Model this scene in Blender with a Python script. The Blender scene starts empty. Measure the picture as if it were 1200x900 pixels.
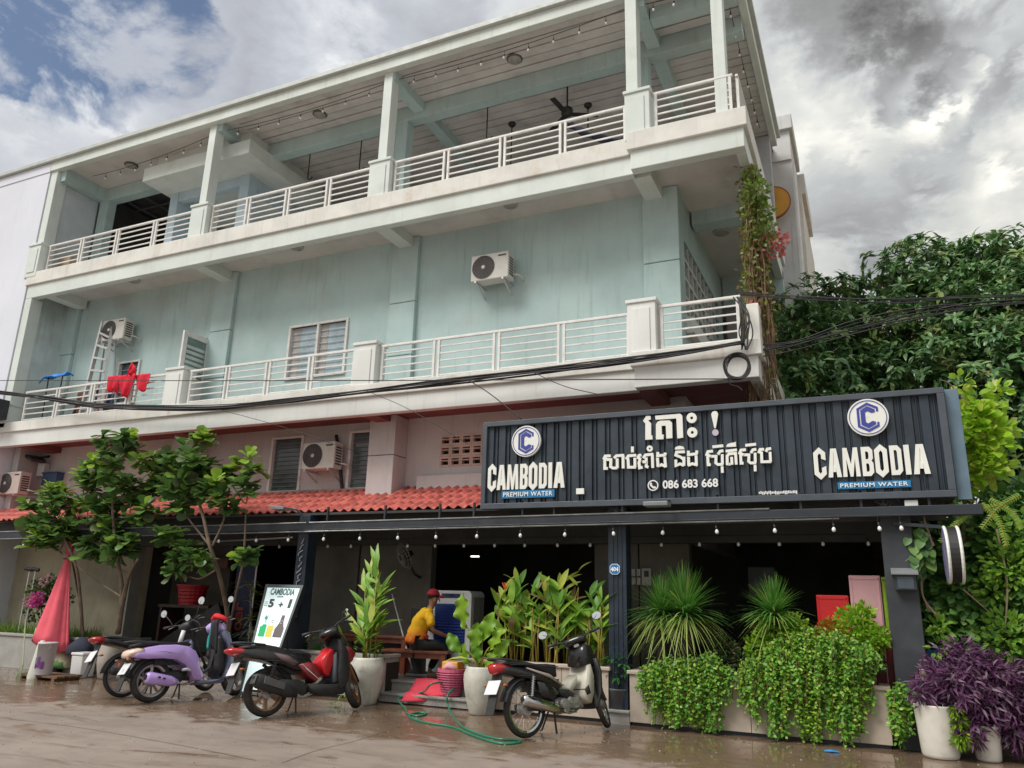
import bpy, bmesh, math, random
import numpy as np
from math import sin, cos, pi, radians, sqrt, hypot, atan2
from mathutils import Vector as V, Matrix as M
SC = bpy.context.scene
COL = SC.collection
rnd = random.Random(7)
NR = np.random.default_rng(11)

# ---------------------------------------------------------------- camera
FL, YAW, PITCH, ROLL, EYE = 903.04, radians(-24.9355), radians(15.6346), radians(1.5183), 1.6
_f = V((sin(YAW)*cos(PITCH), cos(YAW)*cos(PITCH), sin(PITCH)))
_r0 = V((cos(YAW), -sin(YAW), 0)); _u0 = _r0.cross(_f)
_r = _r0*cos(ROLL) + _u0*sin(ROLL); _u = -_r0*sin(ROLL) + _u0*cos(ROLL)
cam = bpy.data.objects.new('camera', bpy.data.cameras.new('camera'))
COL.objects.link(cam); SC.camera = cam
cam.matrix_world = M(((_r.x, _u.x, -_f.x, 0), (_r.y, _u.y, -_f.y, 0), (_r.z, _u.z, -_f.z, EYE), (0, 0, 0, 1)))
cam.data.sensor_width = 36; cam.data.lens = FL/1200*36
cam.data.clip_start = .05; cam.data.clip_end = 3000
C0 = V((0, 0, EYE))
def ray(x, y): return _r*((x-600)/FL) + _u*((450-y)/FL) + _f
def onY(x, y, Y): d = ray(x, y); return C0 + d*(Y/d.y)
def onX(x, y, X): d = ray(x, y); return C0 + d*(X/d.x)
def onZ(x, y, Z=0.): d = ray(x, y); return C0 + d*((Z-EYE)/d.z)

# ---------------------------------------------------------------- sky, sun, exposure
SUN_EL, SUN_AZ = radians(52), radians(215)      # azimuth clockwise from +Y: high, behind the camera's left shoulder
SC.view_settings.view_transform = 'Standard'; SC.view_settings.look = 'None'
SC.view_settings.gamma = 1; SC.view_settings.exposure = 1.05
SC.cycles.max_bounces = 6; SC.cycles.transparent_max_bounces = 8
sun = bpy.data.objects.new('sun', bpy.data.lights.new('sun', 'SUN')); COL.objects.link(sun)
sun.data.energy = 1.5; sun.data.angle = radians(28); sun.data.color = (1, .96, .9)
sd = V((sin(SUN_AZ)*cos(SUN_EL), cos(SUN_AZ)*cos(SUN_EL), sin(SUN_EL)))
sun.rotation_euler = sd.to_track_quat('Z', 'Y').to_euler()

W = bpy.data.worlds.new('World'); SC.world = W; W.use_nodes = True
class NT:
    def __init__(s, nt): s.t = nt; s.n = nt.nodes; s.n.clear()
    def add(s, typ, **kw):
        nd = s.n.new(typ)
        for k, v in kw.items():
            if k[0] == 'i' and k[1:].isdigit(): s.set(nd, int(k[1:]), v)
            elif k.startswith('in_'): s.set(nd, k[3:].replace('_', ' '), v)
            else: setattr(nd, k, v)
        return nd
    def set(s, nd, key, v):
        sk = nd.inputs[key]
        if hasattr(v, 'is_output'): s.t.links.new(v, sk)
        elif hasattr(v, 'outputs'): s.t.links.new(v.outputs[0], sk)
        else:
            if sk.type == 'RGBA' and len(v) == 3: v = (*v, 1)
            sk.default_value = v
    def math(s, op, a, b=0., c=None, clamp=False):
        nd = s.add('ShaderNodeMath', operation=op, use_clamp=clamp, i0=a, i1=b)
        if c is not None: s.set(nd, 2, c)
        return nd.outputs[0]
    def vmath(s, op, a, b=(0, 0, 0)):
        nd = s.add('ShaderNodeVectorMath', operation=op, i0=a, i1=b)
        return nd.outputs['Value'] if op in ('DOT_PRODUCT', 'LENGTH') else nd.outputs[0]
    def mix(s, fac, a, b, mode='MIX'):
        nd = s.add('ShaderNodeMix', data_type='RGBA', blend_type=mode, i0=fac); s.set(nd, 6, a); s.set(nd, 7, b)
        return nd.outputs[2]
    def noise(s, vec, scale, detail=4, rough=.55, dist=0.):
        nd = s.add('ShaderNodeTexNoise', in_Scale=scale, in_Detail=detail, in_Roughness=rough, in_Distortion=dist)
        if vec is not None: s.set(nd, 'Vector', vec)
        return nd.outputs[0]
    def ramp(s, v, lo, hi, a=0., b=1.):
        nd = s.add('ShaderNodeMapRange', clamp=True, interpolation_type='SMOOTHSTEP', i0=v, i1=lo, i2=hi, i3=a, i4=b)
        return nd.outputs[0]
    def scalev(s, vec, sc):
        return s.vmath('MULTIPLY', vec, sc)

def build_world():
    n = NT(W.node_tree)
    sky = n.add('ShaderNodeTexSky', sky_type='NISHITA', sun_disc=False, sun_elevation=SUN_EL, sun_rotation=SUN_AZ)
    d = n.vmath('NORMALIZE', n.add('ShaderNodeTexCoord').outputs['Generated'])
    sep = n.add('ShaderNodeSeparateXYZ', i0=d)
    z = n.math('MAXIMUM', sep.outputs[2], .0)
    iz = n.math('DIVIDE', 1., n.math('ADD', z, .25))
    p = n.add('ShaderNodeCombineXYZ', i0=n.math('MULTIPLY', sep.outputs[0], iz), i1=n.math('MULTIPLY', sep.outputs[1], iz), i2=0.).outputs[0]
    big = n.noise(p, 1.7, 6, .55, .6)
    fine = n.noise(n.scalev(p, (1., 1., 1.)), 5.5, 8, .62, .35)
    puff = n.noise(p, 13., 6, .6, .2)
    def blob(px, py, r0, r1):
        v = ray(px, py).normalized()
        wob = n.math('ADD', n.math('MULTIPLY', n.math('SUBTRACT', big, .5), .05*r1/.15), n.math('MULTIPLY', n.math('SUBTRACT', fine, .5), .035*r1/.15))
        dt = n.math('ADD', n.vmath('DOT_PRODUCT', d, tuple(v)), wob)
        return n.ramp(dt, cos(r1), cos(r0))
    # thickness of the cloud sheet: where it is thin it glows, where it is thick it is grey
    thick = n.math('ADD', n.math('MULTIPLY', big, .55), n.math('ADD', n.math('MULTIPLY', fine, .45), n.math('MULTIPLY', puff, .16)))
    for px, py, r0, r1, a in CLOUDS:
        thick = n.math('ADD', thick, n.math('MULTIPLY', blob(px, py, r0, r1), a))
    cr = n.add('ShaderNodeValToRGB', i0=n.math('MULTIPLY', n.math('SUBTRACT', thick, .135), .8))
    e = cr.color_ramp.elements
    e[0].position = .11; e[0].color = (.98, .96, .88, 1)
    e[1].position = 1.; e[1].color = (.11, .11, .11, 1)
    for pos, c in ((.23, (.80, .79, .73)), (.32, (.56, .57, .55)), (.44, (.44, .455, .46)), (.56, (.33, .335, .34)), (.74, (.21, .21, .21))):
        k = cr.color_ramp.elements.new(pos); k.color = (*c, 1)
    side = n.ramp(n.vmath('DOT_PRODUCT', d, tuple(ray(60, 200).normalized())), .72, 1., 0, .9)
    cloud = n.mix(side, cr.outputs[0], n.vmath('MULTIPLY', cr.outputs[0], (.94, .96, 1.07)))
    gain = n.ramp(z, .0, 1., .95, 1.5)
    cloud = n.vmath('MULTIPLY', cloud, n.add('ShaderNodeCombineXYZ', i0=gain, i1=gain, i2=gain).outputs[0])
    # a hole where the blue shows
    hole = n.math('MAXIMUM', blob(85, 14, .03, .10), n.math('MAXIMUM', blob(190, 36, .0, .045), blob(8, 45, .01, .045)))
    hole = n.math('MULTIPLY', hole, n.ramp(n.math('ADD', n.math('MULTIPLY', fine, .7), n.math('MULTIPLY', puff, .3)), .46, .62, 1., .05), clamp=True)
    bg1 = n.add('ShaderNodeBackground', in_Color=sky, in_Strength=SKY_BLUE)
    bg2 = n.add('ShaderNodeBackground', in_Color=cloud, in_Strength=CLOUD_GAIN)
    mx = n.add('ShaderNodeMixShader', i0=n.math('MULTIPLY', hole, .97), i1=bg2, i2=bg1)
    n.add('ShaderNodeOutputWorld', i0=mx)
# thickness patches: pixel direction, inner and outer angular radius, amount
CLOUD_GAIN, SKY_BLUE = .50, .05
CLOUDS = [(1185, 112, .02, .09, .26), (1150, 0, .02, .11, .20), (1040, 10, .02, .14, .18), (940, 10, .02, .14, .10), (1048, 85, .01, .07, .22), (1000, 60, .02, .10, .10), (950, 150, .01, .09, -.13), (1098, 118, .0, .05, -.20), (1198, 28, .0, .04, -.16), (1168, 48, .0, .04, -.14), (1130, 78, .0, .05, -.16), (1050, 150, .0, .09, -.20), (1150, 175, .0, .08, -.08),
          (1195, 200, .0, .07, -.15), (1175, 245, .02, .10, -.12), (1030, 215, .02, .10, .18), (1120, 200, .02, .06, .16), (1080, 265, .02, .1, .06), (150, 62, .02, .10, -.10), (50, 105, .02, .11, -.14), (170, 130, .02, .12, .02), (60, 190, .03, .16, .06), (300, 60, .03, .16, .14), (480, 25, .03, .12, .14)]
build_world()

# ---------------------------------------------------------------- materials
MATS = {}
def mat(name, col, rough=.6, metal=0., var=.12, scale=3., streak=0., bump=0., bscale=40., dirt=None, spec=.5, coat=0., trans=0., emit=0.):
    """one surface: base colour with soft mottling, optional rain streaks, dirt patches and fine relief"""
    if name in MATS: return MATS[name]
    m = bpy.data.materials.new(name); m.use_nodes = True; MATS[name] = m
    n = NT(m.node_tree)
    pos = n.add('ShaderNodeNewGeometry').outputs['Position']
    c = (*col, 1)
    if var > 0:
        nz = n.noise(pos, scale, 5, .6)
        c = n.mix(n.ramp(nz, .3, .7), tuple(x*(1-var) for x in col), tuple(min(1, x*(1+var*.7)) for x in col))
    if streak > 0:
        st = n.noise(n.scalev(pos, (5., 5., .35)), 1.6, 5, .65)
        c = n.mix(n.ramp(st, .52, .78, 0, streak), c, tuple(x*.42 for x in (col[0]*1.0, col[1]*.97, col[2]*.9)))
    if dirt:
        dn = n.noise(pos, dirt[2] if len(dirt) > 2 else 2.3, 7, .68)
        c = n.mix(n.ramp(dn, .52, .74, 0, dirt[1]), c, dirt[0])
    b = n.add('ShaderNodeBsdfPrincipled', in_Base_Color=c, in_Metallic=metal)
    b.inputs['Specular IOR Level'].default_value = spec
    b.inputs['Coat Weight'].default_value = coat; b.inputs['Coat Roughness'].default_value = .08
    b.inputs['Transmission Weight'].default_value = trans
    if emit: n.set(b, 'Emission Color', c); n.set(b, 'Emission Strength', emit)
    n.set(b, 'Roughness', n.ramp(n.noise(pos, scale*2.7, 3, .5), .3, .7, max(.02, rough-.08), min(1, rough+.08)))
    if bump:
        bn = n.add('ShaderNodeBump', in_Strength=bump, in_Distance=.02, in_Height=n.noise(pos, bscale, 4, .6))
        n.set(b, 'Normal', bn)
    n.add('ShaderNodeOutputMaterial', i0=b)
    return m
def leafmat(name, c1, c2, c3=None, tr=.35, rough=.42, spec=.5):
    """foliage: each leaf its own shade, some light passing through"""
    if name in MATS: return MATS[name]
    m = bpy.data.materials.new(name); m.use_nodes = True; MATS[name] = m
    n = NT(m.node_tree)
    g = n.add('ShaderNodeNewGeometry'); oi = n.add('ShaderNodeObjectInfo')
    rv = n.math('FRACT', n.math('ADD', g.outputs['Random Per Island'], oi.outputs['Random']))
    c = n.mix(rv, c1, c2)
    if c3: c = n.mix(n.ramp(n.math('FRACT', n.math('MULTIPLY', rv, 7.31)), .72, .95), c, c3)
    c = n.mix(n.ramp(n.noise(g.outputs['Position'], 9., 3), .35, .7, 0, .3), c, tuple(x*.55 for x in c1))
    b = n.add('ShaderNodeBsdfPrincipled', in_Base_Color=c, in_Roughness=rough)
    b.inputs['Specular IOR Level'].default_value = spec
    t = n.add('ShaderNodeBsdfTranslucent', in_Color=n.mix(.5, c, c2))
    mx = n.add('ShaderNodeMixShader', i0=tr, i1=b, i2=t)
    n.add('ShaderNodeOutputMaterial', i0=mx)
    return m

# ---------------------------------------------------------------- mesh toolkit
class MB:
    def __init__(s): s.v = []; s.f = []; s.m = []; s.cur = 0
    def use(s, i): s.cur = i; return s
    def add(s, vs, fs):
        k = len(s.v); s.v += [tuple(p) for p in vs]
        s.f += [tuple(i+k for i in f) for f in fs]; s.m += [s.cur]*len(fs); return s
    def box(s, x0, y0, z0, x1, y1, z1):
        x0, x1 = min(x0, x1), max(x0, x1); y0, y1 = min(y0, y1), max(y0, y1); z0, z1 = min(z0, z1), max(z0, z1)
        return s.add([(x0, y0, z0), (x1, y0, z0), (x1, y1, z0), (x0, y1, z0), (x0, y0, z1), (x1, y0, z1), (x1, y1, z1), (x0, y1, z1)],
                     [(0, 3, 2, 1), (4, 5, 6, 7), (0, 1, 5, 4), (1, 2, 6, 5), (2, 3, 7, 6), (3, 0, 4, 7)])
    def bar(s, a, b, w, h, up=(0, 0, 1)):
        """square-section bar from a to b"""
        a = V(a); b = V(b); d = (b-a).normalized(); u = V(up)
        if abs(d.dot(u)) > .99: u = V((0, 1, 0))
        x = d.cross(u).normalized()*(w/2); y = x.cross(d).normalized()*(h/2)
        vs = [a-x-y, a+x-y, a+x+y, a-x+y, b-x-y, b+x-y, b+x+y, b-x+y]
        return s.add(vs, [(0, 1, 2, 3), (7, 6, 5, 4), (4, 5, 1, 0), (5, 6, 2, 1), (6, 7, 3, 2), (7, 4, 0, 3)])
    def tube(s, pts, r, n=8, cap=True, sq=None):
        """swept round tube; r a number or one per point; sq=(a,b) scales the section"""
        pts = [V(p) for p in pts]; N = len(pts); rs = r if hasattr(r, '__len__') else [r]*N
        t0 = (pts[1]-pts[0]).normalized(); u = V((0, 0, 1)) if abs(t0.z) < .9 else V((0, 1, 0))
        vs = []; x = None
        for i in range(N):
            t = (pts[min(i+1, N-1)]-pts[max(i-1, 0)])
            t = t.normalized() if t.length > 1e-9 else t0
            if x is None: x = t.cross(u).normalized()
            else:
                x = (x - t*x.dot(t)); x = x.normalized() if x.length > 1e-6 else t.cross(u).normalized()
            y = t.cross(x)
            for k in range(n):
                a = 2*pi*k/n; vs.append(pts[i] + x*(cos(a)*rs[i]*(sq[0] if sq else 1)) + y*(sin(a)*rs[i]*(sq[1] if sq else 1)))
        fs = [(i*n+k, i*n+(k+1) % n, (i+1)*n+(k+1) % n, (i+1)*n+k) for i in range(N-1) for k in range(n)]
        if cap: fs += [tuple(range(n-1, -1, -1)), tuple((N-1)*n+k for k in range(n))]
        return s.add(vs, fs)
    def lathe(s, prof, n=20, c=(0, 0, 0), axis='z', cap=True):
        """profile of (radius, height) turned about an axis through c"""
        vs = []
        for r, h in prof:
            for k in range(n):
                a = 2*pi*k/n; p = (r*cos(a), r*sin(a), h)
                if axis == 'y': p = (p[0], p[2], -p[1]) 
                elif axis == 'x': p = (p[2], p[0], p[1])
                vs.append((p[0]+c[0], p[1]+c[1], p[2]+c[2]))
        N = len(prof); fs = [(i*n+k, i*n+(k+1) % n, (i+1)*n+(k+1) % n, (i+1)*n+k) for i in range(N-1) for k in range(n)]
        if cap: fs += [tuple(range(n-1, -1, -1)), tuple((N-1)*n+k for k in range(n))]
        return s.add(vs, fs)
    def prism(s, poly, fn, t0, t1):
        """2-D outline poly placed by fn(u, v, t) between t0 and t1"""
        N = len(poly); vs = [fn(u, v, t0) for u, v in poly] + [fn(u, v, t1) for u, v in poly]
        return s.add(vs, [tuple(range(N-1, -1, -1)), tuple(range(N, 2*N))] + [(i, (i+1) % N, N+(i+1) % N, N+i) for i in range(N)])
    def puff(s, poly, fn, w, inset=.15, k=3, w0=None):
        """outline in the side plane swollen to half-width w: edges rounded towards the rim"""
        cx = sum(p[0] for p in poly)/len(poly); cy = sum(p[1] for p in poly)/len(poly); N = len(poly)
        rings = []
        for i in range(-k, k+1):
            a = i/k*pi/2; sc = 1-inset*(1-cos(a)); t = w*sin(a)
            rings.append([fn(cx+(u-cx)*sc, cy+(v-cy)*sc, t) for u, v in poly])
        vs = [p for r in rings for p in r]; R = len(rings)
        fs = [(i*N+j, i*N+(j+1) % N, (i+1)*N+(j+1) % N, (i+1)*N+j) for i in range(R-1) for j in range(N)]
        fs += [tuple(range(N-1, -1, -1)), tuple((R-1)*N+j for j in range(N))]
        return s.add(vs, fs)
    def loft(s, secs, n=14, e=2.4, cap=True):
        """secs: (centre, tilt angle in xz, half width y, half height) superellipse sections"""
        vs = []
        for c, tilt, hw, hh in secs:
            for k in range(n):
                a = 2*pi*k/n; ca, sa = cos(a), sin(a)
                y = hw*abs(ca)**(2/e)*(1 if ca >= 0 else -1); h = hh*abs(sa)**(2/e)*(1 if sa >= 0 else -1)
                vs.append((c[0]-h*sin(tilt), c[1]+y, c[2]+h*cos(tilt)))
        N = len(secs); fs = [(i*n+(k+1) % n, i*n+k, (i+1)*n+k, (i+1)*n+(k+1) % n) for i in range(N-1) for k in range(n)]
        if cap: fs += [tuple(range(n)), tuple((N-1)*n+k for k in range(n-1, -1, -1))]
        return s.add(vs, fs)
    def sheet(s, fn, nu, nv, th=0.):
        """grid surface fn(u, v), optionally given a thickness along its normals"""
        P = [[V(fn(i/nu, j/nv)) for j in range(nv+1)] for i in range(nu+1)]
        vs = [p for row in P for p in row]; w = nv+1
        fs = [(i*w+j, (i+1)*w+j, (i+1)*w+j+1, i*w+j+1) for i in range(nu) for j in range(nv)]
        if th:
            k = len(vs); off = []
            for i in range(nu+1):
                for j in range(nv+1):
                    a = P[min(i+1, nu)][j]-P[max(i-1, 0)][j]; b = P[i][min(j+1, nv)]-P[i][max(j-1, 0)]
                    nn = a.cross(b); nn = nn.normalized() if nn.length > 1e-9 else V((0, 0, 1)); off.append(P[i][j]-nn*th)
            vs += off; fs += [tuple(x+k for x in reversed(f)) for f in fs]
            edge = [i*w for i in range(nu+1)], [i*w+nv for i in range(nu+1)], list(range(w)), [nu*w+j for j in range(w)]
            for q, e in enumerate(edge):
                for a, b in zip(e, e[1:]):
                    fs.append((a, b, b+k, a+k) if q in (1, 2) else (b, a, a+k, b+k))
        return s.add(vs, fs)
    def build(s, name, mats, parent=None, smooth=False, bevel=0., local=False, sub=0):
        off = V((0, 0, 0)) if (parent is None or local) else OFF.get(parent.name, V((0, 0, 0)))
        me = bpy.data.meshes.new(name); me.from_pydata([(p[0]-off.x, p[1]-off.y, p[2]-off.z) for p in s.v], [], s.f)
        mats = mats if isinstance(mats, (list, tuple)) else [mats]
        for m in mats: me.materials.append(m)
        if len(mats) > 1: me.polygons.foreach_set('material_index', s.m)
        if smooth: me.polygons.foreach_set('use_smooth', [True]*len(me.polygons))
        me.validate(); me.update()
        o = bpy.data.objects.new(name, me); COL.objects.link(o)
        if smooth == 'auto':
            pass
        if parent is not None: o.parent = parent; OFF[o.name] = off
        if bevel:
            bv = o.modifiers.new('bevel', 'BEVEL'); bv.width = bevel; bv.segments = 2; bv.limit_method = 'ANGLE'
        if sub:
            sb = o.modifiers.new('sub', 'SUBSURF'); sb.levels = sub; sb.render_levels = sub
        return o
OFF = {}
def tag(o, label=None, cat=None, group=None, kind=None):
    if label: o['label'] = label
    if cat: o['category'] = cat
    if group: o['group'] = group
    if kind: o['kind'] = kind
    return o
def thing(name, label, cat, loc=(0, 0, 0), group=None):
    o = bpy.data.objects.new(name, None); COL.objects.link(o); o.location = loc; o.empty_display_size = .1
    OFF[o.name] = V(loc); return tag(o, label, cat, group)
def copy_tree(o, parent=None):
    c = o.copy(); COL.objects.link(c); OFF[c.name] = OFF.get(o.name, V((0, 0, 0)))
    if parent is not None: c.parent = parent
    for ch in list(o.children): copy_tree(ch, c)
    return c
def inst(o, name, parent, mw=None):
    """one more piece sharing o's mesh, under parent, at matrix mw (in the parent's own frame)"""
    c = bpy.data.objects.new(name, o.data if hasattr(o, 'data') else o); COL.objects.link(c); c.parent = parent
    if mw is not None: c.matrix_local = mw
    return c
def struct(o): o['kind'] = 'structure'; return o
def cr_spline(pts, n=8):
    """smooth curve through points"""
    P = [V(p) for p in pts]; P = [P[0]*2-P[1]] + P + [P[-1]*2-P[-2]]; out = []
    for i in range(1, len(P)-2):
        a, b, c, d = P[i-1:i+3]
        for k in range(n):
            t = k/n; out.append(.5*((2*b)+(c-a)*t+(2*a-5*b+4*c-d)*t*t+(3*b-a-3*c+d)*t**3))
    return out + [P[-2]]
def sag(a, b, s, n=14):
    a, b = V(a), V(b); return [a.lerp(b, i/n) - V((0, 0, s*4*(i/n)*(1-i/n))) for i in range(n+1)]
LEAF_T = {}
def leaf_template(kind):
    """outline rows (t along, half width) -> verts/faces of one folded leaf, base at origin, along +x, normal +z"""
    if kind in LEAF_T: return LEAF_T[kind]
    rows = {'oval': [(0, .02), (.25, .8), (.55, 1.), (.82, .6), (1, 0.0)], 'lance': [(0, .1), (.3, 1.), (.65, .7), (1, 0.)],
            'tiny': [(0, .1), (.5, 1.), (1, 0.)], 'blade': [(0, .8), (.3, 1.), (.65, .75), (1, 0.)],
            'fiddle': [(0, .15), (.2, .5), (.42, .58), (.65, .95), (.85, 1.), (.97, .55), (1., .1)],
            'banana': [(0, .05), (.12, .55), (.35, 1.), (.6, .95), (.82, .6), (1, 0.)]}[kind]
    vs, fs = [], []
    for t, w in rows: vs += [(t, w, 1.), (t, 0, 0.), (t, -w, 1.)]   # third value: share of the fold lift
    for i in range(len(rows)-1):
        a = 3*i; fs += [(a, a+1, a+4, a+3), (a+1, a+2, a+5, a+4)]
    LEAF_T[kind] = (np.array(vs, float), fs); return LEAF_T[kind]
def leaves(name, m, parent, P, D, U, L, Wd, kind='oval', fold=.25, droop=.25, smooth=True, stuff=True):
    """many leaves joined into one part: P bases, D directions, U up hints, L lengths, Wd half widths"""
    P = np.asarray(P, float); N = len(P); D = np.asarray(D, float); U = np.asarray(U, float)
    L = np.broadcast_to(L, N); Wd = np.broadcast_to(Wd, N)
    D = D/np.maximum(1e-6, np.linalg.norm(D, axis=1))[:, None]
    S = np.cross(U, D); S /= np.maximum(1e-6, np.linalg.norm(S, axis=1))[:, None]; Nn = np.cross(D, S)
    T, fs = leaf_template(kind); k = len(T)
    t = T[:, 0][None, :, None]; w = T[:, 1][None, :, None]; lift = (T[:, 2]*np.abs(T[:, 1]))[None, :, None]
    X = P[:, None, :] + D[:, None, :]*t*L[:, None, None] + S[:, None, :]*w*Wd[:, None, None] \
        + Nn[:, None, :]*(lift*fold*Wd[:, None, None] - droop*t*t*L[:, None, None])
    off = V((0, 0, 0)) if parent is None else OFF.get(parent.name, V((0, 0, 0)))
    X = X.reshape(-1, 3) - np.array(off)
    F = (np.array(fs)[None, :, :] + (np.arange(N)*k)[:, None, None]).reshape(-1, 4)
    me = bpy.data.meshes.new(name)
    me.vertices.add(len(X)); me.vertices.foreach_set('co', X.ravel())
    me.loops.add(F.size); me.loops.foreach_set('vertex_index', F.ravel().astype(np.int32))
    me.polygons.add(len(F)); me.polygons.foreach_set('loop_start', np.arange(0, F.size, 4, dtype=np.int32))
    me.polygons.foreach_set('use_smooth', np.ones(len(F), bool))
    me.materials.append(m); me.update(calc_edges=True); me.validate()
    o = bpy.data.objects.new(name, me); COL.objects.link(o)
    if parent is not None: o.parent = parent; OFF[o.name] = off
    if stuff: o['kind'] = 'stuff'
    return o
def unit(n): 
    x = NR.normal(size=(n, 3)); return x/np.linalg.norm(x, axis=1)[:, None]
def text_mesh(name, s, size, mats, parent, place, ext=.01, align='CENTER', bold=0., xs=1., spacing=1.):
    """raised lettering: place(x, y, z) maps the text's own plane to the world"""
    cu = bpy.data.curves.new(name, 'FONT'); cu.body = s; cu.size = size; cu.extrude = ext; cu.align_x = align; cu.align_y = 'BOTTOM_BASELINE'
    cu.offset = bold; cu.resolution_u = 3; cu.space_character = spacing
    t = bpy.data.objects.new(name+'_tmp', cu); COL.objects.link(t)
    dg = bpy.context.evaluated_depsgraph_get(); me = bpy.data.meshes.new_from_object(t.evaluated_get(dg))
    bpy.data.objects.remove(t); bpy.data.curves.remove(cu)
    off = V((0, 0, 0)) if parent is None else OFF.get(parent.name, V((0, 0, 0)))
    for v in me.vertices: v.co = V(place(v.co.x*xs, v.co.y, v.co.z)) - off
    me.materials.clear(); me.materials.append(mats)
    me.name = name; o = bpy.data.objects.new(name, me); COL.objects.link(o)
    if parent is not None: o.parent = parent; OFF[o.name] = off
    return o
# ---------------------------------------------------------------- the setting: ground
F, FR, WY = 11.5, 11.35, 12.6            # slab front, its right-hand step, wall behind the balconies
XL, XR, XS = -19.1, -1.28, -3.16         # left edge, right edge, where the slab steps forward
def wet_material():
    m = bpy.data.materials.new('wet_concrete'); m.use_nodes = True; n = NT(m.node_tree)
    pos = n.add('ShaderNodeNewGeometry').outputs['Position']; sep = n.add('ShaderNodeSeparateXYZ', i0=pos)
    lo = n.noise(pos, .55, 5, .6, .3); mid = n.noise(n.scalev(pos, (1., 1.6, 1.)), 1.9, 6, .65, .4); grit = n.noise(pos, 60, 4, .7)
    dry = n.mix(n.ramp(lo, .3, .7), (.245, .195, .167), (.315, .258, .222))
    dry = n.mix(n.ramp(mid, .4, .7, 0, .6), dry, (.175, .138, .117))
    dry = n.mix(n.ramp(grit, .35, .75, 0, .35), dry, (.33, .27, .235))
    # hosed-down strip along the shop front, breaking up towards the road
    edge = n.math('ADD', n.math('MULTIPLY', n.math('SUBTRACT', lo, .5), 3.4), n.math('MULTIPLY', n.math('SUBTRACT', mid, .5), 3.2))
    yy = n.math('ADD', sep.outputs[1], edge)
    wet = n.math('MAXIMUM', n.ramp(yy, 7.9, 8.7), n.ramp(n.noise(n.scalev(pos, (.5, 1.1, 1)), .9, 6, .6, .6), .58, .66, 0, .8))
    puddle = n.math('MULTIPLY', wet, n.ramp(n.math('ADD', mid, n.math('MULTIPLY', n.ramp(sep.outputs[1], 8.6, 10.9), .26)), .52, .64))
    brown = n.mix(n.ramp(mid, .35, .65), (.115, .072, .044), (.19, .115, .066))
    c = n.mix(n.math('MULTIPLY', wet, .85), dry, brown)
    # old stains further out
    st = n.ramp(n.noise(n.scalev(pos, (.5, 1.6, 1)), 1.5, 8, .72, 1.2), .53, .68, 0, .62)
    c = n.mix(st, c, (.115, .085, .066))
    oil = n.ramp(n.noise(pos, 3.1, 5, .7, .8), .66, .74, 0, .5); c = n.mix(oil, c, (.06, .045, .04))
    spk = n.ramp(n.noise(pos, 140, 2, .5), .66, .72, 0, .5); c = n.mix(spk, c, (.5, .46, .42))
    r = n.math('SUBTRACT', n.ramp(wet, 0, 1, .62, .26), n.math('MULTIPLY', puddle, .27))
    b = n.add('ShaderNodeBsdfPrincipled', in_Base_Color=c, in_Roughness=r)
    bh = n.math('ADD', n.math('MULTIPLY', grit, n.math('SUBTRACT', 1., puddle)), n.math('MULTIPLY', mid, .8))
    bp = n.add('ShaderNodeBump', in_Strength=.22, in_Distance=.012, in_Height=bh); n.set(b, 'Normal', bp)
    n.add('ShaderNodeOutputMaterial', i0=b); MATS['wet_concrete'] = m; return m
g = MB(); g.add([(-900, -900, 0), (900, -900, 0), (900, 900, 0), (-900, 900, 0)], [(0, 1, 2, 3)])
struct(g.build('ground', mat('packed_earth', (.22, .16, .12), .9, scale=.5, bump=.3)))
g = MB(); xs = [-26, 2.2]
g.add([(-60, -12, .004), (30, -12, .004), (30, 12, .004), (-60, 12, .004)], [(0, 1, 2, 3)])
struct(g.build('road', wet_material()))
# saw-cut joint and cracks of the slab
g = MB()
for pts in ([onZ(330, 895), onZ(372, 880), onZ(420, 868), onZ(470, 852)], [onZ(0, 842), onZ(90, 853), onZ(200, 872), onZ(300, 892)], [onZ(1046, 884), onZ(1050, 893), onZ(1052, 905)]):
    pts = cr_spline([p+V((0, 0, .0)) for p in pts], 6)
    for a, b in zip(pts, pts[1:]):
        d = (b-a).normalized(); s_ = V((-d.y, d.x, 0))*.004
        g.add([(p.x, p.y, .008) for p in (a-s_, b-s_, b+s_, a+s_)], [(0, 1, 2, 3)])
struct(g.build('road_joint', mat('joint_dark', (.085, .065, .052), .7)))

# ---------------------------------------------------------------- materials of the building
M_teal = mat('teal_render', (.465, .61, .61), .75, var=.12, scale=.7, streak=.38, bump=.12, bscale=30, dirt=((.40, .36, .31), .30, .6))
M_creamw = mat('cream_white_paint', (.73, .745, .73), .7, var=.06, scale=.9, streak=.3, bump=.08, dirt=((.5, .42, .32), .22, 1.3))
M_pale = mat('pale_green_paint', (.68, .74, .71), .7, var=.08, scale=.9, streak=.22, bump=.08, dirt=((.42, .36, .27), .28, 1.3))
M_ledge = mat('weathered_ledge', (.74, .73, .69), .8, var=.10, scale=1.6, streak=.35, bump=.15, dirt=((.50, .36, .24), .45, 1.9))
M_white = mat('white_wall_paint', (.74, .77, .86), .7, var=.05, scale=.6, streak=.12, bump=.05)
M_soff = mat('soffit_paint', (.66, .645, .62), .8, var=.10, scale=1.1, dirt=((.26, .23, .21), .4, .9))
M_board = mat('ceiling_board', (.62, .605, .59), .7, var=.14, scale=1.3, dirt=((.28, .25, .23), .45, 1.2))
M_lower = mat('pale_grey_wall', (.55, .52, .52), .8, var=.1, scale=.8, streak=.28, bump=.1, dirt=((.40, .35, .30), .35, 1.))
M_maroon = mat('maroon_paint', (.21, .07, .068), .75, var=.12, scale=1.)
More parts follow.
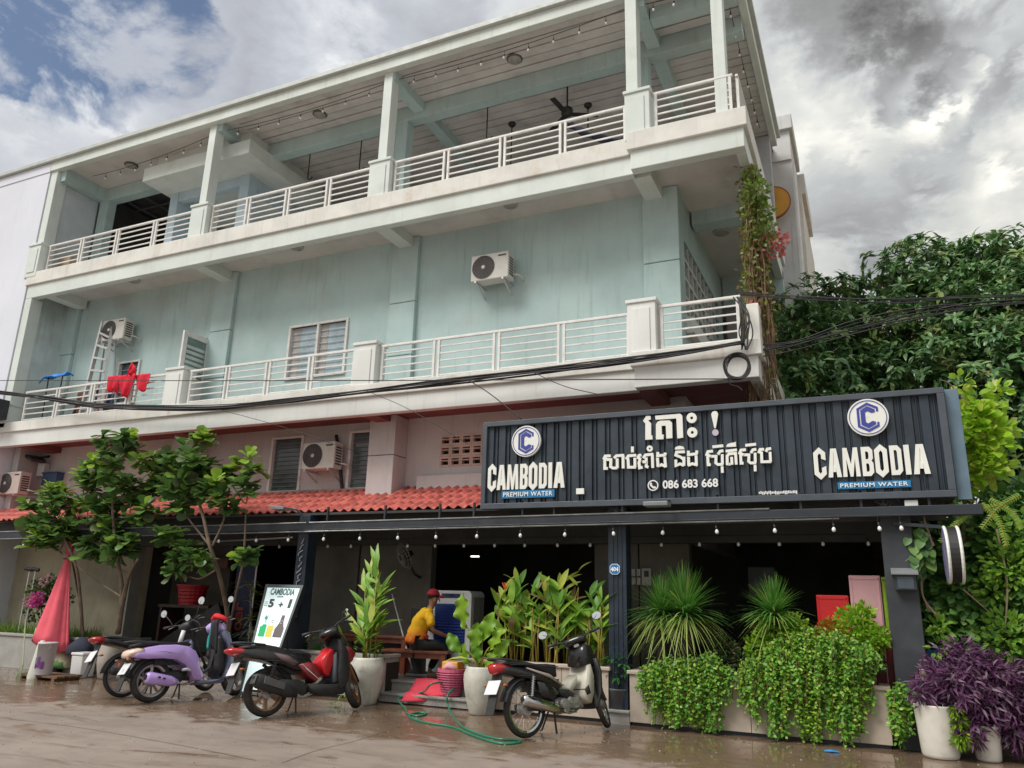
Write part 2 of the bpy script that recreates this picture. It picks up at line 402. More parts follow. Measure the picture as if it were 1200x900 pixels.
M_conc = mat('bare_cement', (.115, .105, .088), .75, var=.3, scale=1.1, streak=.3, bump=.15, bscale=14, dirt=((.07, .06, .05), .6, 1.4))
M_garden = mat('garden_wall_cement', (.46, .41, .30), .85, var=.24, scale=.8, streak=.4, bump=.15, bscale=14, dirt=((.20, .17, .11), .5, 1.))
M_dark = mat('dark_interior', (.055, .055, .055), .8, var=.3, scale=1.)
M_black = mat('black_steel', (.025, .032, .042), .45, var=.2, scale=2., metal=.0, dirt=((.09, .085, .08), .35, 3.))
M_rail = mat('white_rail_paint', (.74, .73, .71), .5, var=.1, scale=5, dirt=((.45, .33, .22), .5, 6.))
M_glass = mat('dark_glass', (.06, .08, .10), .12, var=.15, scale=2., spec=.6)
M_alu = mat('aluminium', (.62, .62, .62), .4, metal=.6, var=.08)
M_wire = mat('black_cable', (.02, .02, .022), .55, var=0)

# ---------------------------------------------------------------- the building
B = thing('apartment_building', 'three-storey pale teal building with open balconies above the shop front', 'building', (-10, WY, 0))
def bp(name, m, fn, **kw):
    q = MB(); fn(q); return q.build(name, m, B, **kw)
Z2, Z2L, Z2T = 4.84, 5.18, 5.42
Z3, Z3L, Z3T = 8.69, 9.05, 9.39
ZR0, ZR1, YC = 12.35, 12.66, 12.8
YB = 20.0
# slabs: fascia below, weathered ledge proud of it above; the right bay stands 15 cm forward
for nm, z0, zl, zt in (('lower', Z2, Z2L, Z2T), ('upper', Z3, Z3L, Z3T)):
    bp('balcony_slab', M_pale if nm == 'upper' else M_creamw, lambda q: (q.box(XL-.04, F, z0, XS, F+.16, zl), q.box(XS, FR, z0+.005, XR, FR+.2, zl), q.box(XR-.16, FR+.2, z0, XR, 17.2, zl)), bevel=.012)
    bp('ledge', M_ledge, lambda q: (q.box(XL-.1, F-.05, zl, XS-.05, F+.35, zt), q.box(XS-.05, FR-.06, zl, XR+.06, F+.35, zt), q.box(XR-.3, F+.35, zl, XR+.06, 17.2, zt)), bevel=.012)
bp('balcony_floor', M_maroon, lambda q: q.box(XL, F+.16, Z2+.14, XR-.16, YB, Z2+.34))
bp('balcony_floor', M_soff, lambda q: q.box(XL, F+.16, Z3+.22, XR-.16, YB, Z3+.34))
# cantilever brackets under the slabs
for X in (-18.4, -13.35, -8.36, -3.05):
    bp('bracket', M_pale, lambda q: q.box(X-.16, F+.16, Z3+.0, X+.16, WY-.05, Z3+.22))
    bp('bracket', M_maroon, lambda q: q.box(X-.16, F+.16, Z2-.0, X+.16, WY-.02, Z2+.14))
bp('ring_beam', M_teal, lambda q: q.box(-2.6, 13.6, Z3-.06, XR-.16, 13.95, Z3+.22))
bp('ring_beam', M_teal, lambda q: q.box(-2.6, 17., Z3-.5, XR, 17.25, Z3+.22))
# walls
def wall_with_holes(name, m, y0, y1, x0, x1, z0, z1, holes):
    """wall slab split round rectangular openings (x0,x1,z0,z1)"""
    def fn(q):
        xs = sorted({x0, x1, *[h[0] for h in holes], *[h[1] for h in holes]}); zs = sorted({z0, z1, *[h[2] for h in holes], *[h[3] for h in holes]})
        for a, b in zip(xs, xs[1:]):
            run = None
            for c, d in list(zip(zs, zs[1:]))+[(None, None)]:
                cut = c is None or any(h[0] <= (a+b)/2 <= h[1] and h[2] <= (c+d)/2 <= h[3] for h in holes)
                if not cut: run = (run[0], d) if run else (c, d)
                elif run: q.box(a, y0, run[0], b, y1, run[1]); run = None
    return bp(name, m, fn)
W2 = (-11.28, -9.78, 6.12, 7.27); DR = (-14.55, -13.72, 5.2, 7.35); W2L = (-16.62, -15.95, 6.0, 7.0)
wall_with_holes('upper_wall', M_teal, WY, WY+.2, XL+.2, -2.63, Z2+.34, Z3+.22, [W2, DR, W2L])
W1 = [(-11.42, -10.66, 3.66, 4.76), (-9.40, -8.74, 3.66, 4.77)]; LT = (-7.33, -6.2, 3.98, 4.6)
wall_with_holes('lower_wall', M_lower, WY, WY+.2, XL+.2, -2.63, 3.2, Z2+.14, W1+[LT])
bp('wall_base_band', M_lower, lambda q: q.box(-7.75, WY-.12, 3.3, -2.63, WY, 3.82), bevel=.01)
bp('side_wall', M_teal, lambda q: (q.box(-2.83, WY+.2, Z2+.34, -2.64, 17, 6.55), q.box(-2.83, WY+.2, 8.05, -2.64, 17, Z3+.22), q.box(-2.83, WY+.2, 6.55, -2.64, 13.0, 8.05), q.box(-2.83, 16.5, 6.55, -2.64, 17, 8.05)))
bp('side_wall', M_lower, lambda q: q.box(-2.83, WY+.2, 2.6, -2.64, 17, Z2+.14))
bp('back_wall', M_lower, lambda q: (q.box(XL+.2, 19.8, 0, -2.64, 20, Z3+.3), q.box(-2.6, 17.3, Z2, XR-.16, 17.4, Z3-.5)))
def lattice(q):
    for i in range(9):
        for j in range(4):
            y0, z0 = 13.02+i*.386, 6.57+j*.37
            q.box(-2.80, y0, z0, -2.66, y0+.07, z0+.37); q.box(-2.80, y0+.07, z0, -2.66, y0+.386, z0+.07)
tag(bp('lattice_screen', mat('lattice_paint', (.55, .60, .58), .8), lattice), kind='stuff')
bp('side_beam', M_pale, lambda q: q.box(-2.64, WY+.3, 6.2, -2.5, 17, 6.5), bevel=.01)
bp('side_door', mat('door_dark', (.03, .025, .035), .4), lambda q: q.box(-1.9, 17.05, 5.2, -1.5, 17.25, 7.6))
# pilasters
for X0, X1, y in ((-19.0, -18.45, .1), (-13.67, -13.03, .1), (-8.68, -8.05, .1), (-3.27, -2.62, .12)):
    bp('pilaster', M_teal, lambda q: [q.box(X0, WY-y, z, X1, WY, z1-.015) for z, z1 in ((5.18, 6.3), (6.3, 7.45), (7.45, Z3+.22))], bevel=.012)
for X0, X1 in ((-13.9, -13.3), (-8.67, -8.08)):
    bp('pilaster', M_lower, lambda q: [q.box(X0, WY-.45, z, X1, WY, z1-.012) for z, z1 in ((3.0, 4.2), (4.2, Z2+.14))], bevel=.012)
# left wing wall at the party line
bp('wing_wall', mat('stained_teal', (.50, .58, .58), .85, var=.3, scale=.7, streak=.5, dirt=((.28, .30, .30), .6, .8)), lambda q: q.box(XL-.02, F+.16, Z2T-.1, XL+.2, WY+.2, Z3+.22))
bp('wing_wall', M_pale, lambda q: (q.box(XL-.04, F, Z2T-.12, XL+.21, F+.3, Z3-.002), q.box(XL-.04, F, Z3T-.12, XL+.21, F+.3, ZR0)), bevel=.01)
bp('wing_wall', mat('blue_stained_render', (.52, .58, .62), .8, var=.2, scale=.6, dirt=((.12, .30, .42), .75, .5)), lambda q: q.box(XL-.02, F+.3, Z3T-.1, XL+.18, 12.8, ZR0-.3))
bp('wing_wall', M_lower, lambda q: q.box(XL-.02, WY-.6, 3.2, XL+.2, WY+.2, Z2+.14))
bp('wing_beam', M_teal, lambda q: q.box(XL+.16, F+.1, ZR0-.293, XL+.42, YC-.003, ZR0+.068))
bp('wing_beam', M_teal, lambda q: q.box(XL+.0, YC+.003, ZR0-.297, XL+.195, YC+.3, ZR0+.07))
# roof
RX = -1.22
bp('roof_fascia', M_pale, lambda q: (q.box(XL-.04, F-.05, ZR0, RX, F+.1, ZR1-.05), q.box(RX-.14, F+.1, ZR0, RX, 17.5, ZR1-.05)), bevel=.01)
bp('roof_gutter', mat('gutter_paint', (.52, .56, .54), .5, var=.08), lambda q: (q.box(XL-12, F-.13, ZR1-.05, RX+.08, F+.3, ZR1+.06), q.box(RX-.3, F+.3, ZR1-.05, RX+.08, 17.6, ZR1+.06)), bevel=.01)
bp('roof_slab', M_dark, lambda q: q.box(XL, F+.1, ZR0+.1, RX-.14, YB, ZR0+.22))  # painted dark so the gaps between ceiling boards show as shade

def boards(q):
    y, i = F+.1, 0
    while y < 19.7:
        w = .24; dz = .006*((i*7) % 3)
        q.box(-12.9 if y < 15 else -18.8, y+.014, ZR0+.06-dz, RX-.15, y+w-.014, ZR0+.098); y += w; i += 1
tag(bp('ceiling_boards', M_board, boards), kind='stuff')
bp('ceiling_panel', M_soff, lambda q: q.box(XL+.2, F+.1, ZR0+.07, -12.9, YC, ZR0+.099))
bp('ceiling_beam', M_teal, lambda q: q.box(XL+.2, YC, ZR0-.3, RX-.14, YC+.28, ZR0+.07), bevel=.01)
for X in (-13.3, -8.45, -3.05):
    bp('ceiling_beam', M_teal, lambda q: (q.box(X-.13, F+.1, ZR0-.17, X+.13, YC, ZR0+.07), q.box(X-.13, YC+.28, ZR0-.17, X+.13, 19.7, ZR0+.07)), bevel=.01)
bp('ceiling_beam', M_teal, lambda q: q.box(-2.9, F+.45, ZR0-.22, RX-.14, F+.7, ZR0+.072))
# third-floor columns with pedestals, and the inner row
def column(X, Y, z0, w, d, m=M_pale, zt=None): bp('column', m, lambda q: q.box(X-w/2, Y, z0, X+w/2, Y+d, zt or ZR0+.02), bevel=.008)
def pedestal(X, Y, w, d, z0, h, m=None):
    m = m or M_pale
    bp('pedestal', m, lambda q: (q.box(X-w/2, Y, z0-.12, X+w/2, Y+d, z0+h-.06), q.box(X-w/2-.025, Y-.025, z0+h-.06, X+w/2+.025, Y+d+.025, z0+h)), bevel=.008)
    bp('pedestal_panel', m, lambda q: q.box(X-w/2+.09, Y-.018, z0, X+w/2-.09, Y, z0+h-.16), bevel=.006)
for X in (-13.42, -8.46): column(X, F+.06, Z3T+.7, .21, .26); pedestal(X, F+.0, .5, .36, Z3T, .84)
pedestal(-19.08, F-.06, .46, .38, Z3T, .82)
pedestal(-19.05, F-.05, .40, .36, Z2T, .5)
column(-3.14, FR+.1, Z3T+.8, .21, .26); pedestal(-3.03, FR+.0, .44, .4, Z3T, .86)
column(-1.62, FR+.12, Z3T-.1, .2, .26)
column(-8.9, YC+.01, Z3T-.2, .3, .26, M_teal, ZR0-.28); column(-3.33, YC+.01, Z3T-.2, .3, .26, M_teal, ZR0-.28); column(-18.69, YC+.01, Z3T-.2, .35, .26, M_teal, ZR0-.28)
column(-1.5, 17.0, Z3T-.2, .3, .28, mat('grey_column', (.42, .44, .46), .7)); 
# back of the open top floor
bp('terrace_back_wall', mat('grey_terrace_wall', (.20, .195, .20), .8, scale=.6), lambda q: q.box(XL+.2, 19.7, Z3T-.2, RX-.3, 19.8, ZR0+.1))
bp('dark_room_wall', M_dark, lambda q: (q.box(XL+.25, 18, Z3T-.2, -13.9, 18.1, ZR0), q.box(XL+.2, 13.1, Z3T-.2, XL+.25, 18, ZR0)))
def grid(q):
    for i in range(7): q.box(XL+.3, 13.2+i*.7, ZR0-.04, -13.9, 13.24+i*.7, ZR0-.0); q.box(XL+.5+i*.7, 13.1, ZR0-.045, XL+.54+i*.7, 18, ZR0-.005)
bp('ceiling_grid', mat('grid_grey', (.12, .12, .13), .6), grid)
# stair kiosk with its own canopy slab
kY = 12.0
kx0, kx1 = onY(168, 205, kY).x, onY(293, 165, kY).x
bp('kiosk_canopy', M_pale, lambda q: (q.box(kx0, kY, 11.68, kx1, 15., 12.06), q.box(kx0+.2, kY+.2, 12.06, kx1-.2, 15., ZR0+.07)), bevel=.01)
M_blue = mat('light_blue_paint', (.47, .60, .68), .7, var=.08)
def kiosk(q):
    a, b, y = onY(201, 225, 12.75).x, onY(293, 205, 12.75).x, 12.75
    q.box(a, y, Z3T-.2, a+.28, y+.5, 11.685); q.box(b-.3, y, Z3T-.2, b, y+.3, 11.685); q.box(a+.28, y+.02, 11.42, b-.3, y+.2, 11.685)
    q.box(b-.3, y+2.0, Z3T-.2, b, y+2.25, 11.685); q.box(b-.28, y+.3, 11.42, b-.02, y+2.0, 11.685); q.box(b-.2, y+.3, Z3T-.2, b-.1, y+2.0, 10.3)
    q.box(a, y+2.25, Z3T-.2, b-.3, y+2.35, 11.685)
bp('kiosk_frame', M_blue, kiosk, bevel=.01)

# windows of the wall faces
def window(x0, x1, z0, z1, npane, bars, gl=M_glass, curtain=None, gm=None):
    fr = bp('window_frame', M_rail, lambda q: ([q.box(x0-.05, WY-.04, z0-.05, x1+.05, WY+.06, z0), q.box(x0-.05, WY-.04, z1, x1+.05, WY+.06, z1+.05),
        q.box(x0-.05, WY-.04, z0, x0+.01, WY+.06, z1), q.box(x1-.01, WY-.04, z0, x1+.05, WY+.06, z1)], [q.box(x0+(x1-x0)*i/npane-.03, WY-.035, z0, x0+(x1-x0)*i/npane+.03, WY+.06, z1) for i in range(1, npane)]), bevel=.004)
    for i in range(npane):
        a, b = x0+(x1-x0)*i/npane+.03, x0+(x1-x0)*(i+1)/npane-.03
        q = MB(); q.box(a-.03, WY+.05, z0, b+.03, WY+.06, z1); q.build('pane', gl, fr)
        q = MB(); [q.box(a, WY+.015, z0+(z1-z0)*k/(bars+1)-.006, b, WY+.03, z0+(z1-z0)*k/(bars+1)+.006) for k in range(1, bars+1)]; q.build('grille', gm or M_alu, fr)
        if curtain:
            q = MB(); q.sheet(lambda u, v: (a+(b-a)*.3*u, WY+.045+.006*sin(u*19), z0+(z1-z0)*v), 10, 1); q.build('curtain', curtain, fr, smooth=True)
M_lou = mat('louvre_glass', (.10, .13, .14), .15, var=.25, scale=3., spec=.7)
window(*W2, 2, 7, mat('blue_glass', (.42, .54, .60), .32, var=.25, scale=1.5, spec=.3), mat('curtain_cloth', (.45, .43, .42), .9))
for w in W1: window(*w, 1, 11, M_lou, None, mat('slat_grey', (.20, .22, .22), .4))
window(*W2L, 1, 5, mat('teal_glass', (.07, .13, .16), .15, var=.3, spec=.6))
bp('door_recess', M_dark, lambda q: q.box(DR[0], WY+.19, DR[2], DR[1], WY+.2, DR[3]))
# door leaf standing open at right angles to the wall
dx = onY(248, 399, WY).x; dy = onX(217, 386, dx).y; dz1 = onY(248, 399, WY).z
df = bp('open_door_leaf', M_rail, lambda q: (q.box(dx-.05, dy, 5.2, dx, dy+.11, dz1), q.box(dx-.05, WY-.12, 5.2, dx, WY-.02, dz1), q.box(dx-.05, dy+.11, dz1-.12, dx, WY-.12, dz1), q.box(dx-.05, dy+.11, 6.15, dx, WY-.12, 6.25), q.box(dx-.045, dy+.11, 5.2, dx-.005, WY-.12, 6.15)))
q = MB(); q.box(dx-.03, dy+.11, 6.25, dx-.02, WY-.12, dz1-.12); q.build('pane', mat('green_glass', (.16, .24, .22), .15, var=.3), df)
q = MB(); [q.box(dx-.02, dy+.13, 6.3+k*.12, dx-.008, WY-.14, 6.37+k*.12) for k in range(int((dz1-6.5)/.12))]; q.build('louvre', M_alu, df)
# breeze blocks in the ventilation opening
bm_ = MB()
for a in ((0, 0, .30, .06), (0, .24, .30, .30), (0, .06, .045, .24), (.255, .06, .30, .24), (.045, .17, .255, .195)): bm_.box(a[0], 0, a[1], a[2], .1, a[3])
M_breeze = mat('breeze_block', (.60, .46, .40), .85, var=.15, scale=4)
cw = (LT[1]-LT[0])/5; ch = (LT[3]-LT[2])/3; proto = None
bp('vent_void', M_dark, lambda q: q.box(LT[0], WY+.15, LT[2], LT[1], WY+.2, LT[3]))
for i in range(5):
    for j in range(3):
        mw = M.Translation(V((LT[0]+i*cw, WY-.01, LT[2]+j*ch))-OFF[B.name]) @ M.Diagonal((cw/.30*.985, 1, ch/.30*.985, 1))
        if proto is None: proto = bm_.build('breeze_block', M_breeze, B, local=True); proto.matrix_local = mw
        else: inst(proto, 'breeze_block', B, mw)

# ---------------------------------------------------------------- balcony railings
def railing(label, a, b, z0, z1, npan, start=True, end=True):
    """steel railing from a to b (plan points): posts at each panel end, five bars and a stout handrail"""
    a, b = V((*a, 0)), V((*b, 0)); R_ = thing('balcony_railing', label, 'railing', (a.x, a.y, z0), 'white steel railings of the balconies')
    q = MB(); q.bar(a+V((0, 0, z1)), b+V((0, 0, z1)), .05, .05); q.build('handrail', M_rail, R_, bevel=.01)
    d = (b-a)/npan; e = d.normalized()*.05; pm = rm = None
    for i in range(npan):
        p0, p1 = a+d*i+e, a+d*(i+1)-e
        for p in (p0, p1):
            q = MB(); q.bar(p+V((0, 0, z0)), p+V((0, 0, z1-.025)), .045, .045); q.build('post', M_rail, R_)
        for k in range(5):
            z = z0+.09+(z1-z0-.09)*k/5
            q = MB(); q.bar(p0+V((0, 0, z)), p1+V((0, 0, z)), .024, .024); q.build('rail', M_rail, R_)
y3 = F+.14; zt3 = Z3T+.77
railing('top-floor railing in the leftmost bay, before the dark room', (-18.8, y3), (-13.68, y3), Z3T-.01, zt3, 4)
railing('top-floor railing in front of the light blue kiosk', (-13.16, y3), (-8.72, y3), Z3T-.01, zt3, 4)
railing('top-floor railing in the wide bay under three hanging rods', (-8.2, y3), (-3.28, y3), Z3T-.01, zt3, 4)
railing('short top-floor railing at the right front corner', (-2.78, FR+.14), (-1.42, FR+.14), Z3T-.01, zt3, 1)
railing('top-floor railing running back along the right side', (-1.36, FR+.16), (-1.36, 16.9), Z3T-.01, zt3, 4)
zt2 = Z2T+.77
for X, w in ((-13.42, .52), (-8.46, .5)):
    pedestal(X, F, w, .36, Z2T, .86, M_creamw)
pedestal(-3.03, FR, .46, .4, Z2T, .9, M_creamw)
railing('middle-floor railing at the left where red laundry hangs', (-18.55, y3), (-13.72, y3), Z2T-.01, zt2, 4)
railing('middle-floor railing in front of the two-pane window', (-13.1, y3), (-8.74, y3), Z2T-.01, zt2, 4)
railing('middle-floor railing under the single wall air conditioner', (-8.18, y3), (-3.28, y3), Z2T-.01, zt2, 4)
railing('short middle-floor railing at the right end beside the vine', (-2.78, FR+.14), (-1.5, FR+.14), Z2T-.01, zt2, 1)
bp('balcony_return', M_ledge, lambda q: q.box(XR-.14, FR+.1, Z2T-.12, XR+.04, F+.5, Z2T+.62), bevel=.01)

# ---------------------------------------------------------------- neighbours
N1 = thing('white_neighbour', 'plain white building wall joined to the left edge of the teal building', 'building', (-24, 14, 0))
q = MB(); q.box(-32, F-.03, 0, XL-.06, 19, ZR0-.02); q.build('wall', M_white, N1)
q = MB(); q.box(-32, F-.05, ZR0-.02, XL-.05, 19, ZR1-.06); q.build('parapet', M_white, N1, bevel=.01)
N2 = thing('grey_neighbour', 'tall grey streaked building with round orange sign beyond the right corner', 'building', (-1.3, 19, 0))
M_gn = mat('streaked_grey', (.60, .60, .60), .8, var=.12, scale=.8, streak=.45, bump=.1)
def nb(q):
    q.box(-1.75, 18, 0, -.95, 20, 12.2); q.box(-1.45, 17.95, 12.2, -.95, 20, 13.0)
q = MB(); nb(q); q.build('wall', M_gn, N2)
q = MB(); q.box(-1.5, 17.85, 13.0, -.87, 20.1, 13.4); q.build('parapet', M_gn, N2, bevel=.02)
q = MB(); q.box(-1.6, 20, 0, -.88, 25, 12.4); q.box(-1.6, 20.2, 12.4, -.78, 23, 13.0); q.box(-1.6, 25, 0, -.84, 29, 11.2); q.build('side_bay', mat('cream_render', (.66, .64, .58), .8, streak=.4), N2)
q = MB(); q.tube([(-.93, 18.3, 2), (-.93, 18.3, 12.2)], .04); q.build('drain_pipe', mat('white_pvc', (.75, .75, .75), .4), N2)
oc = onY(905, 238, 17.6)
OS = thing('round_orange_sign', 'round orange-yellow sign disc beside the hanging vine', 'sign', tuple(oc))
q = MB(); q.lathe([(.0, -.03), (.40, -.03), (.41, 0), (.40, .03), (0, .03)], 28, tuple(oc), 'y', cap=False); q.build('disc', mat('orange_disc', (.62, .30, .04), .5, var=.15), OS, smooth=False)
q = MB(); q.lathe([(.40, -.035), (.425, -.035), (.425, .035), (.40, .035), (.40, -.035)], 28, tuple(oc), 'y', cap=False); q.build('rim', mat('brown_rim', (.25, .07, .03), .5), OS)
q = MB(); q.bar((oc.x-.4, oc.y+.02, oc.z), (oc.x-.4, 18, oc.z), .05, .05); q.build('bracket', M_black, OS)
# ---------------------------------------------------------------- ground floor
BY = 10.8
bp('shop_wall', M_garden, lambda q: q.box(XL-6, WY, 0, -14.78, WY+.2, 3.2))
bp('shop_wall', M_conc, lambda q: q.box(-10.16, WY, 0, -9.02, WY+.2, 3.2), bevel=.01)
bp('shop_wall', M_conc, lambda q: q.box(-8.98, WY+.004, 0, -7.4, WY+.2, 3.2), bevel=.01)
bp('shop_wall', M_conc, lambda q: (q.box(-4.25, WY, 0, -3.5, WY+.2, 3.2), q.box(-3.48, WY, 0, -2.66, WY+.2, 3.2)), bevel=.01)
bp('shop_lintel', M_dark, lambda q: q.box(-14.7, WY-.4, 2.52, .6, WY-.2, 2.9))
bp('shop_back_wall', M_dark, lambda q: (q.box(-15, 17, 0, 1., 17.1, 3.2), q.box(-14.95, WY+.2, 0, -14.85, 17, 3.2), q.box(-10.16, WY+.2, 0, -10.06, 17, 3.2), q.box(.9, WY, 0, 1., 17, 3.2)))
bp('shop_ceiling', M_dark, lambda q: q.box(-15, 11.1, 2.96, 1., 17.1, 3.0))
bp('garden_pier', mat('pale_pier', (.36, .35, .32), .8), lambda q: q.box(-14.86, WY-.28, 0, -14.78, WY, 2.9))
M_gran = mat('speckled_granite', (.34, .33, .31), .35, var=.35, scale=55., dirt=((.16, .15, .14), .5, 30.))
M_stone = mat('beige_stone', (.50, .42, .35), .5, var=.12, scale=6., streak=.2, bump=.05, dirt=((.34, .27, .2), .3, 3.))
M_greyst = mat('grey_stone', (.36, .35, .33), .6, var=.15, scale=4., dirt=((.2, .19, .17), .4, 2.))
TZ = .32
q = MB(); q.box(-10.06, 11.42, 0, .9, 17, TZ-.004)
struct(q.build('terrace_floor', mat('terrace_tile', (.16, .155, .15), .35, var=.2, scale=6.)))
# steps: each tread a slab with its riser
ST = thing('entrance_steps', 'two low speckled granite steps up to the terrace with a red cloth on them', 'steps', (-6.4, 11, 0))
for y0, z0, z1 in ((10.93, 0.02, .155), (11.2, .155, TZ)):
    q = MB(); q.box(-7.25, y0+.02, z0, -5.6, 11.45, z1-.035); q.build('riser', M_gran, ST)
    q = MB(); q.box(-7.25, y0-.01, z1-.035, -5.6, 11.46, z1); q.build('tread', M_gran, ST, bevel=.006)
def planter(label, x0, x1, y0, y1, h, m, cap=.05, panels=None, gr='stone planters along the shop front'):
    t = thing('planter_box', label, 'planter', ((x0+x1)/2, y0, 0), gr)
    xs = panels or [x0, x1]
    for a, b in zip(xs, xs[1:]):
        q = MB(); q.box(a+.003, y0, .05, b-.003, y0+.06, h-cap); q.build('panel', m, t, bevel=.004)
    q = MB(); q.box(x0, y0+.06, .05, x1, y1, h-.12); q.build('core', mat('potting_soil', (.03, .022, .016), .95, bump=.5), t)
    for a in (x0, x1-.05):
        q = MB(); q.box(a+.002, y0+.06, .05, a+.048, y1, h-cap); q.build('panel', m, t, bevel=.004)
    q = MB(); q.box(x0-.03, y0-.03, h-cap, x1+.03, y0+.12, h); q.box(x0-.03, y0+.12, h-cap, x0+.1, y1, h); q.box(x1-.1, y0+.12, h-cap, x1+.03, y1, h); q.build('cap', m, t, bevel=.01)
    q = MB(); q.box(x0+.02, y0+.04, 0.004, x1-.02, y1, .05); q.build('plinth', M_black, t)
    return t
planter('long beige stone planter under the hanging vines and spiky plants', -3.19, .02, 10.93, 11.4, .71, M_stone, panels=[-3.19, -2.4, -1.6, -.8, -.34, .02])
planter('beige stone planter of yellow-green canna behind the motorbike', -5.7, -3.5, 10.97, 11.4, .73, M_stone, panels=[-5.7, -4.9, -4.2, -3.5])
planter('grey stone planter behind the left tall white pot', -10.0, -7.2, 10.97, 11.4, .70, M_greyst, panels=[-10., -9.3, -8.6, -7.9, -7.2])
q = MB(); q.box(-3.58, 10.95, .004, -3.2, 11.4, .15); lb = thing('stone_kerb', 'low grey stone kerb with the small potted plant on it', 'kerb', (-3.4, 10.95, 0))
q.build('base', M_greyst, lb); q = MB(); q.box(-3.6, 10.92, .15, -3.195, 11.4, .185); q.build('cap', M_greyst, lb, bevel=.008)
BD = thing('garden_bed', 'low grey cement garden bed with grass at the left wall', 'planter', (-16.5, 10.93, 0))
q = MB(); q.box(XL-6, 10.93, 0, -14.2, 11.03, .62); q.box(-14.3, 11.03, 0, -14.2, WY, .62); q.build('front_wall', M_greyst, BD, bevel=.01)
q = MB(); q.box(XL-6, 10.9, .62, -14.17, 11.07, .67); q.build('coping', M_greyst, BD, bevel=.01)
q = MB(); q.box(XL-6, 11.03, 0, -14.3, WY, .58); q.build('soil', MATS['potting_soil'], BD)
BD2 = thing('garden_bed', 'low grey stone bed at the foot of the two slim trees', 'planter', (-12.4, 11.2, 0))
q = MB(); q.box(-13.9, 11.2, 0, -10.3, 11.3, .40); q.build('front_wall', M_greyst, BD2, bevel=.01)
q = MB(); q.box(-13.9, 11.17, .40, -10.3, 11.33, .45); q.build('coping', M_greyst, BD2, bevel=.01)
q = MB(); q.box(-13.9, 11.3, 0, -10.3, 11.7, .38); q.build('soil', MATS['potting_soil'], BD2)

bp('passage_wall', M_conc, lambda q: q.box(-14.84, 13.5, 0, -13.1, 13.6, 2.95))
# awning frame: front beam, posts, struts
AW = thing('awning_frame', 'black steel awning frame with front beam and posts over the terrace', 'awning', (-6, BY, 0))
def bz(X): return 2.72+.0075*X     # underside of the beam, falling slightly to the left
q = MB(); q.bar((-22, BY+.05, bz(-22)+.065), (1.25, BY+.05, bz(1.25)+.065), .1, .125); q.build('beam', M_black, AW, bevel=.006)
M_galv = mat('galvanised_pipe', (.30, .30, .30), .4, metal=.5, var=.3, scale=4.)
q = MB(); q.tube([(-22, BY-.0, bz(-22)+.14), (-1.2, BY-.0, bz(-1.2)+.14)], .014); q.tube([(-22, BY-.01, bz(-22)-.012), (-.35, BY-.01, bz(-.35)-.012)], .012); q.build('edge_pipe', M_galv, AW, smooth=True)
M_post = mat('blue_black_steel', (.018, .03, .048), .4, var=.3, scale=3., streak=.2)
for nm, x0, x1, y in (('post', -3.5, -3.23, 11.0), ('post', -9.2, -8.97, 11.0)):
    q = MB(); q.box(x0, y, .004, x1, y+.25, 2.95); q.build(nm, M_post, AW, bevel=.008)
for x in (-3.43, -3.365, -3.30):
    q = MB(); q.box(x-.008, 10.988, .2, x+.008, 11., 2.7); q.build('post_rib', M_post, AW)
q = MB()
for k in range(14):      # pale scrollwork on the left post
    z = 1.15+k*.1; q.tube([(-9.12+.03*sin(k*2.1), 10.985, z), (-9.09-.03*sin(k*1.3), 10.98, z+.05), (-9.05, 10.985, z+.09)], .01, 5)
q.build('scrollwork', mat('pale_scroll', (.4, .4, .45), .6), AW)
q = MB(); q.box(.115, 10.98, .004, .475, 11.3, 3.1); q.build('corner_post', mat('charcoal_panel', (.035, .042, .05), .55, var=.25, scale=2., dirt=((.09, .09, .08), .3, 2.)), AW, bevel=.01)
for px in (385, 452, 516, 556, 613, 650, 730, 842, 939, 1010, 1090):
    p = onY(px, 600, BY+.06); q = MB(); q.box(p.x-.015, BY+.03, bz(p.x)+.1, p.x+.015, BY+.07, 3.06); q.build('strut', M_black, AW)
for X in (-18, -14.2, -10.8, -9, -7, -5, -3.3, -1, .3):
    q = MB(); q.bar((X, BY+.08, bz(X)+.08), (X, WY, bz(X)+.3), .06, .1); q.build('rafter', M_black, AW)
q = MB(); q.box(-22, 11.35, 2.72, .9, 11.4, 3.0); q.build('dark_gap_back', M_dark, AW)  # dark sheet added behind the beam, its colour standing for the gap's shade
q = MB(); q.tube([onY(225, 636, 11.1), onY(343, 630, 11.1)], .016); q.build('edge_pipe', M_galv, AW, smooth=True)

# red tile roof, tile by tile
TR = thing('tile_roof', 'red clay tile lean-to roof between the beam and the upper wall', 'roof', (-12, 11.2, 3))
M_tile = mat('red_tile', (.53, .12, .095), .65, var=.35, scale=5., dirt=((.20, .075, .06), .6, 3.), bump=.05)
tw, tl, nr = .19, .43, 4; ya, za, yb, zb = 11.15, 3.03, 12.56, 3.60
sl = atan2(zb-za, yb-ya); L_ = hypot(yb-ya, zb-za)/nr
q = MB(); q.sheet(lambda u, v: (-u*tw*1.04, v*tl, .027*cos(u*2*pi)-.01*v), 10, 1, -.016)
tile0 = None
for r in range(nr):
    i = 0; x = -4.95
    while x > XL-.2:
        mw = M.Translation(V((x, ya+L_*r*cos(sl), za+L_*r*sin(sl)+.02+rnd.uniform(-.004, .004)))-OFF[TR.name]) @ M.Rotation(sl+rnd.uniform(-.012, .012), 4, 'X') @ M.Rotation(rnd.uniform(-.015, .015), 4, 'Z')
        if tile0 is None: tile0 = q.build('roof_tile', M_tile, TR, local=True, smooth=True); tile0.matrix_local = mw
        else: inst(tile0, 'roof_tile', TR, mw)
        x -= tw
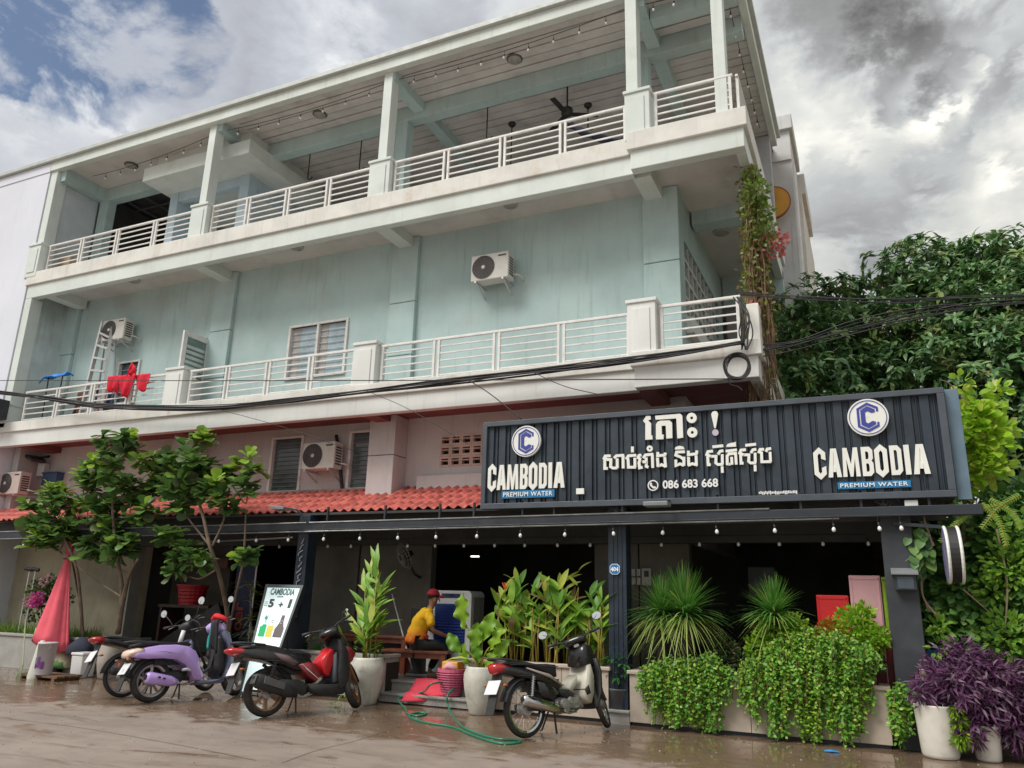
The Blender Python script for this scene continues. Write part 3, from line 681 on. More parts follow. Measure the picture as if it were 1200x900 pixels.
q = MB(); q.add([(XL, ya+.05, za-.03), (-4.7, ya+.05, za-.03), (-4.7, yb, zb-.05), (XL, yb, zb-.05)], [(0, 1, 2, 3)]); q.build('underlay', M_dark, TR)
q = MB(); q.box(XL, WY-.1, 3.56, -8.7, WY-.02, 3.64); q.build('flashing', mat('mortar', (.35, .22, .20), .9, var=.3), TR)

# ---------------------------------------------------------------- the signboard
SY = 10.78
s0, s1, sb, st = onY(564, 592, SY).x, onY(1105, 450, SY).x, 2.95, 4.33
SG = thing('shop_signboard', 'long dark blue corrugated signboard with raised white lettering and two round emblems', 'sign', ((s0+s1)/2, SY, sb))
M_sheet = mat('navy_sheet', (.027, .040, .056), .45, var=.25, scale=2., streak=.25, dirt=((.08, .09, .10), .3, 2.5))
M_frame = mat('slate_frame', (.07, .085, .105), .5, var=.15, scale=3.)
q = MB(); prof = []; x = s0+.05; pitch = .205
while x < s1-.05:
    for dx, d in ((0, 0), (.105, 0), (.118, .035), (.15, .035), (.157, .012), (.17, .012), (.177, .035), (.192, .035)): prof.append((min(x+dx, s1-.04), d))
    x += pitch
vs = []
for X, d in prof: vs += [(X, SY+.05+d, sb+.04), (X, SY+.05+d, st-.04)]
q.add(vs, [(2*i, 2*i+2, 2*i+3, 2*i+1) for i in range(len(prof)-1)]); q.build('corrugated_sheet', M_sheet, SG)
q = MB(); q.box(s0, SY+.1, sb, s1, SY+.16, st); q.build('back_sheet', M_sheet, SG)
for a in ((s0-.02, sb-.005, s1, sb+.08), (s0-.02, st-.075, s1, st), (s0-.02, sb+.08, s0+.055, st-.075), (s1-.085, sb+.08, s1, st-.075)):
    q = MB(); q.box(a[0], SY, a[1], a[2], SY+.10, a[3]); q.build('frame_bar', M_frame, SG, bevel=.006)
q = MB(); q.box(s1+.01, SY+.10, sb-.03, s1+.165, SY+.16, st-.01); q.build('side_panel', mat('blue_grey_panel', (.13, .20, .26), .45, var=.15, scale=3.), SG, bevel=.005)
M_let = mat('white_letter', (.82, .83, .78), .4, var=.04); M_logo = mat('logo_blue', (.05, .065, .33), .4, var=.05); M_lilac = mat('lilac_dot', (.50, .45, .55), .5)
M_strip = mat('bright_blue_strip', (.02, .20, .42), .4, var=.08)
zoff = [0]
def place_px(ox, oy, sc, dep=.028):
    zoff[0] = (zoff[0]+1) % 7; e = zoff[0]*.0018
    def fn(u, v, t):
        p = onY(ox+u/sc, oy+v/sc, SY+.03); return (p.x, SY+.045-(dep+e)*t, p.z)
    return fn
def stroke(q, pts, w, pl):
    """thick polyline as an extruded outline with mitred joints"""
    P = [V((*p, 0)) for p in pts]; Lf, Rt = [], []
    for i, p in enumerate(P):
        a = (P[i]-P[i-1]).normalized() if i else (P[1]-P[0]).normalized(); b = (P[i+1]-P[i]).normalized() if i < len(P)-1 else a
        n1 = V((-a.y, a.x, 0)); n2 = V((-b.y, b.x, 0)); m_ = (n1+n2); m_ = m_.normalized() if m_.length > .2 else n1
        k = min(1.6, 1/max(.4, m_.dot(n1))); Lf.append(p+m_*w/2*k); Rt.append(p-m_*w/2*k)
    N = len(P); vs = [pl(p.x, p.y, t) for t in (0, 1) for p in Lf+Rt]
    fs = []
    for i in range(N-1):
        a, b, c, d = i, i+1, N+i+1, N+i; k = 2*N
        fs += [(a+k, b+k, c+k, d+k), (a, b, b+k, a+k), (d, d+k, c+k, c)]
    fs += [(0, 2*N, 3*N, N), (N-1, 2*N-1, 4*N-1, 3*N-1)]
    q.add(vs, fs)
def ring(q, c, ro, ri, pl, n=18):
    vs = [pl(c[0]+r*cos(2*pi*k/n), c[1]+r*sin(2*pi*k/n), t) for t in (0, 1) for r in (ro, ri) for k in range(n)]
    fs = []
    for k in range(n):
        j = (k+1) % n; fs += [(2*n+k, 2*n+j, 3*n+j, 3*n+k), (k, j, 2*n+j, 2*n+k), (n+k, 3*n+k, 3*n+j, n+j)]
    q.add(vs, fs)
def letter(fn, m=None, name='letter'):
    q = MB(); fn(q); return q.build(name, m or M_let, SG)
# first line
P1 = lambda: place_px(740, 475, 10)
letter(lambda q: q.prism([(225, 125), (175, 125), (138, 185), (165, 215), (165, 405), (250, 400), (245, 352), (232, 354), (232, 210), (197, 178), (230, 165)], P1(), 0, 1))
letter(lambda q: q.prism([(280, 125), (575, 100), (598, 125), (608, 380), (540, 390), (528, 155), (285, 170)], P1(), 0, 1))
letter(lambda q: q.prism([(290, 225), (310, 195), (345, 182), (450, 180), (478, 205), (482, 385), (412, 392), (405, 240), (355, 242), (358, 345), (380, 345), (378, 398), (290, 402)], P1(), 0, 1))
letter(lambda q: (ring(q, (708, 150), 60, 18, P1()), ring(q, (716, 320), 60, 18, P1())))
letter(lambda q: q.prism([(980, 70), (1006, 78), (1018, 105), (1012, 145), (990, 270), (974, 270), (945, 145), (938, 108), (951, 80)], P1(), 0, 1))
letter(lambda q: ring(q, (985, 320), 38, 1, P1()), M_lilac)
# second line, stroke by stroke
A1 = (700, 505, 12); A2 = (780, 505, 8.571)
def strokes(A, w, *lines, rings=(), polys=()):
    def fn(q):
        for l in lines: stroke(q, l, w, place_px(*A))
        for c, ro, ri in rings: ring(q, c, ro, ri, place_px(*A))
        for p in polys: q.prism(p, place_px(*A), 0, 1)
    letter(fn)
strokes(A1, 38, [(190, 352), (115, 354), (100, 385), (145, 402)], [(108, 400), (108, 530), (150, 528)], [(135, 405), (195, 405), (190, 505), (225, 525), (285, 522)], [(283, 390), (285, 525)], [(240, 385), (275, 352), (380, 345)], [(366, 350), (368, 530)])
strokes(A1, 38, [(548, 342), (440, 352), (418, 385), (445, 400)], [(435, 400), (440, 512), (545, 512)], [(530, 380), (532, 512)], [(497, 222), (497, 302)])
strokes(A1, 38, [(622, 340), (590, 348), (578, 380), (618, 402)], [(605, 405), (590, 450), (598, 522), (640, 512)], [(640, 435), (690, 440)], [(690, 375), (690, 500), (720, 512)], [(648, 385), (680, 340), (790, 328)], [(775, 335), (782, 522)], rings=[((740, 250), 43, 14)])
strokes(A1, 38, [(855, 300), (852, 350), (965, 342)], [(960, 308), (955, 345)], [(850, 380), (858, 508)], [(850, 500), (908, 475), (965, 505)], [(950, 365), (962, 512)])
strokes(A2, 27, [(195, 210), (112, 214), (104, 245), (150, 262), (180, 285)], [(178, 275), (185, 300)], [(105, 290), (106, 350), (148, 332), (186, 350)], [(186, 262), (186, 352)], polys=[[(95, 190), (103, 165), (140, 152), (180, 160), (193, 186)]])
strokes(A2, 27, [(230, 200), (230, 240), (320, 230)], [(316, 198), (312, 232)], [(232, 262), (234, 350)], [(228, 348), (272, 330), (322, 346)], [(308, 250), (312, 350)])
for dx, dy in ((0, 0), (330, -15)):
    o_ = lambda *l: [[(a+dx, b+dy) for a, b in p] for p in l]
    strokes(A2, 27, *o_([(478, 205), (428, 210), (416, 240), (455, 256)], [(425, 256), (430, 342), (455, 340)], [(445, 256), (508, 256), (505, 322), (525, 338), (580, 336)], [(570, 235), (572, 336)], [(528, 238), (548, 206), (582, 200)], [(472, 162), (580, 150)], [(570, 358), (572, 422)]))
strokes(A2, 27, [(606, 206), (718, 192)], [(622, 345), (620, 255), (640, 232), (705, 228), (712, 340)], [(620, 338), (652, 334)], [(664, 262), (668, 340)], polys=[[(610, 162), (622, 134), (660, 122), (690, 118), (706, 110), (709, 158)]])
strokes(A2, 27, [(990, 186), (950, 188), (940, 212), (975, 226)], [(965, 226), (968, 312), (1062, 310)], [(1050, 212), (1056, 312)], [(1010, 212), (1022, 185), (1062, 178)])
# telephone line
M_txt = mat('white_print', (.8, .8, .8), .5, var=.02)
pa, pb = onY(777, 573, SY+.03), onY(842, 570.5, SY+.03); ph = (onY(777, 563, SY+.03)-pa).z
def flat(p0, wpx, h, dep=.02):
    return lambda x, y, z: (p0.x+x, SY+.045-dep-z, p0.z+y)
tm = text_mesh('phone_number', '086 683 668', 1, M_txt, SG, lambda x, y, z: (x, y, z), ext=.0, align='LEFT', bold=.028)
cs = [v.co.copy() for v in tm.data.vertices]; x0_ = min(c.x for c in cs); x1_ = max(c.x for c in cs); y1_ = max(c.y for c in cs); y0_ = min(c.y for c in cs)
for v in tm.data.vertices: v.co = V((pa.x+(v.co.x+OFF[SG.name].x-x0_-OFF[SG.name].x)/(x1_-x0_)*(pb.x-pa.x), SY+.012, pa.z+(v.co.y-y0_)/(y1_-y0_)*ph))-OFF[SG.name]
def phone(q):
    c = onY(765.5, 569, SY+.03); pl = lambda u, v, t: (c.x+u, SY+.035-.02*t, c.z-v)
    ring(q, (0, 0), .078, .062, pl, 24); q.prism([(-.03, -.045), (-.012, -.03), (-.018, -.01), (.01, .018), (.028, .012), (.045, .03), (.028, .048), (-.005, .04), (-.04, .005), (-.048, -.028)], pl, 0, 1)
letter(phone, M_txt, 'phone_symbol')
def tiny(q):
    r_ = random.Random(3); X = 0
    for k in range(24):
        a, b = onY(889+X, 578.5-X*.02, SY), onY(889+X+1.2, 576-X*.02, SY); X += 1.9
        q.box(a.x, SY+.026, a.z-(b.z-a.z)*r_.choice((0, 0, .4)), b.x, SY+.03, b.z+(b.z-a.z)*r_.choice((0, .3))); 
tag(letter(tiny, M_txt, 'small_print'), kind='stuff')
q = MB(); a, b = onY(675, 579, SY), onY(684, 572, SY); q.box(a.x, SY+.005, a.z, b.x, SY+.04, b.z); q.build('sticker', M_let, SG)
# CAMBODIA wordmark and hexagonal emblem, twice
def strip2(q, outer, inner, pl, closed=False):
    N = len(outer); vs = [pl(*p, t) for t in (0, 1) for p in list(outer)+list(inner)]; fs = []
    for i in range(N if closed else N-1):
        j = (i+1) % N; fs += [(2*N+i, 2*N+j, 3*N+j, 3*N+i), (i, j, 2*N+j, 2*N+i), (N+i, 3*N+i, 3*N+j, N+j)]
    if not closed: fs += [(0, 2*N, 3*N, N), (N-1, 2*N-1, 4*N-1, 3*N-1)]
    q.add(vs, fs)
def wordmark(x0, x1, z0, z1):
    w = x1-x0; h = z1-z0
    # (letter, left, width) as shares of the word
    lay = [('C', 0., .108), ('A', .122, .118), ('M', .252, .15), ('B', .422, .098), ('O', .535, .108), ('D', .664, .098), ('I', .783, .045), ('A', .848, .135)]
    for k, (ch, l, ww) in enumerate(lay):
        def pl(u, v, t, l=l, ww=ww): return (x0+(l+u*ww)*w, SY+.045-.026*t, z0+v*h)
        q = MB(); s = .36
        if ch == 'C':
            strip2(q, [(1, .60), (1, .88), (.5, 1.07), (0, .88), (0, .12), (.5, -.07), (1, .12), (1, .40)], [(.64, .66), (.64, .80), (.5, .86), (.36, .78), (.36, .22), (.5, .14), (.64, .20), (.64, .34)], pl)
        elif ch == 'O':
            strip2(q, [(.5, 1.07), (0, .88), (0, .12), (.5, -.07), (1, .12), (1, .88)], [(.5, .86), (.36, .78), (.36, .22), (.5, .14), (.64, .22), (.64, .78)], pl, True)
        elif ch == 'D':
            strip2(q, [(0, 0), (0, 1), (.7, 1), (1, .86), (1, .14), (.7, 0)], [(.36, .16), (.36, .84), (.55, .84), (.63, .78), (.63, .22), (.55, .16)], pl, True)
        elif ch == 'B':
            strip2(q, [(0, .5), (0, 1), (.75, 1), (1, .88), (1, .60), (.86, .52)], [(.36, .57), (.36, .84), (.56, .84), (.63, .79), (.63, .64), (.56, .575)], pl, True)
            strip2(q, [(0, 0), (0, .497), (.86, .517), (1, .43), (1, .12), (.72, 0)], [(.36, .15), (.36, .43), (.56, .43), (.63, .37), (.63, .21), (.56, .15)], pl, True)
        elif ch == 'I': q.prism([(0, 0), (1, 0), (1, 1), (0, 1)], pl, 0, 1)
        elif ch == 'M': q.prism([(0, 0), (.24, 0), (.25, .62), (.42, 0), (.58, 0), (.75, .62), (.76, 0), (1, 0), (.93, 1), (.68, 1), (.5, .42), (.32, 1), (.07, 1)], pl, 0, 1)
        elif ch == 'A':
            q.prism([(0, 0), (.34, 0), (.385, .22), (.615, .22), (.66, 0), (1, 0), (.72, 1), (.28, 1), (.0, 0)][:-1], pl, 0, .6)
            q.prism([(0, 0), (.34, 0), (.5, .9), (.5, 1), (.28, 1)], pl, .6, 1); q.prism([(.5, 1), (.5, .9), (.66, 0), (1, 0), (.72, 1)], pl, .6, 1.)
            q.prism([(.39, .18), (.61, .18), (.58, .36), (.42, .36)], pl, .6, .98)
        q.build('letter', M_let, SG)
def emblem(cx, cz, r):
    pl0 = lambda u, v, t: (cx+u*r, SY+.04-.045*t, cz+v*r)
    q = MB(); ring(q, (0, 0), 1, .02, pl0, 40); q.build('emblem_disc', M_let, SG)
    pl1 = lambda u, v, t: (cx+u*r, SY-.006-.006*t, cz+v*r)
    q = MB(); strip2(q, [(.92*cos(a), .92*sin(a)) for a in [k*2*pi/40 for k in range(40)]], [(.885*cos(a), .885*sin(a)) for a in [k*2*pi/40 for k in range(40)]], pl1, True); q.build('emblem_ring', M_logo, SG)
    def hexc(k): return [(.42*k+.02, .30*k), (.42*k+.02, .56*k), (0, .86*k), (-.56*k, .50*k), (-.56*k, -.50*k), (0, -.86*k), (.42*k+.02, -.56*k), (.42*k+.02, -.30*k)]
    def sc(p, ax, ay): return [(x*ax, y*ay) for x, y in p]
    o1 = [(.52, .28), (.52, .52), (.0, .80), (-.52, .50), (-.52, -.50), (.0, -.80), (.52, -.52), (.52, -.28)]
    i1 = [(.42, .30), (.42, .44), (.0, .66), (-.40, .43), (-.40, -.43), (.0, -.66), (.42, -.44), (.42, -.30)]
    o2 = [(.36, .26), (.36, .40), (.0, .60), (-.34, .39), (-.34, -.39), (.0, -.60), (.36, -.40), (.36, -.26)]
    i2 = [(.20, .22), (.20, .22), (.0, .34), (-.12, .27), (-.12, -.27), (.0, -.34), (.20, -.22), (.20, -.22)]
    q = MB(); strip2(q, o1, i1, pl1); strip2(q, o2, i2, pl1); q.prism([(.36, .16), (.52, .16), (.52, .26), (.36, .26)], pl1, 0, 1) if False else None; q.build('emblem_letter', M_logo, SG)
for tl_, tr_, ht, c, s_a, s_b in (((570.5, 574.5), (662.5, 571), (570.5, 545.5), (616.5, 517), (587, 584, 649, 574)[:2], (649, 573)),
                             ((955, 560.5), (1093.5, 554), (955, 527), (1017, 489), (982, 573), (1067, 562))):
    a, b, h = onY(*tl_, SY), onY(*tr_, SY), onY(*ht, SY)
    wordmark(a.x, b.x, (a.z+b.z)/2, (a.z+b.z)/2+(h.z-a.z)); cc = onY(*c, SY); emblem(cc.x, cc.z, .245)
    sa, sb_ = onY(*s_a, SY), onY(*s_b, SY); zc = (sa.z+sb_.z)/2; hh = abs(sb_.z-sa.z)/2
    q = MB(); q.box(sa.x, SY+.025, zc-hh, sb_.x, SY+.04, zc+hh); q.build('name_strip', M_strip, SG)
    t = text_mesh('strip_lettering', 'PREMIUM WATER', 1, M_txt, SG, lambda x, y, z: (x, y, z), bold=.02, spacing=1.15)
    cs = [v.co.copy() for v in t.data.vertices]; x0_ = min(p.x for p in cs); x1_ = max(p.x for p in cs); y0_ = min(p.y for p in cs); y1_ = max(p.y for p in cs)
    for v in t.data.vertices: v.co = V((sa.x+.03+(v.co.x-x0_)/(x1_-x0_)*(sb_.x-sa.x-.06), SY+.018-(v.co.z+OFF[SG.name].z)*.2, zc-hh*.6+(v.co.y-y0_)/(y1_-y0_)*hh*1.2))-OFF[SG.name]
# ---------------------------------------------------------------- air conditioners
M_ac = mat('ac_casing', (.66, .65, .61), .5, var=.08, scale=5, streak=.15, dirt=((.4, .36, .3), .3, 4.)); M_acd = mat('ac_grille', (.05, .045, .045), .5)
def aircon(label, px, py, Y, bracket=True, case=None):
    c = onY(px, py, Y); w, h, d = .80, .54, .28
    t = thing('air_conditioner', label, 'air conditioner', tuple(c), 'outdoor air conditioner units on the facade')
    m = case or M_ac; x0, x1, z0, z1 = c.x-w/2, c.x+w/2, c.z-h/2, c.z+h/2
    q = MB(); q.box(x0, Y, z0, x1, Y+d, z1); q.build('casing', m, t, bevel=.018)
    fx = x0+.27; q = MB(); q.lathe([(0, -.004), (.235, -.004), (.24, .0)], 28, (fx, Y-.002, c.z), 'y', cap=False); q.build('fan_recess', M_acd, t)
    q = MB()
    for r in (.07, .11, .15, .19, .235):
        q.tube([(fx+r*cos(a), Y-.012, c.z+r*sin(a)) for a in [k*2*pi/24 for k in range(25)]], .004, 4, cap=False)
    for k in range(16): a = k*pi/8; q.bar((fx+.04*cos(a), Y-.01, c.z+.04*sin(a)), (fx+.237*cos(a), Y-.01, c.z+.237*sin(a)), .005, .005, (0, 1, 0))
    q.build('fan_guard', mat('guard_grey', (.16, .15, .15), .5), t)
    q = MB(); q.lathe([(0, -.022), (.035, -.02), (.042, -.008), (.042, 0)], 14, (fx, Y, c.z), 'y'); q.build('hub', m, t, smooth=True)
    q = MB(); q.box(c.x+.18, Y-.004, z1-.09, x1-.05, Y+.01, z1-.06); q.build('badge', M_acd, t)
    q = MB(); [q.box(x1-.004, Y+.05, z0+.08+k*.055, x1+.004, Y+d-.05, z0+.11+k*.055) for k in range(7)]; q.build('side_vent', M_acd, t)
    for bx in (x0+.1, x1-.12):
        q = MB(); q.box(bx, Y-.03, z0-.045, bx+.035, WY, z0-.005); q.bar((bx+.018, Y+.02, z0-.03), (bx+.018, WY, z0-.22), .03, .02); q.build('bracket', M_alu, t)
    q = MB(); q.tube(cr_spline([(x1, Y+.2, z0+.12), (x1+.12, Y+.24, z0+.1), (x1+.16, WY-.02, z0+.05)], 5), .018, 6); q.build('hose', M_ac, t, smooth=True)
    return t
aircon('air conditioner alone on the wide teal wall of the middle floor', 573.5, 312, WY-.42)
aircon('air conditioner on the middle floor beside the top of the ladder', 132, 386, WY-.42)
a1 = aircon('air conditioner between two narrow windows above the red tiles', 372.5, 533.5, WY-.40)
aircon('air conditioner at the left picture edge above the red tiles', 10, 566, WY-.75, case=mat('ac_casing_pink_bounce', (.60, .50, .46), .55, var=.1))  # pink reflected light is painted into this casing colour
q = MB(); c = onY(398, 545, WY-.05); q.tube(cr_spline([onY(394, 510, WY-.03), onY(397, 530, WY-.05), onY(399, 550, WY-.06), onY(401, 575, WY-.05)], 6), .035, 7)
o = q.build('drain_pipe', M_wire, None, smooth=True); tag(o, 'fat black insulated pipe running down beside the air conditioner above the tiles', 'pipe')

# ---------------------------------------------------------------- lamps, rods and strings of bulbs
M_bulb = mat('milky_bulb', (.85, .85, .82), .25, var=0, spec=.6); M_sock = mat('bulb_socket', (.025, .025, .025), .5, var=0)
bq = MB(); bq.lathe([(.012, .0), (.02, -.01), (.02, -.055), (.014, -.06)], 8); SOCK = bq
def bulb_mesh(s=1.):
    q = MB(); q.use(0).lathe([(.006, .0), (.016, -.008), (.017, -.05), (.013, -.056)], 7); q.use(1).lathe([(.012, -.056), (.026, -.078), (.03, -.1), (.022, -.122), (.0, -.13)], 9)
    q.v = [tuple(x*s for x in v) for v in q.v]; return q
BUL = None
def light_string(label, pts, bulbs, drop=.07, s=1.):
    global BUL
    t = thing('light_string', label, 'string lights', tuple(pts[0]), 'strings of small white bulbs')
    q = MB(); q.tube(pts, .007, 5); q.build('cord', M_wire, t)
    for p in bulbs:
        p = V(p); q = MB(); q.tube([p, p-V((rnd.uniform(-.01, .01), 0, drop))], .004, 4); q.build('drop_wire', M_wire, t)
        mw = M.Translation(p-V((0, 0, drop))-OFF[t.name]) @ M.Rotation(rnd.uniform(-.15, .15), 4, 'Y')
        if BUL is None: BUL = bulb_mesh(.85).build('bulb', [M_sock, M_bulb], t, local=True, smooth=True); BUL.matrix_local = mw
        else: inst(BUL, 'bulb', t, mw)
px1 = [213, 256, 299, 337, 379, 421, 465.5, 510, 559, 609.5, 662.6, 718.5, 778, 840, 909, 979, 1032, 1058]
b1 = [onY(x, 640, 10.72) for x in px1]; b1 = [V((p.x, 10.72, bz(p.x)-.0)) for p in b1]
light_string('row of small bulbs hanging along the front beam of the awning', [V((b1[0].x-1, 10.72, bz(-18)-.0))]+[p+V((0, 0, .01)) for p in b1]+[V((.9, 10.72, bz(1)))], b1, .075)
px2 = [292, 327, 384, 411, 442, 478, 510, 543, 579, 615, 653, 692, 732, 775, 820, 865, 914, 964, 1017]
b2 = [V((onY(x, 640, 11.9).x, 11.9, 2.60)) for x in px2]
light_string('second row of small bulbs hanging inside the awning before the lintel', b2, b2, .05, 1.)
b3 = [V((X, BY+.6, 2.62)) for X in (-17.2, -16.7, -16.2, -15.7)]
light_string('short row of bulbs against the garden wall at the far left', b3, b3, .05)
zc = ZR0-.06
def rail_string(label, a, b, s_, n):
    pts = sag(a, b, s_, 18); light_string(label, pts, [pts[0].lerp(pts[-1], 0) if False else V(sag(a, b, s_, n)[k]) for k in range(1, n)], .08)
cols = [(-18.2, F+.5), (-13.42, F+.25), (-8.46, F+.25), (-3.14, FR+.3), (-1.62, FR+.3)]
for (a, b, n, w) in ((0, 1, 8, 'first'), (1, 2, 8, 'second'), (2, 3, 10, 'third'), (3, 4, 4, 'short right-hand')):
    rail_string('string of bulbs under the roof edge in the %s top-floor bay from the left' % w if a < 3 else 'short string of bulbs under the roof at the right front corner', V((*cols[a], zc)), V((*cols[b], zc)), .12 if a < 3 else .08, n)
rail_string('string of bulbs running back under the right roof edge', V((-1.5, FR+.5, zc)), V((-1.5, 16.5, zc)), .15, 9)
M_rod = mat('rod_black', (.02, .02, .02), .5)
def ceil_light(label, px, py, Z, r=.17, m=None):
    c = onZ(px, py, Z); t = thing('ceiling_light', label, 'ceiling lamp', tuple(c), 'round lamps on the balcony ceilings')
    q = MB(); q.lathe([(r, 0.0), (r, -.03), (r*.86, -.05)], 24, tuple(c)); q.build('rim', m or mat('lamp_rim', (.12, .11, .10), .5), t)
    q = MB(); q.lathe([(r*.85, -.045), (r*.6, -.07), (0, -.085)], 20, tuple(c), cap=False); q.build('shade', mat('lamp_shade', (.34, .33, .31), .3) , t, smooth=True)
ceil_light('round lamp on the top ceiling in the leftmost bay', 154, 193, ZR0+.068)
ceil_light('round lamp on the top ceiling between the two left columns', 375, 133, ZR0+.068)
ceil_light('round lamp on the top ceiling in the wide right bay', 603, 68, ZR0+.068)
pw = mat('lamp_rim_pale', (.5, .5, .48), .5)
ceil_light('round lamp under the upper slab near the left end', 157, 328, Z3+.218, .15, pw)
ceil_light('round lamp under the upper slab left of the middle pilaster', 348, 289, Z3+.218, .15, pw)
ceil_light('round lamp under the upper slab right of the middle pilaster', 598, 239, Z3+.218, .15, pw)
ceil_light('round lamp under the overhang at the right corner', 846, 271, Z3+.218, .18, pw)
for px, y0, y1, w in ((365, 168, 207, 'near the kiosk'), (425, 152, 196, 'left of the second column'), (572, 115, 160, 'in the middle of the wide bay'), (600, 147, 200, 'low in the wide bay'), (689, 125, 150, 'beside the corner column')):
    c = onZ(px, y0, ZR0-.0); t = thing('hanging_rod', 'thin black hooked rod under the top ceiling, ' + w, 'rod', tuple(c), 'black ceiling rods of the open top floor')
    e = onY(px, y1, c.y)
    q = MB(); q.lathe([(.09, .07), (.09, .02), (.05, -.03)], 12, tuple(c)); q.build('ceiling_cup', M_rod, t)
    q = MB(); q.tube([c, (c.x, c.y, e.z)]+[(c.x+.07-.07*cos(a), c.y, e.z-.07*sin(a)) for a in (.6, 1.4, 2.2, 3.)], .015, 6); q.build('rod', M_rod, t)
c = onZ(665, 92, ZR0); t = thing('ceiling_fan', 'black ceiling fan on a long rod above the right railing', 'fan', tuple(c)); e = onY(661, 132, c.y)
q = MB(); q.lathe([(.08, .07), (.08, .0), (.04, -.04)], 12, tuple(c)); q.tube([c, (c.x, c.y, e.z)], .02, 6); q.build('rod', M_rod, t)
q = MB(); q.lathe([(.03, .1), (.12, .06), (.13, -.05), (.06, -.1)], 14, (c.x, c.y, e.z)); q.build('motor', M_rod, t, smooth=True)
for k in range(3):
    a = .4+k*2.094; q = MB(); d = V((cos(a), sin(a), 0)); q.bar(V((c.x, c.y, e.z-.06))+d*.1, V((c.x, c.y, e.z-.08))+d*.65, .12, .012); q.build('blade', M_rod, t)
q = MB(); pts = cr_spline([onY(664, 143, F+.5), onY(690, 158, F+.45), onY(733, 168, F+.5)], 6); q.tube(pts, [.10+.03*sin(i*1.7) for i in range(len(pts))], 9, sq=(1, .6)); o = q.build('folded_parasol', mat('navy_cloth', (.02, .025, .05), .9, bump=.3, bscale=12), None, smooth=True)
tag(o, 'dark navy folded parasol lying along the top railing left of the corner pedestal', 'parasol')

# ---------------------------------------------------------------- cables
def cable_bundle(label, paths, r=.012):
    t = thing('cable_bundle', label, 'cables', tuple(paths[0][0]))
    for p in paths:
        q = MB(); q.tube(cr_spline(p, 8), r*rnd.uniform(.7, 1.35), 5); q.build('wire', M_wire, t, smooth=True)
    return t
def jig(pts, a): return [V(p)+V((0, rnd.uniform(-a, a), rnd.uniform(-a, a)*1.2)) for p in pts]
main = [(-60, 452), (14, 460), (60, 466), (120, 474), (240, 477), (330, 469), (420, 458), (520, 446), (620, 434), (700, 425), (790, 413), (872, 400)]
cable_bundle('thick bundle of black cables sagging across the middle slab of the building', [jig([onY(x, y+k*.5-1, 11.2) for x, y in main], .02+.01*(k > 5)) for k in range(10)], .013)
strays = [[onY(430, 458, 11.2), onY(480, 480, 11.0), onY(548, 520, 10.9)], [onY(545, 443, 11.2), onY(575, 462, 11.), onY(612, 492, 10.9)], [onY(250, 478, 11.2), onY(330, 500, 11.), onY(420, 530, 11.3)], [onY(620, 434, 11.2), onY(660, 452, 11), onY(700, 462, 11)],
          [onY(-10, 446, 11.1), onY(400, 446, 11.1), onY(870, 444, 11.1)]]
cable_bundle('thin stray wires hanging from the cable bundle across the slab', strays, .007)
hi = [(862, 345), (950, 350), (1060, 352), (1130, 350), (1290, 347)]; lo = [(872, 412), (930, 402), (1000, 384), (1080, 366), (1150, 355), (1290, 345)]
cable_bundle('level bundle of black cables crossing in front of the mango tree', [jig([onY(x, y+k*1.2-3, 11.5) for x, y in hi], .025) for k in range(4)], .008)
cable_bundle('slanting bundle of black cables rising to the right before the mango tree', [jig([onY(x, y+k*2.0-6, 11.5) for x, y in lo], .05) for k in range(7)], .008)
cable_bundle('knot of black wires dropping down the right slab corner', [cr_spline([onY(862+rnd.uniform(-6, 8), 348, 11.3), onY(874+rnd.uniform(-6, 6), 372, 11.2), onY(878+rnd.uniform(-12, 12), 392, 11.2), onY(872+rnd.uniform(-4, 4), 410, 11.2)], 4) for k in range(8)], .010)
cc = onY(864, 430, 11.15); t = thing('cable_coil', 'coil of black cable hanging at the right end of the slab', 'cable coil', tuple(cc))
for k in range(5):
    q = MB(); r = .15+.012*k; q.tube([(cc.x+r*cos(a)+.01*sin(3*a+k), cc.y-.01*k, cc.z+r*1.05*sin(a)) for a in [i*2*pi/28 for i in range(29)]], .009, 5, cap=False); q.build('loop', M_wire, t, smooth=True)
q = MB(); q.tube(cr_spline([cc+V((-.15, 0, -.05)), cc+V((-.12, 0, -.24)), cc+V((.0, 0, -.3)), cc+V((.05, 0, -.36))], 5), .009, 5); q.build('tail', M_wire, t)

# ---------------------------------------------------------------- things on the balconies
# step ladder
t = thing('step_ladder', 'aluminium step ladder leaning beside the left air conditioner', 'ladder', tuple(onY(106, 470, 12.0)))
b0, b1_, tp, tp2 = onY(93, 492, 11.95), onY(117, 488, 11.95), onY(121, 377, 12.2), onY(131, 384, 12.2)
for a, b in ((b0, tp), (b1_, tp2)): q = MB(); q.bar(a, b, .06, .09); q.build('rail', M_alu, t)
for k in range(7):
    s = .1+k*.13; q = MB(); q.bar(b0.lerp(tp, s), b1_.lerp(tp2, s), .10, .05); q.build('step', M_alu, t)
for a, b in ((b0, tp), (b1_, tp2)): q = MB(); q.bar(a+V((.1, .3, 0)), b+V((0, .12, -.1)), .04, .05); q.build('rear_leg', M_alu, t)
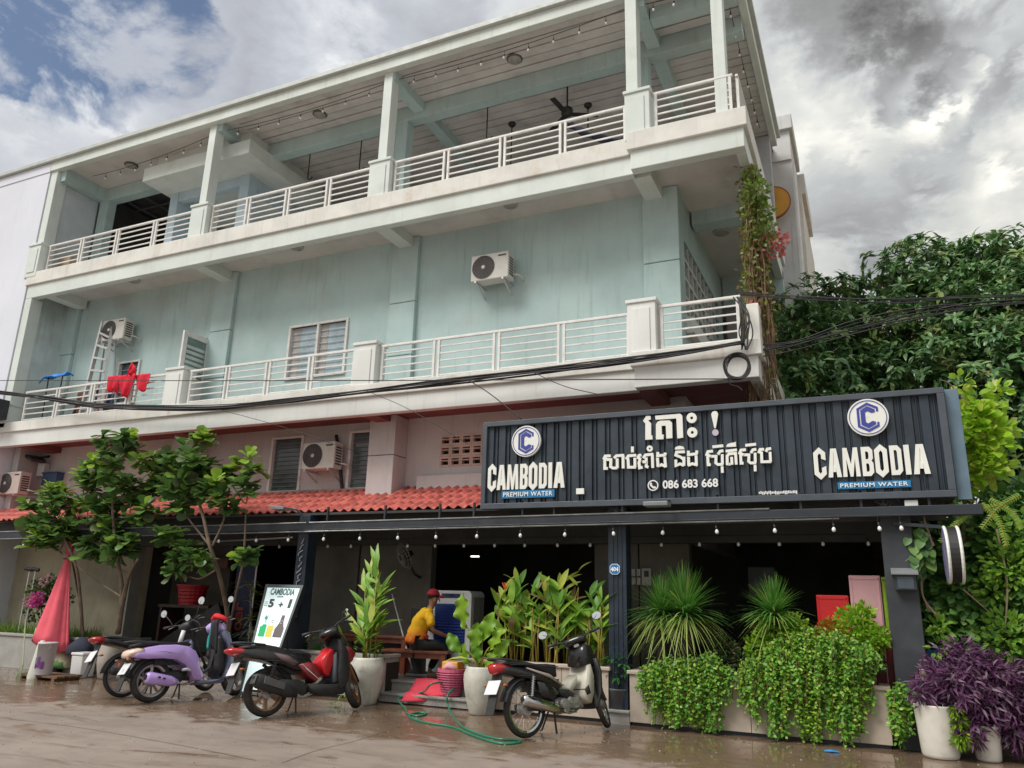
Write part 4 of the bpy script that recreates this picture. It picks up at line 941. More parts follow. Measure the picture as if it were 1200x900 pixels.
# blue tarpaulin on its stand
c = onY(65, 441, 12.0); t = thing('folded_tarpaulin', 'bright blue tarpaulin draped over a small stand by the left wing wall', 'tarpaulin', tuple(c))
q = MB(); q.sheet(lambda u, v: (c.x-.42+.84*u+.03*sin(v*9), c.y-.12+.3*v, c.z+.06+.02*sin(u*13+v*3)+.02*sin(v*7+u*4)-.05*(abs(u-.5)*2)**3+.04*u-.5*max(0, .35-v)*(1-.5*abs(sin(u*5)))), 18, 10, .03); q.build('cover', mat('tarp_blue', (.02, .20, .62), .5, var=.2, scale=6), t, smooth=True)
for dx in (-.25, .28): q = MB(); q.tube([(c.x+dx, c.y, c.z+.05), (c.x+dx*.8, c.y, Z2T-.1)], .015, 6); q.build('stand_leg', M_rod, t)
# red laundry over the handrail
M_red = mat('red_cloth', (.62, .01, .035), .9, var=.2, scale=6, bump=.2, bscale=20)
def cloth(name, label, cat, a, b, drop, Y, m, wav=3., gr=None, bulge=.05, ragged=.0):
    a, b = V(a), V(b)
    q = MB(); q.sheet(lambda u, v: tuple(a.lerp(b, u)+V((.03*sin(v*5+u*3), -bulge*sin(u*wav*pi+v)*v-.02-.02*v, -drop*v*(1-ragged*abs(sin(u*4.4+1)))))), 14, 8, .012)
    return tag(q.build(name, m, None, smooth=True), label, cat, gr)
yr = F+.09; zh = zt2+.03
G = 'red laundry drying on the middle railing'
def lx(px): return onY(px, 440, yr).x
def quad_cloth(name, label, corners, Y, m, seed_, gr, sag_=.05):
    """cloth hanging over the rail: top-left, top-right, bottom-right, bottom-left pixels"""
    A, B_, C_, D_ = [onY(*p, Y) for p in corners]
    q = MB(); q.sheet(lambda u, v: tuple(A.lerp(B_, u).lerp(D_.lerp(C_, u), v)+V((0, -.03-.05*sin(u*9+seed_+v*2)*v-.03*v, -.04*sin(u*pi*2.5+seed_)*v+.02*sin(u*11)*v))), 16, 10, .012)
    return tag(q.build(name, m, None, smooth=True), label, 'laundry', gr)
quad_cloth('red_shirt', 'bright red shirt at the left end of the red laundry', ((128, 442), (144, 440), (139, 460), (130, 459)), yr, M_red, 0, G)
quad_cloth('red_shirt', 'long bright red shirt in the middle of the red laundry', ((141, 441), (161, 438), (152, 466), (144, 464)), yr-.04, M_red, 2, G)
quad_cloth('red_shirt', 'red shirt at the right end of the red laundry', ((160, 440), (178, 438), (178, 452), (163, 461)), yr, M_red, 4, G)
quad_cloth('red_hood', 'small red cloth standing up above the middle red shirt', ((156, 425), (161, 431), (159, 441), (152, 440)), yr-.02, M_red, 1, G)
cl = [('pink_towel', (.55, .30, .28), 124, 131, .55, 'dusty pink towel hanging behind the railing by the ladder'), ('dark_trousers', (.03, .02, .025), 112, 121, .7, 'near black trousers hanging behind the ladder'), ('brown_trousers', (.10, .04, .03), 96, 103, .7, 'dark brown trousers hanging left of the ladder'), ('navy_trousers', (.04, .06, .12), 131, 140, .6, 'navy trousers hanging behind the red shirts'), ('white_towel', (.6, .6, .62), 120, 125, .6, 'pale towel hanging between dark trousers')]
for nm, col, x0, x1, dr, lb_ in cl:
    cloth(nm, lb_, 'laundry', (onY(x0, 440, 12.2).x, 12.2, zh+.05), (onY(x1, 440, 12.2).x, 12.2, zh+.05), dr+.2, 12.2, mat(nm, col, .9, var=.2), gr='clothes on the line behind the left railing')
q = MB(); q.tube([(-18.2, 12.2, zh+.07), (-14.0, 12.2, zh+.07)], .012, 5); tag(q.build('clothes_line', M_alu, None), 'thin drying line behind the left middle-floor railing', 'line')
# odds and ends on the top floor at the left
c = onY(80, 285, 12.1); q = MB(); q.box(c.x-.3, 12.0, Z3T-.1, c.x+.35, 12.4, Z3T+.62); tag(q.build('cardboard_carton', mat('carton', (.45, .33, .22), .9), None, bevel=.01), 'brown carton behind the top railing at the far left', 'box')
c = onY(68, 290, 12.05); q = MB(); q.box(c.x-.15, 11.95, Z3T-.1, c.x+.15, 12.3, Z3T+.55); tag(q.build('dark_carton', mat('carton_dark', (.05, .04, .04), .8), None, bevel=.01), 'dark box left of the brown carton behind the top railing', 'box')

# ---------------------------------------------------------------- far left: meter boxes
c = onY(44, 537, WY-.3); t = thing('flood_lamp', 'black flood lamp high on the wall at the far left', 'lamp', tuple(c))
q = MB(); q.bar(c+V((-.22, 0, .05)), c+V((.22, -.1, -.1)), .34, .07); q.build('housing', M_black, t, bevel=.01); q = MB(); q.tube([c, (c.x, WY, c.z+.1)], .03); q.build('arm', M_black, t)
c = onY(49, 549, WY-.12); q = MB(); q.box(c.x-.13, WY-.16, c.z-.2, c.x+.13, WY, c.z+.13); tag(q.build('meter_box', mat('meter_white', (.7, .7, .7), .4), None, bevel=.015), 'small white meter box below the flood lamp', 'meter box')
c = onY(60, 561, WY-.14); q = MB(); q.box(c.x-.26, WY-.2, c.z-.16, c.x+.26, WY, c.z+.13); q.box(c.x-.28, WY-.23, c.z+.13, c.x+.28, WY, c.z+.16); tag(q.build('junction_box', mat('box_blue', (.05, .10, .20), .5), None, bevel=.01), 'blue steel box below the white meter box', 'box')
c = onY(-4, 482, 11.3); t = thing('pole_box', 'black cable box on a pole at the left picture edge', 'cable box', tuple(c))
q = MB(); q.box(c.x-.3, 11.1, c.z-.22, c.x+.3, 11.4, c.z+.26); q.build('housing', M_black, t, bevel=.02); q = MB(); q.box(c.x+.1, 11.07, c.z-.12, c.x+.27, 11.1, c.z+.1); q.build('label_plate', mat('plate_pale', (.5, .6, .7), .5), t)
q = MB(); q.tube([(c.x-.35, 11.3, 0), (c.x-.35, 11.3, 5.6)], .09, 10); q.build('pole', M_alu, t)
# lamps and boxes on the awning
c = onY(336, 596, 10.6); t = thing('flood_lamp', 'grey flood lamp on an arm above the beam at the left', 'lamp', tuple(c))
q = MB(); q.bar(c+V((-.2, -.1, .02)), c+V((.14, -.12, -.02)), .24, .05); q.build('housing', mat('lamp_grey', (.20, .21, .22), .4), t, bevel=.01)
q = MB(); q.box(c.x-.18, c.y-.24, c.z-.034, c.x+.12, c.y+.03, c.z-.028); q.build('glass', mat('lamp_glass', (.35, .38, .38), .2), t); q = MB(); q.tube(cr_spline([c, c+V((.2, .05, -.03)), c+V((.38, .15, -.25))], 5), .02, 6); q.build('arm', M_black, t)
c = onY(770, 591, 10.5); t = thing('flood_lamp', 'grey flood lamp under the middle of the signboard', 'lamp', tuple(c))
q = MB(); q.bar(c+V((-.17, 0, 0)), c+V((.17, 0, 0)), .22, .06); q.build('housing', MATS['lamp_grey'], t, bevel=.01); q = MB(); q.tube([c+V((.1, 0, 0)), c+V((.1, .35, .1))], .02, 6); q.build('arm', M_black, t)
c = onY(1068, 591, 10.85); q = MB(); q.box(c.x-.075, 10.82, c.z-.04, c.x+.075, 10.92, c.z+.05); tag(q.build('junction_box', mat('meter_white', (.7, .7, .7)), None, bevel=.006), 'small white plastic box on the beam under the sign', 'box')
for px, w in ((718, 'left'), (1042, 'right')):
    c = onY(px, 592, 10.85); t = thing('wire_tangle', 'tangle of thin cable ends on the beam under the sign, %s one' % w, 'cables', tuple(c), 'cable ends on the awning beam')
    for k in range(6):
        a = V((c.x+rnd.uniform(-.1, .1), 10.84, bz(c.x)+.14)); q = MB(); q.tube(cr_spline([a, a+V((rnd.uniform(-.12, .12), 0, rnd.uniform(.04, .14))), a+V((rnd.uniform(-.2, .2), .02, rnd.uniform(0, .1)))], 5), .007, 5); q.build('wire', M_wire, t)

# ---------------------------------------------------------------- inside the shop
# number plate, switch panels
c = onY(720.5, 667, 10.97); t = thing('house_number_plate', 'small blue octagonal house number plate on the middle post', 'number plate', tuple(c)); r = .075
q = MB(); q.prism([(.5*r, r), (r, .55*r), (r, -.55*r), (.5*r, -r), (-.5*r, -r), (-r, -.55*r), (-r, .55*r), (-.5*r, r)], lambda u, v, tt: (c.x+u, 10.965+.02*tt, c.z+v), 0, 1); q.build('plate', mat('plate_white', (.6, .7, .8), .4, var=0), t)
q = MB(); r = .065; q.prism([(.5*r, r), (r, .55*r), (r, -.55*r), (.5*r, -r), (-.5*r, -r), (-r, -.55*r), (-r, .55*r), (-.5*r, r)], lambda u, v, tt: (c.x+u, 10.962+.005*tt, c.z+v), 0, 1); q.build('face', mat('plate_blue', (.02, .17, .45), .4, var=.05), t)
text_mesh('number', '404', .075, mat('white_print', (.8, .8, .8)), t, lambda x, y, z: (c.x+x, 10.958, c.z-.025+y), ext=.0, bold=.004)
c = onY(752, 676, WY-.03); t = thing('switch_panel', 'pale switch panel with four covers and a dark display on the cement wall', 'switch panel', tuple(c)); M_pan = mat('panel_grey', (.40, .38, .35), .5)
a, b = onY(739.5, 686, WY-.04), onY(763, 666, WY-.04); w, h = b.x-a.x, b.z-a.z
for i, j in ((0, 0), (0, 1), (1, 0), (1, 1)):
    q = MB(); q.box(a.x+w*.25*i+.01, WY-.04, a.z+h*.5*j+.01, a.x+w*.25*(i+1)-.01, WY, a.z+h*.5*(j+1)-.01); q.build('cover', M_pan, t, bevel=.006)
q = MB(); q.box(a.x+w*.5+.01, WY-.05, a.z, b.x, WY, b.z); q.build('meter', M_pan, t, bevel=.008)
q = MB(); q.box(a.x+w*.66, WY-.055, a.z+h*.5, b.x-.04, WY-.04, b.z-.04); q.build('display', M_rod, t)
# wall fan
c = onY(474, 652, 12.1); t = thing('wall_fan', 'black wire wall fan tilted on the cement wall behind the tall plant', 'fan', tuple(c)); mr = M.Translation(c) @ M.Rotation(radians(-35), 4, 'Z') @ M.Rotation(radians(25), 4, 'X')
def xf(q, m): q.v = [tuple(m @ V(p)) for p in q.v]; return q
q = MB()
for r, y in ((.24, 0), (.2, -.04), (.14, -.07), (.08, -.08)): q.tube([(r*cos(a), y, r*sin(a)) for a in [k*2*pi/24 for k in range(25)]], .005, 4, cap=False)
for k in range(20): a = k*pi/10; q.tube([(.05*cos(a), -.085, .05*sin(a)), (.16*cos(a), -.06, .16*sin(a)), (.24*cos(a), 0, .24*sin(a)), (.12*cos(a), .07, .12*sin(a))], .003, 4)
xf(q, mr).build('guard', mat('fan_wire', (.22, .21, .2), .4), t)
for k in range(3):
    q = MB(); a = k*2.09; q.sheet(lambda u, v: ((.05+.14*u)*cos(a+v*1.2), .02*v-.02, (.05+.14*u)*sin(a+v*1.2)), 3, 4, .004); xf(q, mr).build('blade', M_rod, t)
q = MB(); q.lathe([(.0, -.09), (.05, -.085), (.07, .05), (.05, .16)], 12, (0, 0, 0), 'y'); xf(q, mr).build('motor', M_rod, t, smooth=True)
q = MB(); q.tube([c+V((0, .05, 0)), c+V((.05, .3, -.3)), (c.x+.05, WY, c.z-.35)], .025, 6); q.build('arm', M_rod, t)
# small lit tube far inside
c = onY(556, 652, 15); q = MB(); q.box(c.x-.09, 15, c.z-.015, c.x+.09, 15.05, c.z+.015); tag(q.build('tube_lamp', mat('tube_lit', (1, .95, .85), .5, var=0, emit=1.2), None), 'small lit tube lamp deep inside the dark dining room', 'lamp')
# dark furniture shapes inside
def table(label, x, y, w, d, h, m, gr):
    t = thing('dining_table', label, 'table', (x, y, TZ), gr)
    q = MB(); q.box(x-w/2, y-d/2, TZ+h-.05, x+w/2, y+d/2, TZ+h); q.build('table_top', m, t, bevel=.008)
    q = MB(); q.box(x-w/2+.06, y-d/2+.06, TZ+h-.13, x+w/2-.06, y+d/2-.06, TZ+h-.05); q.build('apron', m, t)
    for sx in (-1, 1):
        for sy in (-1, 1):
            q = MB(); q.box(x+sx*(w/2-.08)-.035, y+sy*(d/2-.08)-.035, TZ-.003, x+sx*(w/2-.08)+.035, y+sy*(d/2-.08)+.035, TZ+h-.05); q.build('leg', m, t)
M_wood = mat('red_brown_wood', (.16, .045, .022), .38, var=.3, scale=4., streak=.0, bump=.05)
M_wdk = mat('dark_wood', (.05, .025, .018), .5, var=.3)
table('dark table inside the right-hand dining room behind the spiky plants', -1.6, 13.6, 1.3, .8, .72, M_wdk, 'tables in the dark dining rooms')
table('dark table deep inside the middle dining room', -5.4, 14.6, 1.3, .8, .72, M_wdk, 'tables in the dark dining rooms')
def bench(name, label, ca, x, y, w, d, h, ang):
    t = thing(name, label, ca, (0, 0, 0), None)
    q = MB(); [q.box(-w/2, -d/2+i*d/3+.004, h-.04, w/2, -d/2+(i+1)*d/3-.004, h) for i in range(3)]; q.build('seat', M_wood, t, bevel=.005)
    q = MB(); q.box(-w/2+.05, -d/2+.04, h-.12, w/2-.05, -d/2+.07, h-.04); q.box(-w/2+.05, d/2-.07, h-.12, w/2-.05, d/2-.04, h-.04); q.build('apron', M_wood, t)
    for sx in (-1, 1):
        for sy in (-1, 1):
            q = MB(); q.box(sx*(w/2-.09)-.045, sy*(d/2-.06)-.04, 0, sx*(w/2-.09)+.045, sy*(d/2-.06)+.04, h-.04); q.build('leg', M_wood, t, bevel=.005)
    t.location = (x, y, TZ-.003); t.rotation_euler = (0, 0, ang); return t
pL = onZ(463, 803, TZ); pR = onZ(510, 795, TZ)
bench('wooden_bench', 'red-brown wooden bench the man in yellow sits on', 'bench', -7.02, 11.68, 1.15, .42, .44, radians(12))
bench('wooden_table', 'long red-brown wooden table left of the seated man', 'table', -8.3, 12.25, 1.7, .55, .62, radians(2))
M_mar = mat('red_plastic', (.45, .02, .03), .4)
q = MB(); q.lathe([(.13, 0), (.15, .01), (.17, .26), (.19, .27), (.19, .3)], 16, (-7.75, 12.4, TZ)); tag(q.build('red_bucket', M_mar, None, smooth=True), 'dark red plastic bucket under the wooden table', 'bucket')
# black panel behind the man
q = MB(); q.box(-7.62, 12.35, TZ, -7.0, 12.42, 1.42); tag(q.build('black_board', M_rod, None, bevel=.01), 'black upright board behind the seated man', 'board')
# broom handle leaning
a, b = onY(461, 702, 12.4), onY(469, 732, 12.2); q = MB(); q.tube([a+(a-b)*.2, b+(b-a)*1.6], .014, 6); tag(q.build('broom_handle', M_alu, None), 'pale broom handle leaning on the cement wall left of the man', 'broom')
# air cooler
c = onZ(532, 795, TZ); cx, cy = c.x-.02, 12.15; x0_, x1_ = onY(501, 740, cy).x, onY(551, 740, cy).x; zt_ = onY(525, 692, cy).z
t = thing('air_cooler', 'big white air cooler with a blue louvred front', 'air cooler', (cx, cy, TZ)); M_cool = mat('cooler_white', (.62, .63, .64), .35, var=.04); M_cblue = mat('cooler_blue', (.02, .05, .26), .35, var=.1)
ch_ = []
for k in range(9): a = k*pi/16; ch_.append((x1_-.09+.09*sin(a), zt_-.09+.09*cos(a)))
prof = [(x0_, TZ+.06), (x1_, TZ+.06)] + [(x1_-.08+.08*cos(a), zt_-.08+.08*sin(a)) for a in [k*pi/12 for k in range(7)]] + [(x0_+.08-.08*sin(a), zt_-.08+.08*cos(a)) for a in [k*pi/12 for k in range(7)]]
q = MB(); q.prism(prof, lambda u, v, tt: (u, cy+tt*.5, v), 0, 1); q.build('body', M_cool, t, bevel=.01)
gx0, gx1 = x0_+.13, x1_-.10; gz1 = zt_-.22; gz0 = onY(525, 756, cy).z
q = MB(); q.box(gx0, cy-.006, gz0, gx1, cy+.01, gz1); q.build('grille_panel', M_cblue, t)
n_ = 14
for k in range(n_):
    z = gz0+(gz1-gz0)*(k+.5)/n_; q = MB(); q.bar((gx0+.01, cy-.02, z), (gx1-.01, cy-.02, z), .03, .022); q.build('louvre', M_cblue, t)
q = MB(); q.box(x0_+.25, cy-.01, zt_-.12, x1_-.22, cy+.005, zt_-.05); q.build('control_panel', mat('panel_navy', (.03, .04, .10), .3), t)
q = MB(); [q.box(x1_+.001, cy+.06+i*.07, TZ+.3, x1_+.02, cy+.1+i*.07, zt_-.1) for i in range(6)]; q.build('side_pad', mat('pad_grey', (.20, .19, .17), .8), t)
for dx in (.06, -.06):
    for dy in (.06, .44):
        q = MB(); q.lathe([(.03, 0), (.03, .06)], 10, ((x0_ if dx > 0 else x1_)+dx, cy+dy, TZ-.002)); q.build('castor', M_rod, t)
# right dining room: coloured boards behind the plants
def panel(name, label, px0, px1, pyt, Y, z0, m, th=.06, lean=0.):
    a, b = onY(px0, pyt, Y), onY(px1, pyt, Y); t = thing(name, label, 'panel', ((a.x+b.x)/2, Y, z0))
    q = MB(); q.box(a.x, Y, z0, b.x, Y+th, a.z); q.build('board', m, t, bevel=.012)
    q = MB(); q.box(a.x+.02, Y-.012, a.z-.05, b.x-.02, Y, a.z-.035); [q.box(x, Y-.012, z0, x+.012, Y, a.z-.035) for x in (a.x+.02, b.x-.032)]; q.build('edge_trim', m, t); return t
panel('folding_board', 'bright red folding-table panel behind the vines', 956, 994, 697, 11.5, TZ, mat('gloss_red', (.80, .025, .03), .35, var=.1))
panel('folding_board', 'tall pale pink panel beside the corner post', 994, 1031, 674, 11.46, TZ, mat('pale_pink', (.86, .48, .52), .45, var=.06))
panel('folding_board', 'narrow lime green panel edge right of the pink panel', 1032, 1038, 676, 11.5, TZ, mat('lime_board', (.42, .66, .06), .5))
a_ = onY(1030, 745, 11.5); q = MB(); q.box(-.1, 11.45, TZ, .12, 11.6, 1.35); tag(q.build('folding_board', mat('maroon_board', (.20, .02, .02), .5), None, bevel=.01), 'dark red board end between green panel and corner post', 'panel')
q = MB(); q.box(-.4, 11.5, TZ+.42, .1, 11.8, TZ+.47); q.box(-.36, 11.55, TZ, -.3, 11.75, TZ+.42); q.box(0.02, 11.55, TZ, .08, 11.75, TZ+.42); tag(q.build('wooden_stool', M_wood, None, bevel=.006), 'red-brown stool behind the vines at the planter end', 'stool')
# letter box lamp on corner post
c = onY(1061, 681, 10.9); t = thing('post_box', 'dark box with a sloping hood on the corner post', 'box', tuple(c)); q = MB(); q.box(c.x-.12, 10.86, c.z-.11, c.x+.12, 10.98, c.z+.08); q.build('body', M_black, t, bevel=.006)
q = MB(); q.box(c.x-.09, 10.85, c.z-.09, c.x+.09, 10.865, c.z+.05); q.build('window', M_glass, t); q = MB(); q.prism([(0, .08), (0, .16), (-.17, .09), (-.17, .075)], lambda u, v, tt: (c.x-.15+.3*tt, 10.98+u, c.z+v), 0, 1); q.build('hood', mat('lamp_grey', (.2, .21, .22)), t)
# round projecting sign seen on edge
c = onY(1117, 650, 10.75); t = thing('round_light_sign', 'round projecting sign seen nearly edge-on with white rims and black drum', 'sign', tuple(c)); mr = M.Translation(c) @ M.Rotation(radians(0), 4, 'Z')
R_ = .345
for x0, x1, m, nm in ((-.085, -.05, M_let, 'rim'), (-.05, .05, M_rod, 'drum'), (.05, .085, M_let, 'rim')):
    q = MB(); q.lathe([(R_*(.96 if nm == 'rim' else .95), x0), (R_*(1 if nm == 'rim' else .95), (x0+x1)/2), (R_*(.96 if nm == 'rim' else .95), x1)], 36, (0, 0, 0), 'x'); xf(q, mr).build(nm, m, t, bevel=.004 if nm == 'rim' else 0)
q = MB(); q.lathe([(R_*.93, -.088), (0, -.09)], 36, (0, 0, 0), 'x', cap=False); xf(q, mr).build('face', mat('lilac_face', (.30, .27, .50), .3), t)
q = MB(); q.bar(c+V((-.05, .0, R_-.02)), c+V((-.6, .2, R_+.05)), .04, .04); q.build('arm', M_black, t)
# faint framed picture in the dark room
c = onY(893, 683, 15.5); q = MB(); q.box(c.x-.25, 15.5, c.z-.3, c.x+.25, 15.55, c.z+.3); tag(q.build('picture_frame', mat('dim_frame', (.12, .14, .13), .3), None, bevel=.02), 'dim framed picture deep in the right-hand dining room', 'picture')
# left passage: basket, shelf, vertical banner
c = onY(225, 697, 12.4); t = thing('plastic_basket', 'red plastic basket on a shelf in the dark passage', 'basket', tuple(c))
q = MB(); q.lathe([(.24, -.2), (.3, .16), (.33, .18), (.33, .2), (.29, .19)], 20, tuple(c), cap=False); q.build('basket_body', M_mar, t)
def weave(q):
    for k in range(5):
        z = -.15+k*.07; r = .24+.06*(z+.2)/.36+.004; q.tube([(c.x+r*cos(a), c.y+r*sin(a), c.z+z) for a in [i*2*pi/24 for i in range(25)]], .008, 4, cap=False)
q = MB(); weave(q); q.build('weave', mat('red_plastic_dark', (.28, .012, .02), .5), t)
q = MB(); q.box(c.x-.7, 12.2, c.z-.26, c.x+.7, 12.9, c.z-.2); q.box(c.x-.7, 12.25, 0, c.x-.64, 12.85, c.z-.26); q.box(c.x+.64, 12.25, 0, c.x+.7, 12.85, c.z-.26); tag(q.build('shelf_table', M_wdk, None), 'dark shelf table carrying the red basket', 'table')
q = MB(); q.box(onY(200, 650, 13).x, 13, 2.1, onY(268, 650, 13).x, 13.1, 2.3); tag(q.build('brown_board', mat('board_brown', (.13, .05, .03), .6), None), 'red-brown board on the passage wall above the basket', 'board')
c0, c1 = onY(276, 680, 12.5), onY(299, 680, 12.5); t = thing('banner', 'dark blue vertical banner with orange letters in the passage', 'banner', (c0.x, 12.5, 1))
q = MB(); q.box(c0.x, 12.5, .5, c1.x, 12.53, 2.5); q.build('cloth', mat('banner_blue', (.012, .02, .07), .6), t)
text_mesh('lettering', 'cer', .42, mat('banner_orange', (.30, .06, .03), .6), t, lambda x, y, z: (c0.x+.30-y*.9, 12.485, .85+x), ext=0, align='LEFT', bold=.01)
q = MB(); q.tube([(c1.x+.05, 12.45, .1), (c1.x+.05, 12.45, 2.55)], .018, 6); tag(q.build('metal_pole', M_alu, None), 'thin grey metal pole right of the blue banner', 'pole')
q = MB(); q.bar((-13.4, 12.1, .03), (-11.7, 12.1, .95), 1.0, .05, (0, 1, 0)); tag(q.build('dark_ramp_board', M_rod, None), 'black sloping board leaning in the passage behind the scooters', 'board')
# ---------------------------------------------------------------- motorbikes
M_tyre = mat('tyre_rubber', (.028, .026, .025), .75, var=.3, scale=12, dirt=((.12, .09, .07), .5, 9.)); M_blkp = mat('black_paint', (.014, .014, .016), .28, var=.1, coat=.4, dirt=((.09, .08, .07), .3, 8.)); M_blkm = mat('matt_black_plastic', (.03, .03, .032), .6, var=.2, dirt=((.1, .09, .08), .35, 9.))
M_chr = mat('chrome', (.62, .62, .62), .18, metal=1., var=.1); M_seat = mat('seat_vinyl', (.018, .018, .02), .55, bump=.1, bscale=90); M_eng = mat('engine_alloy', (.48, .46, .44), .4, metal=.7, var=.25, scale=12, dirt=((.06, .05, .04), .6, 12.))
M_redl = mat('red_lens', (.42, .015, .02), .12, var=.05, coat=.5); M_mir = mat('mirror_glass', (.85, .86, .88), .06, metal=.9, var=0); M_plate = mat('licence_plate', (.72, .74, .76), .4, var=.05); M_rimg = mat('rim_silver', (.58, .56, .54), .35, metal=.6, var=.15)
M_rimb = mat('rim_bronze', (.36, .20, .10), .35, metal=.6, var=.15); M_grn = mat('dark_green_print', (.02, .12, .05), .5)
SIDE = lambda u, v, t: (u, t, v)
class Bike:
    def __init__(s, label, cat, wb=1.25, R=.285, steer=-30, rake=25, scale=1.07):
        s.t = thing('motorbike' if cat == 'motorbike' else 'motor_scooter', label, cat, (0, 0, 0), 'motorbikes parked in front of the shop')
        s.wb, s.R, s.sc = wb, R, scale; s.tail = (.60, -.36)
        # front parts turn about the steering axis
        hd = V((wb-.32, 0, .95)); ax = (V((wb-.02, 0, R))-hd).normalized()
        s.S = M.Translation(hd) @ M.Rotation(radians(steer), 4, ax) @ M.Translation(-hd)
    def part(s, name, m, fn, front=False, parent=None, **kw):
        q = MB(); fn(q)
        if front: xf(q, s.S)
        return q.build(name, m, parent or s.t, **kw)
    def wheel(s, x, m, w=.095, spokes=5, wire=False, front=False, disc=True, rt=.055):
        R = s.R
        e = bpy.data.objects.new('wheel', None); COL.objects.link(e); e.parent = s.t; OFF[e.name] = V((0, 0, 0)); e.empty_display_size = .1
        n = 36
        def tyre(q):
            prof = [(R-rt*1.0, -w*.36), (R-rt*.35, -w*.5), (R-.008, -w*.3), (R, 0), (R-.008, w*.3), (R-rt*.35, w*.5), (R-rt, w*.36)]
            q.lathe([(r, y) for r, y in prof], n, (x, 0, R), 'y', cap=False)
        def rim(q):
            r0 = R-rt+.004; r1 = r0-.028
            q.lathe([(r0, -w*.34), (r1, -w*.26), (r1, w*.26), (r0, w*.34)], n, (x, 0, R), 'y', cap=False)
            q.lathe([(.045, -.05), (.05, -.03), (.05, .03), (.045, .05)], 16, (x, 0, R), 'y')
            if wire:
                for k in range(18):
                    a = k*2*pi/18; sd = 1 if k % 2 else -1
                    q.tube([(x+.045*cos(a+.5*sd), .03*sd, R+.045*sin(a+.5*sd)), (x+r1*cos(a), 0, R+r1*sin(a))], .0035, 4, cap=False)
            else:
                for k in range(spokes):
                    a = k*2*pi/spokes+.3
                    q.bar((x+.035*cos(a), 0, R+.035*sin(a)), (x+(r1+.01)*cos(a), 0, R+(r1+.01)*sin(a)), .03, .024, (0, 1, 0)); 
        s.part('tyre', M_tyre, tyre, front, e, smooth=True); s.part('rim', m, rim, front, e)
        if disc: s.part('brake_drum', M_eng, lambda q: q.lathe([(.0, -.055), (.075, -.05), (.08, -.02), (.08, .045), (0, .05)], 20, (x, 0, R), 'y', cap=False), front, e)
    def puff(s, name, m, poly, w, inset=.12, front=False, k=4): return s.part(name, m, lambda q: q.puff(poly, SIDE, w, inset, k), front, smooth=True)
    def plate(s, x, z, tilt=.45):
        s.part('licence_plate', M_plate, lambda q: q.bar((x-.015, 0, z+.02), (x-.015-.16*sin(tilt), 0, z+.02-.16*cos(tilt)), .215, .008, (1, 0, 0)))
        s.part('mudguard', M_blkm, lambda q: q.sheet(lambda u, v: (x+.05-(.36*u)*sin(tilt)*.9, (v-.5)*(.17-.03*u), z+.13-.46*u), 5, 3, .014))
    def arc_fender(s, name, m, x, a0, a1, w=.065, dr=.03, front=False):
        R = s.R
        def fn(q):
            q.sheet(lambda u, v: (x+(R+dr-.03*(2*v-1)**2)*cos(a0+(a1-a0)*u), (2*v-1)*w, R+(R+dr-.03*(2*v-1)**2)*sin(a0+(a1-a0)*u)), 16, 6, .012)
        s.part(name, m, fn, front, smooth=True)
    def mirror(s, y, base, tip, r=.055, m=None, oval=1.):
        s.part('mirror_stem', M_blkm, lambda q: q.tube(cr_spline([base, (base[0]-.02, base[1]+.03*y, base[2]+.1), tip], 4), .007, 5), True)
        e = s.part('mirror', M_blkm, lambda q: q.loft([((tip[0]+.03, tip[1], tip[2]), 0, .01, .01), ((tip[0]+.02, tip[1], tip[2]), 0, r*.85*oval, r*.85), ((tip[0], tip[1], tip[2]), 0, r*oval, r)], 16, 2.0), True, smooth=True)
        s.part('mirror_glass', m or M_mir, lambda q: q.loft([((tip[0]-.001, tip[1], tip[2]), 0, r*oval*.93, r*.93), ((tip[0]-.005, tip[1], tip[2]), 0, r*oval*.9, r*.9)], 16, 2.0), True, e)
    def bars(s, x, z, w=.33, rise=.03, back=.09):
        s.part('handlebar', M_blkm, lambda q: q.tube(cr_spline([(x-back, -w, z+rise), (x-.02, -w*.55, z+rise), (x+.01, 0, z), (x-.02, w*.55, z+rise), (x-back, w, z+rise)], 5), .012, 8), True, smooth=True)
        for sd in (-1, 1):
            s.part('grip', M_blkm, lambda q: q.tube([(x-back-.005, sd*w, z+rise), (x-back+.045, sd*(w-.12), z+rise)], .019, 10), True, smooth=True)
            s.part('brake_lever', M_eng, lambda q: q.tube([(x-back+.10, sd*(w-.01), z+rise-.01), (x-back+.09, sd*(w-.15), z+rise)], .006, 5), True)
    def fork(s, z1, m, dy=.075, r=.017):
        for sd in (-1, 1): s.part('fork_leg', m, lambda q: q.tube([(s.wb, sd*dy, s.R), (s.wb-.16, sd*dy, s.R+(z1-s.R)*.55), (s.wb-.2, sd*dy*.8, z1)], [r*1.25, r, r*.9], 8), True, smooth=True)
    def stand(s): 
        s.part('side_stand', M_blkm, lambda q: q.tube([(.46, .10, .26), (.44, .22, .05), (.43, .245, .045)], .011, 6))
        s.part('centre_stand', M_blkm, lambda q: q.tube([(.37, -.09, .24), (.37, -.10, .10), (.36, -.12, .02)], .013, 6))
    def engine(s, x0, x1, z, m=None, hw=.12):
        m = m or M_eng
        s.part('engine', m, lambda q: (q.loft([((x0, 0, z), 0, hw*.7, .07), ((x0+.08, 0, z), 0, hw, .1), ((x1-.1, 0, z+.02), 0, hw*.9, .09), ((x1, 0, z+.04), 0, hw*.6, .06)], 12, 3.), [q.box(x1-.16+i*.022, -hw*.85, z-.04, x1-.15+i*.022, hw*.85, z+.1) for i in range(7)],
            q.lathe([(.0, -hw-.02), (.07, -hw-.015), (.085, -hw+.02)], 18, (x0+.12, 0, z), 'y', cap=False)), smooth=False)
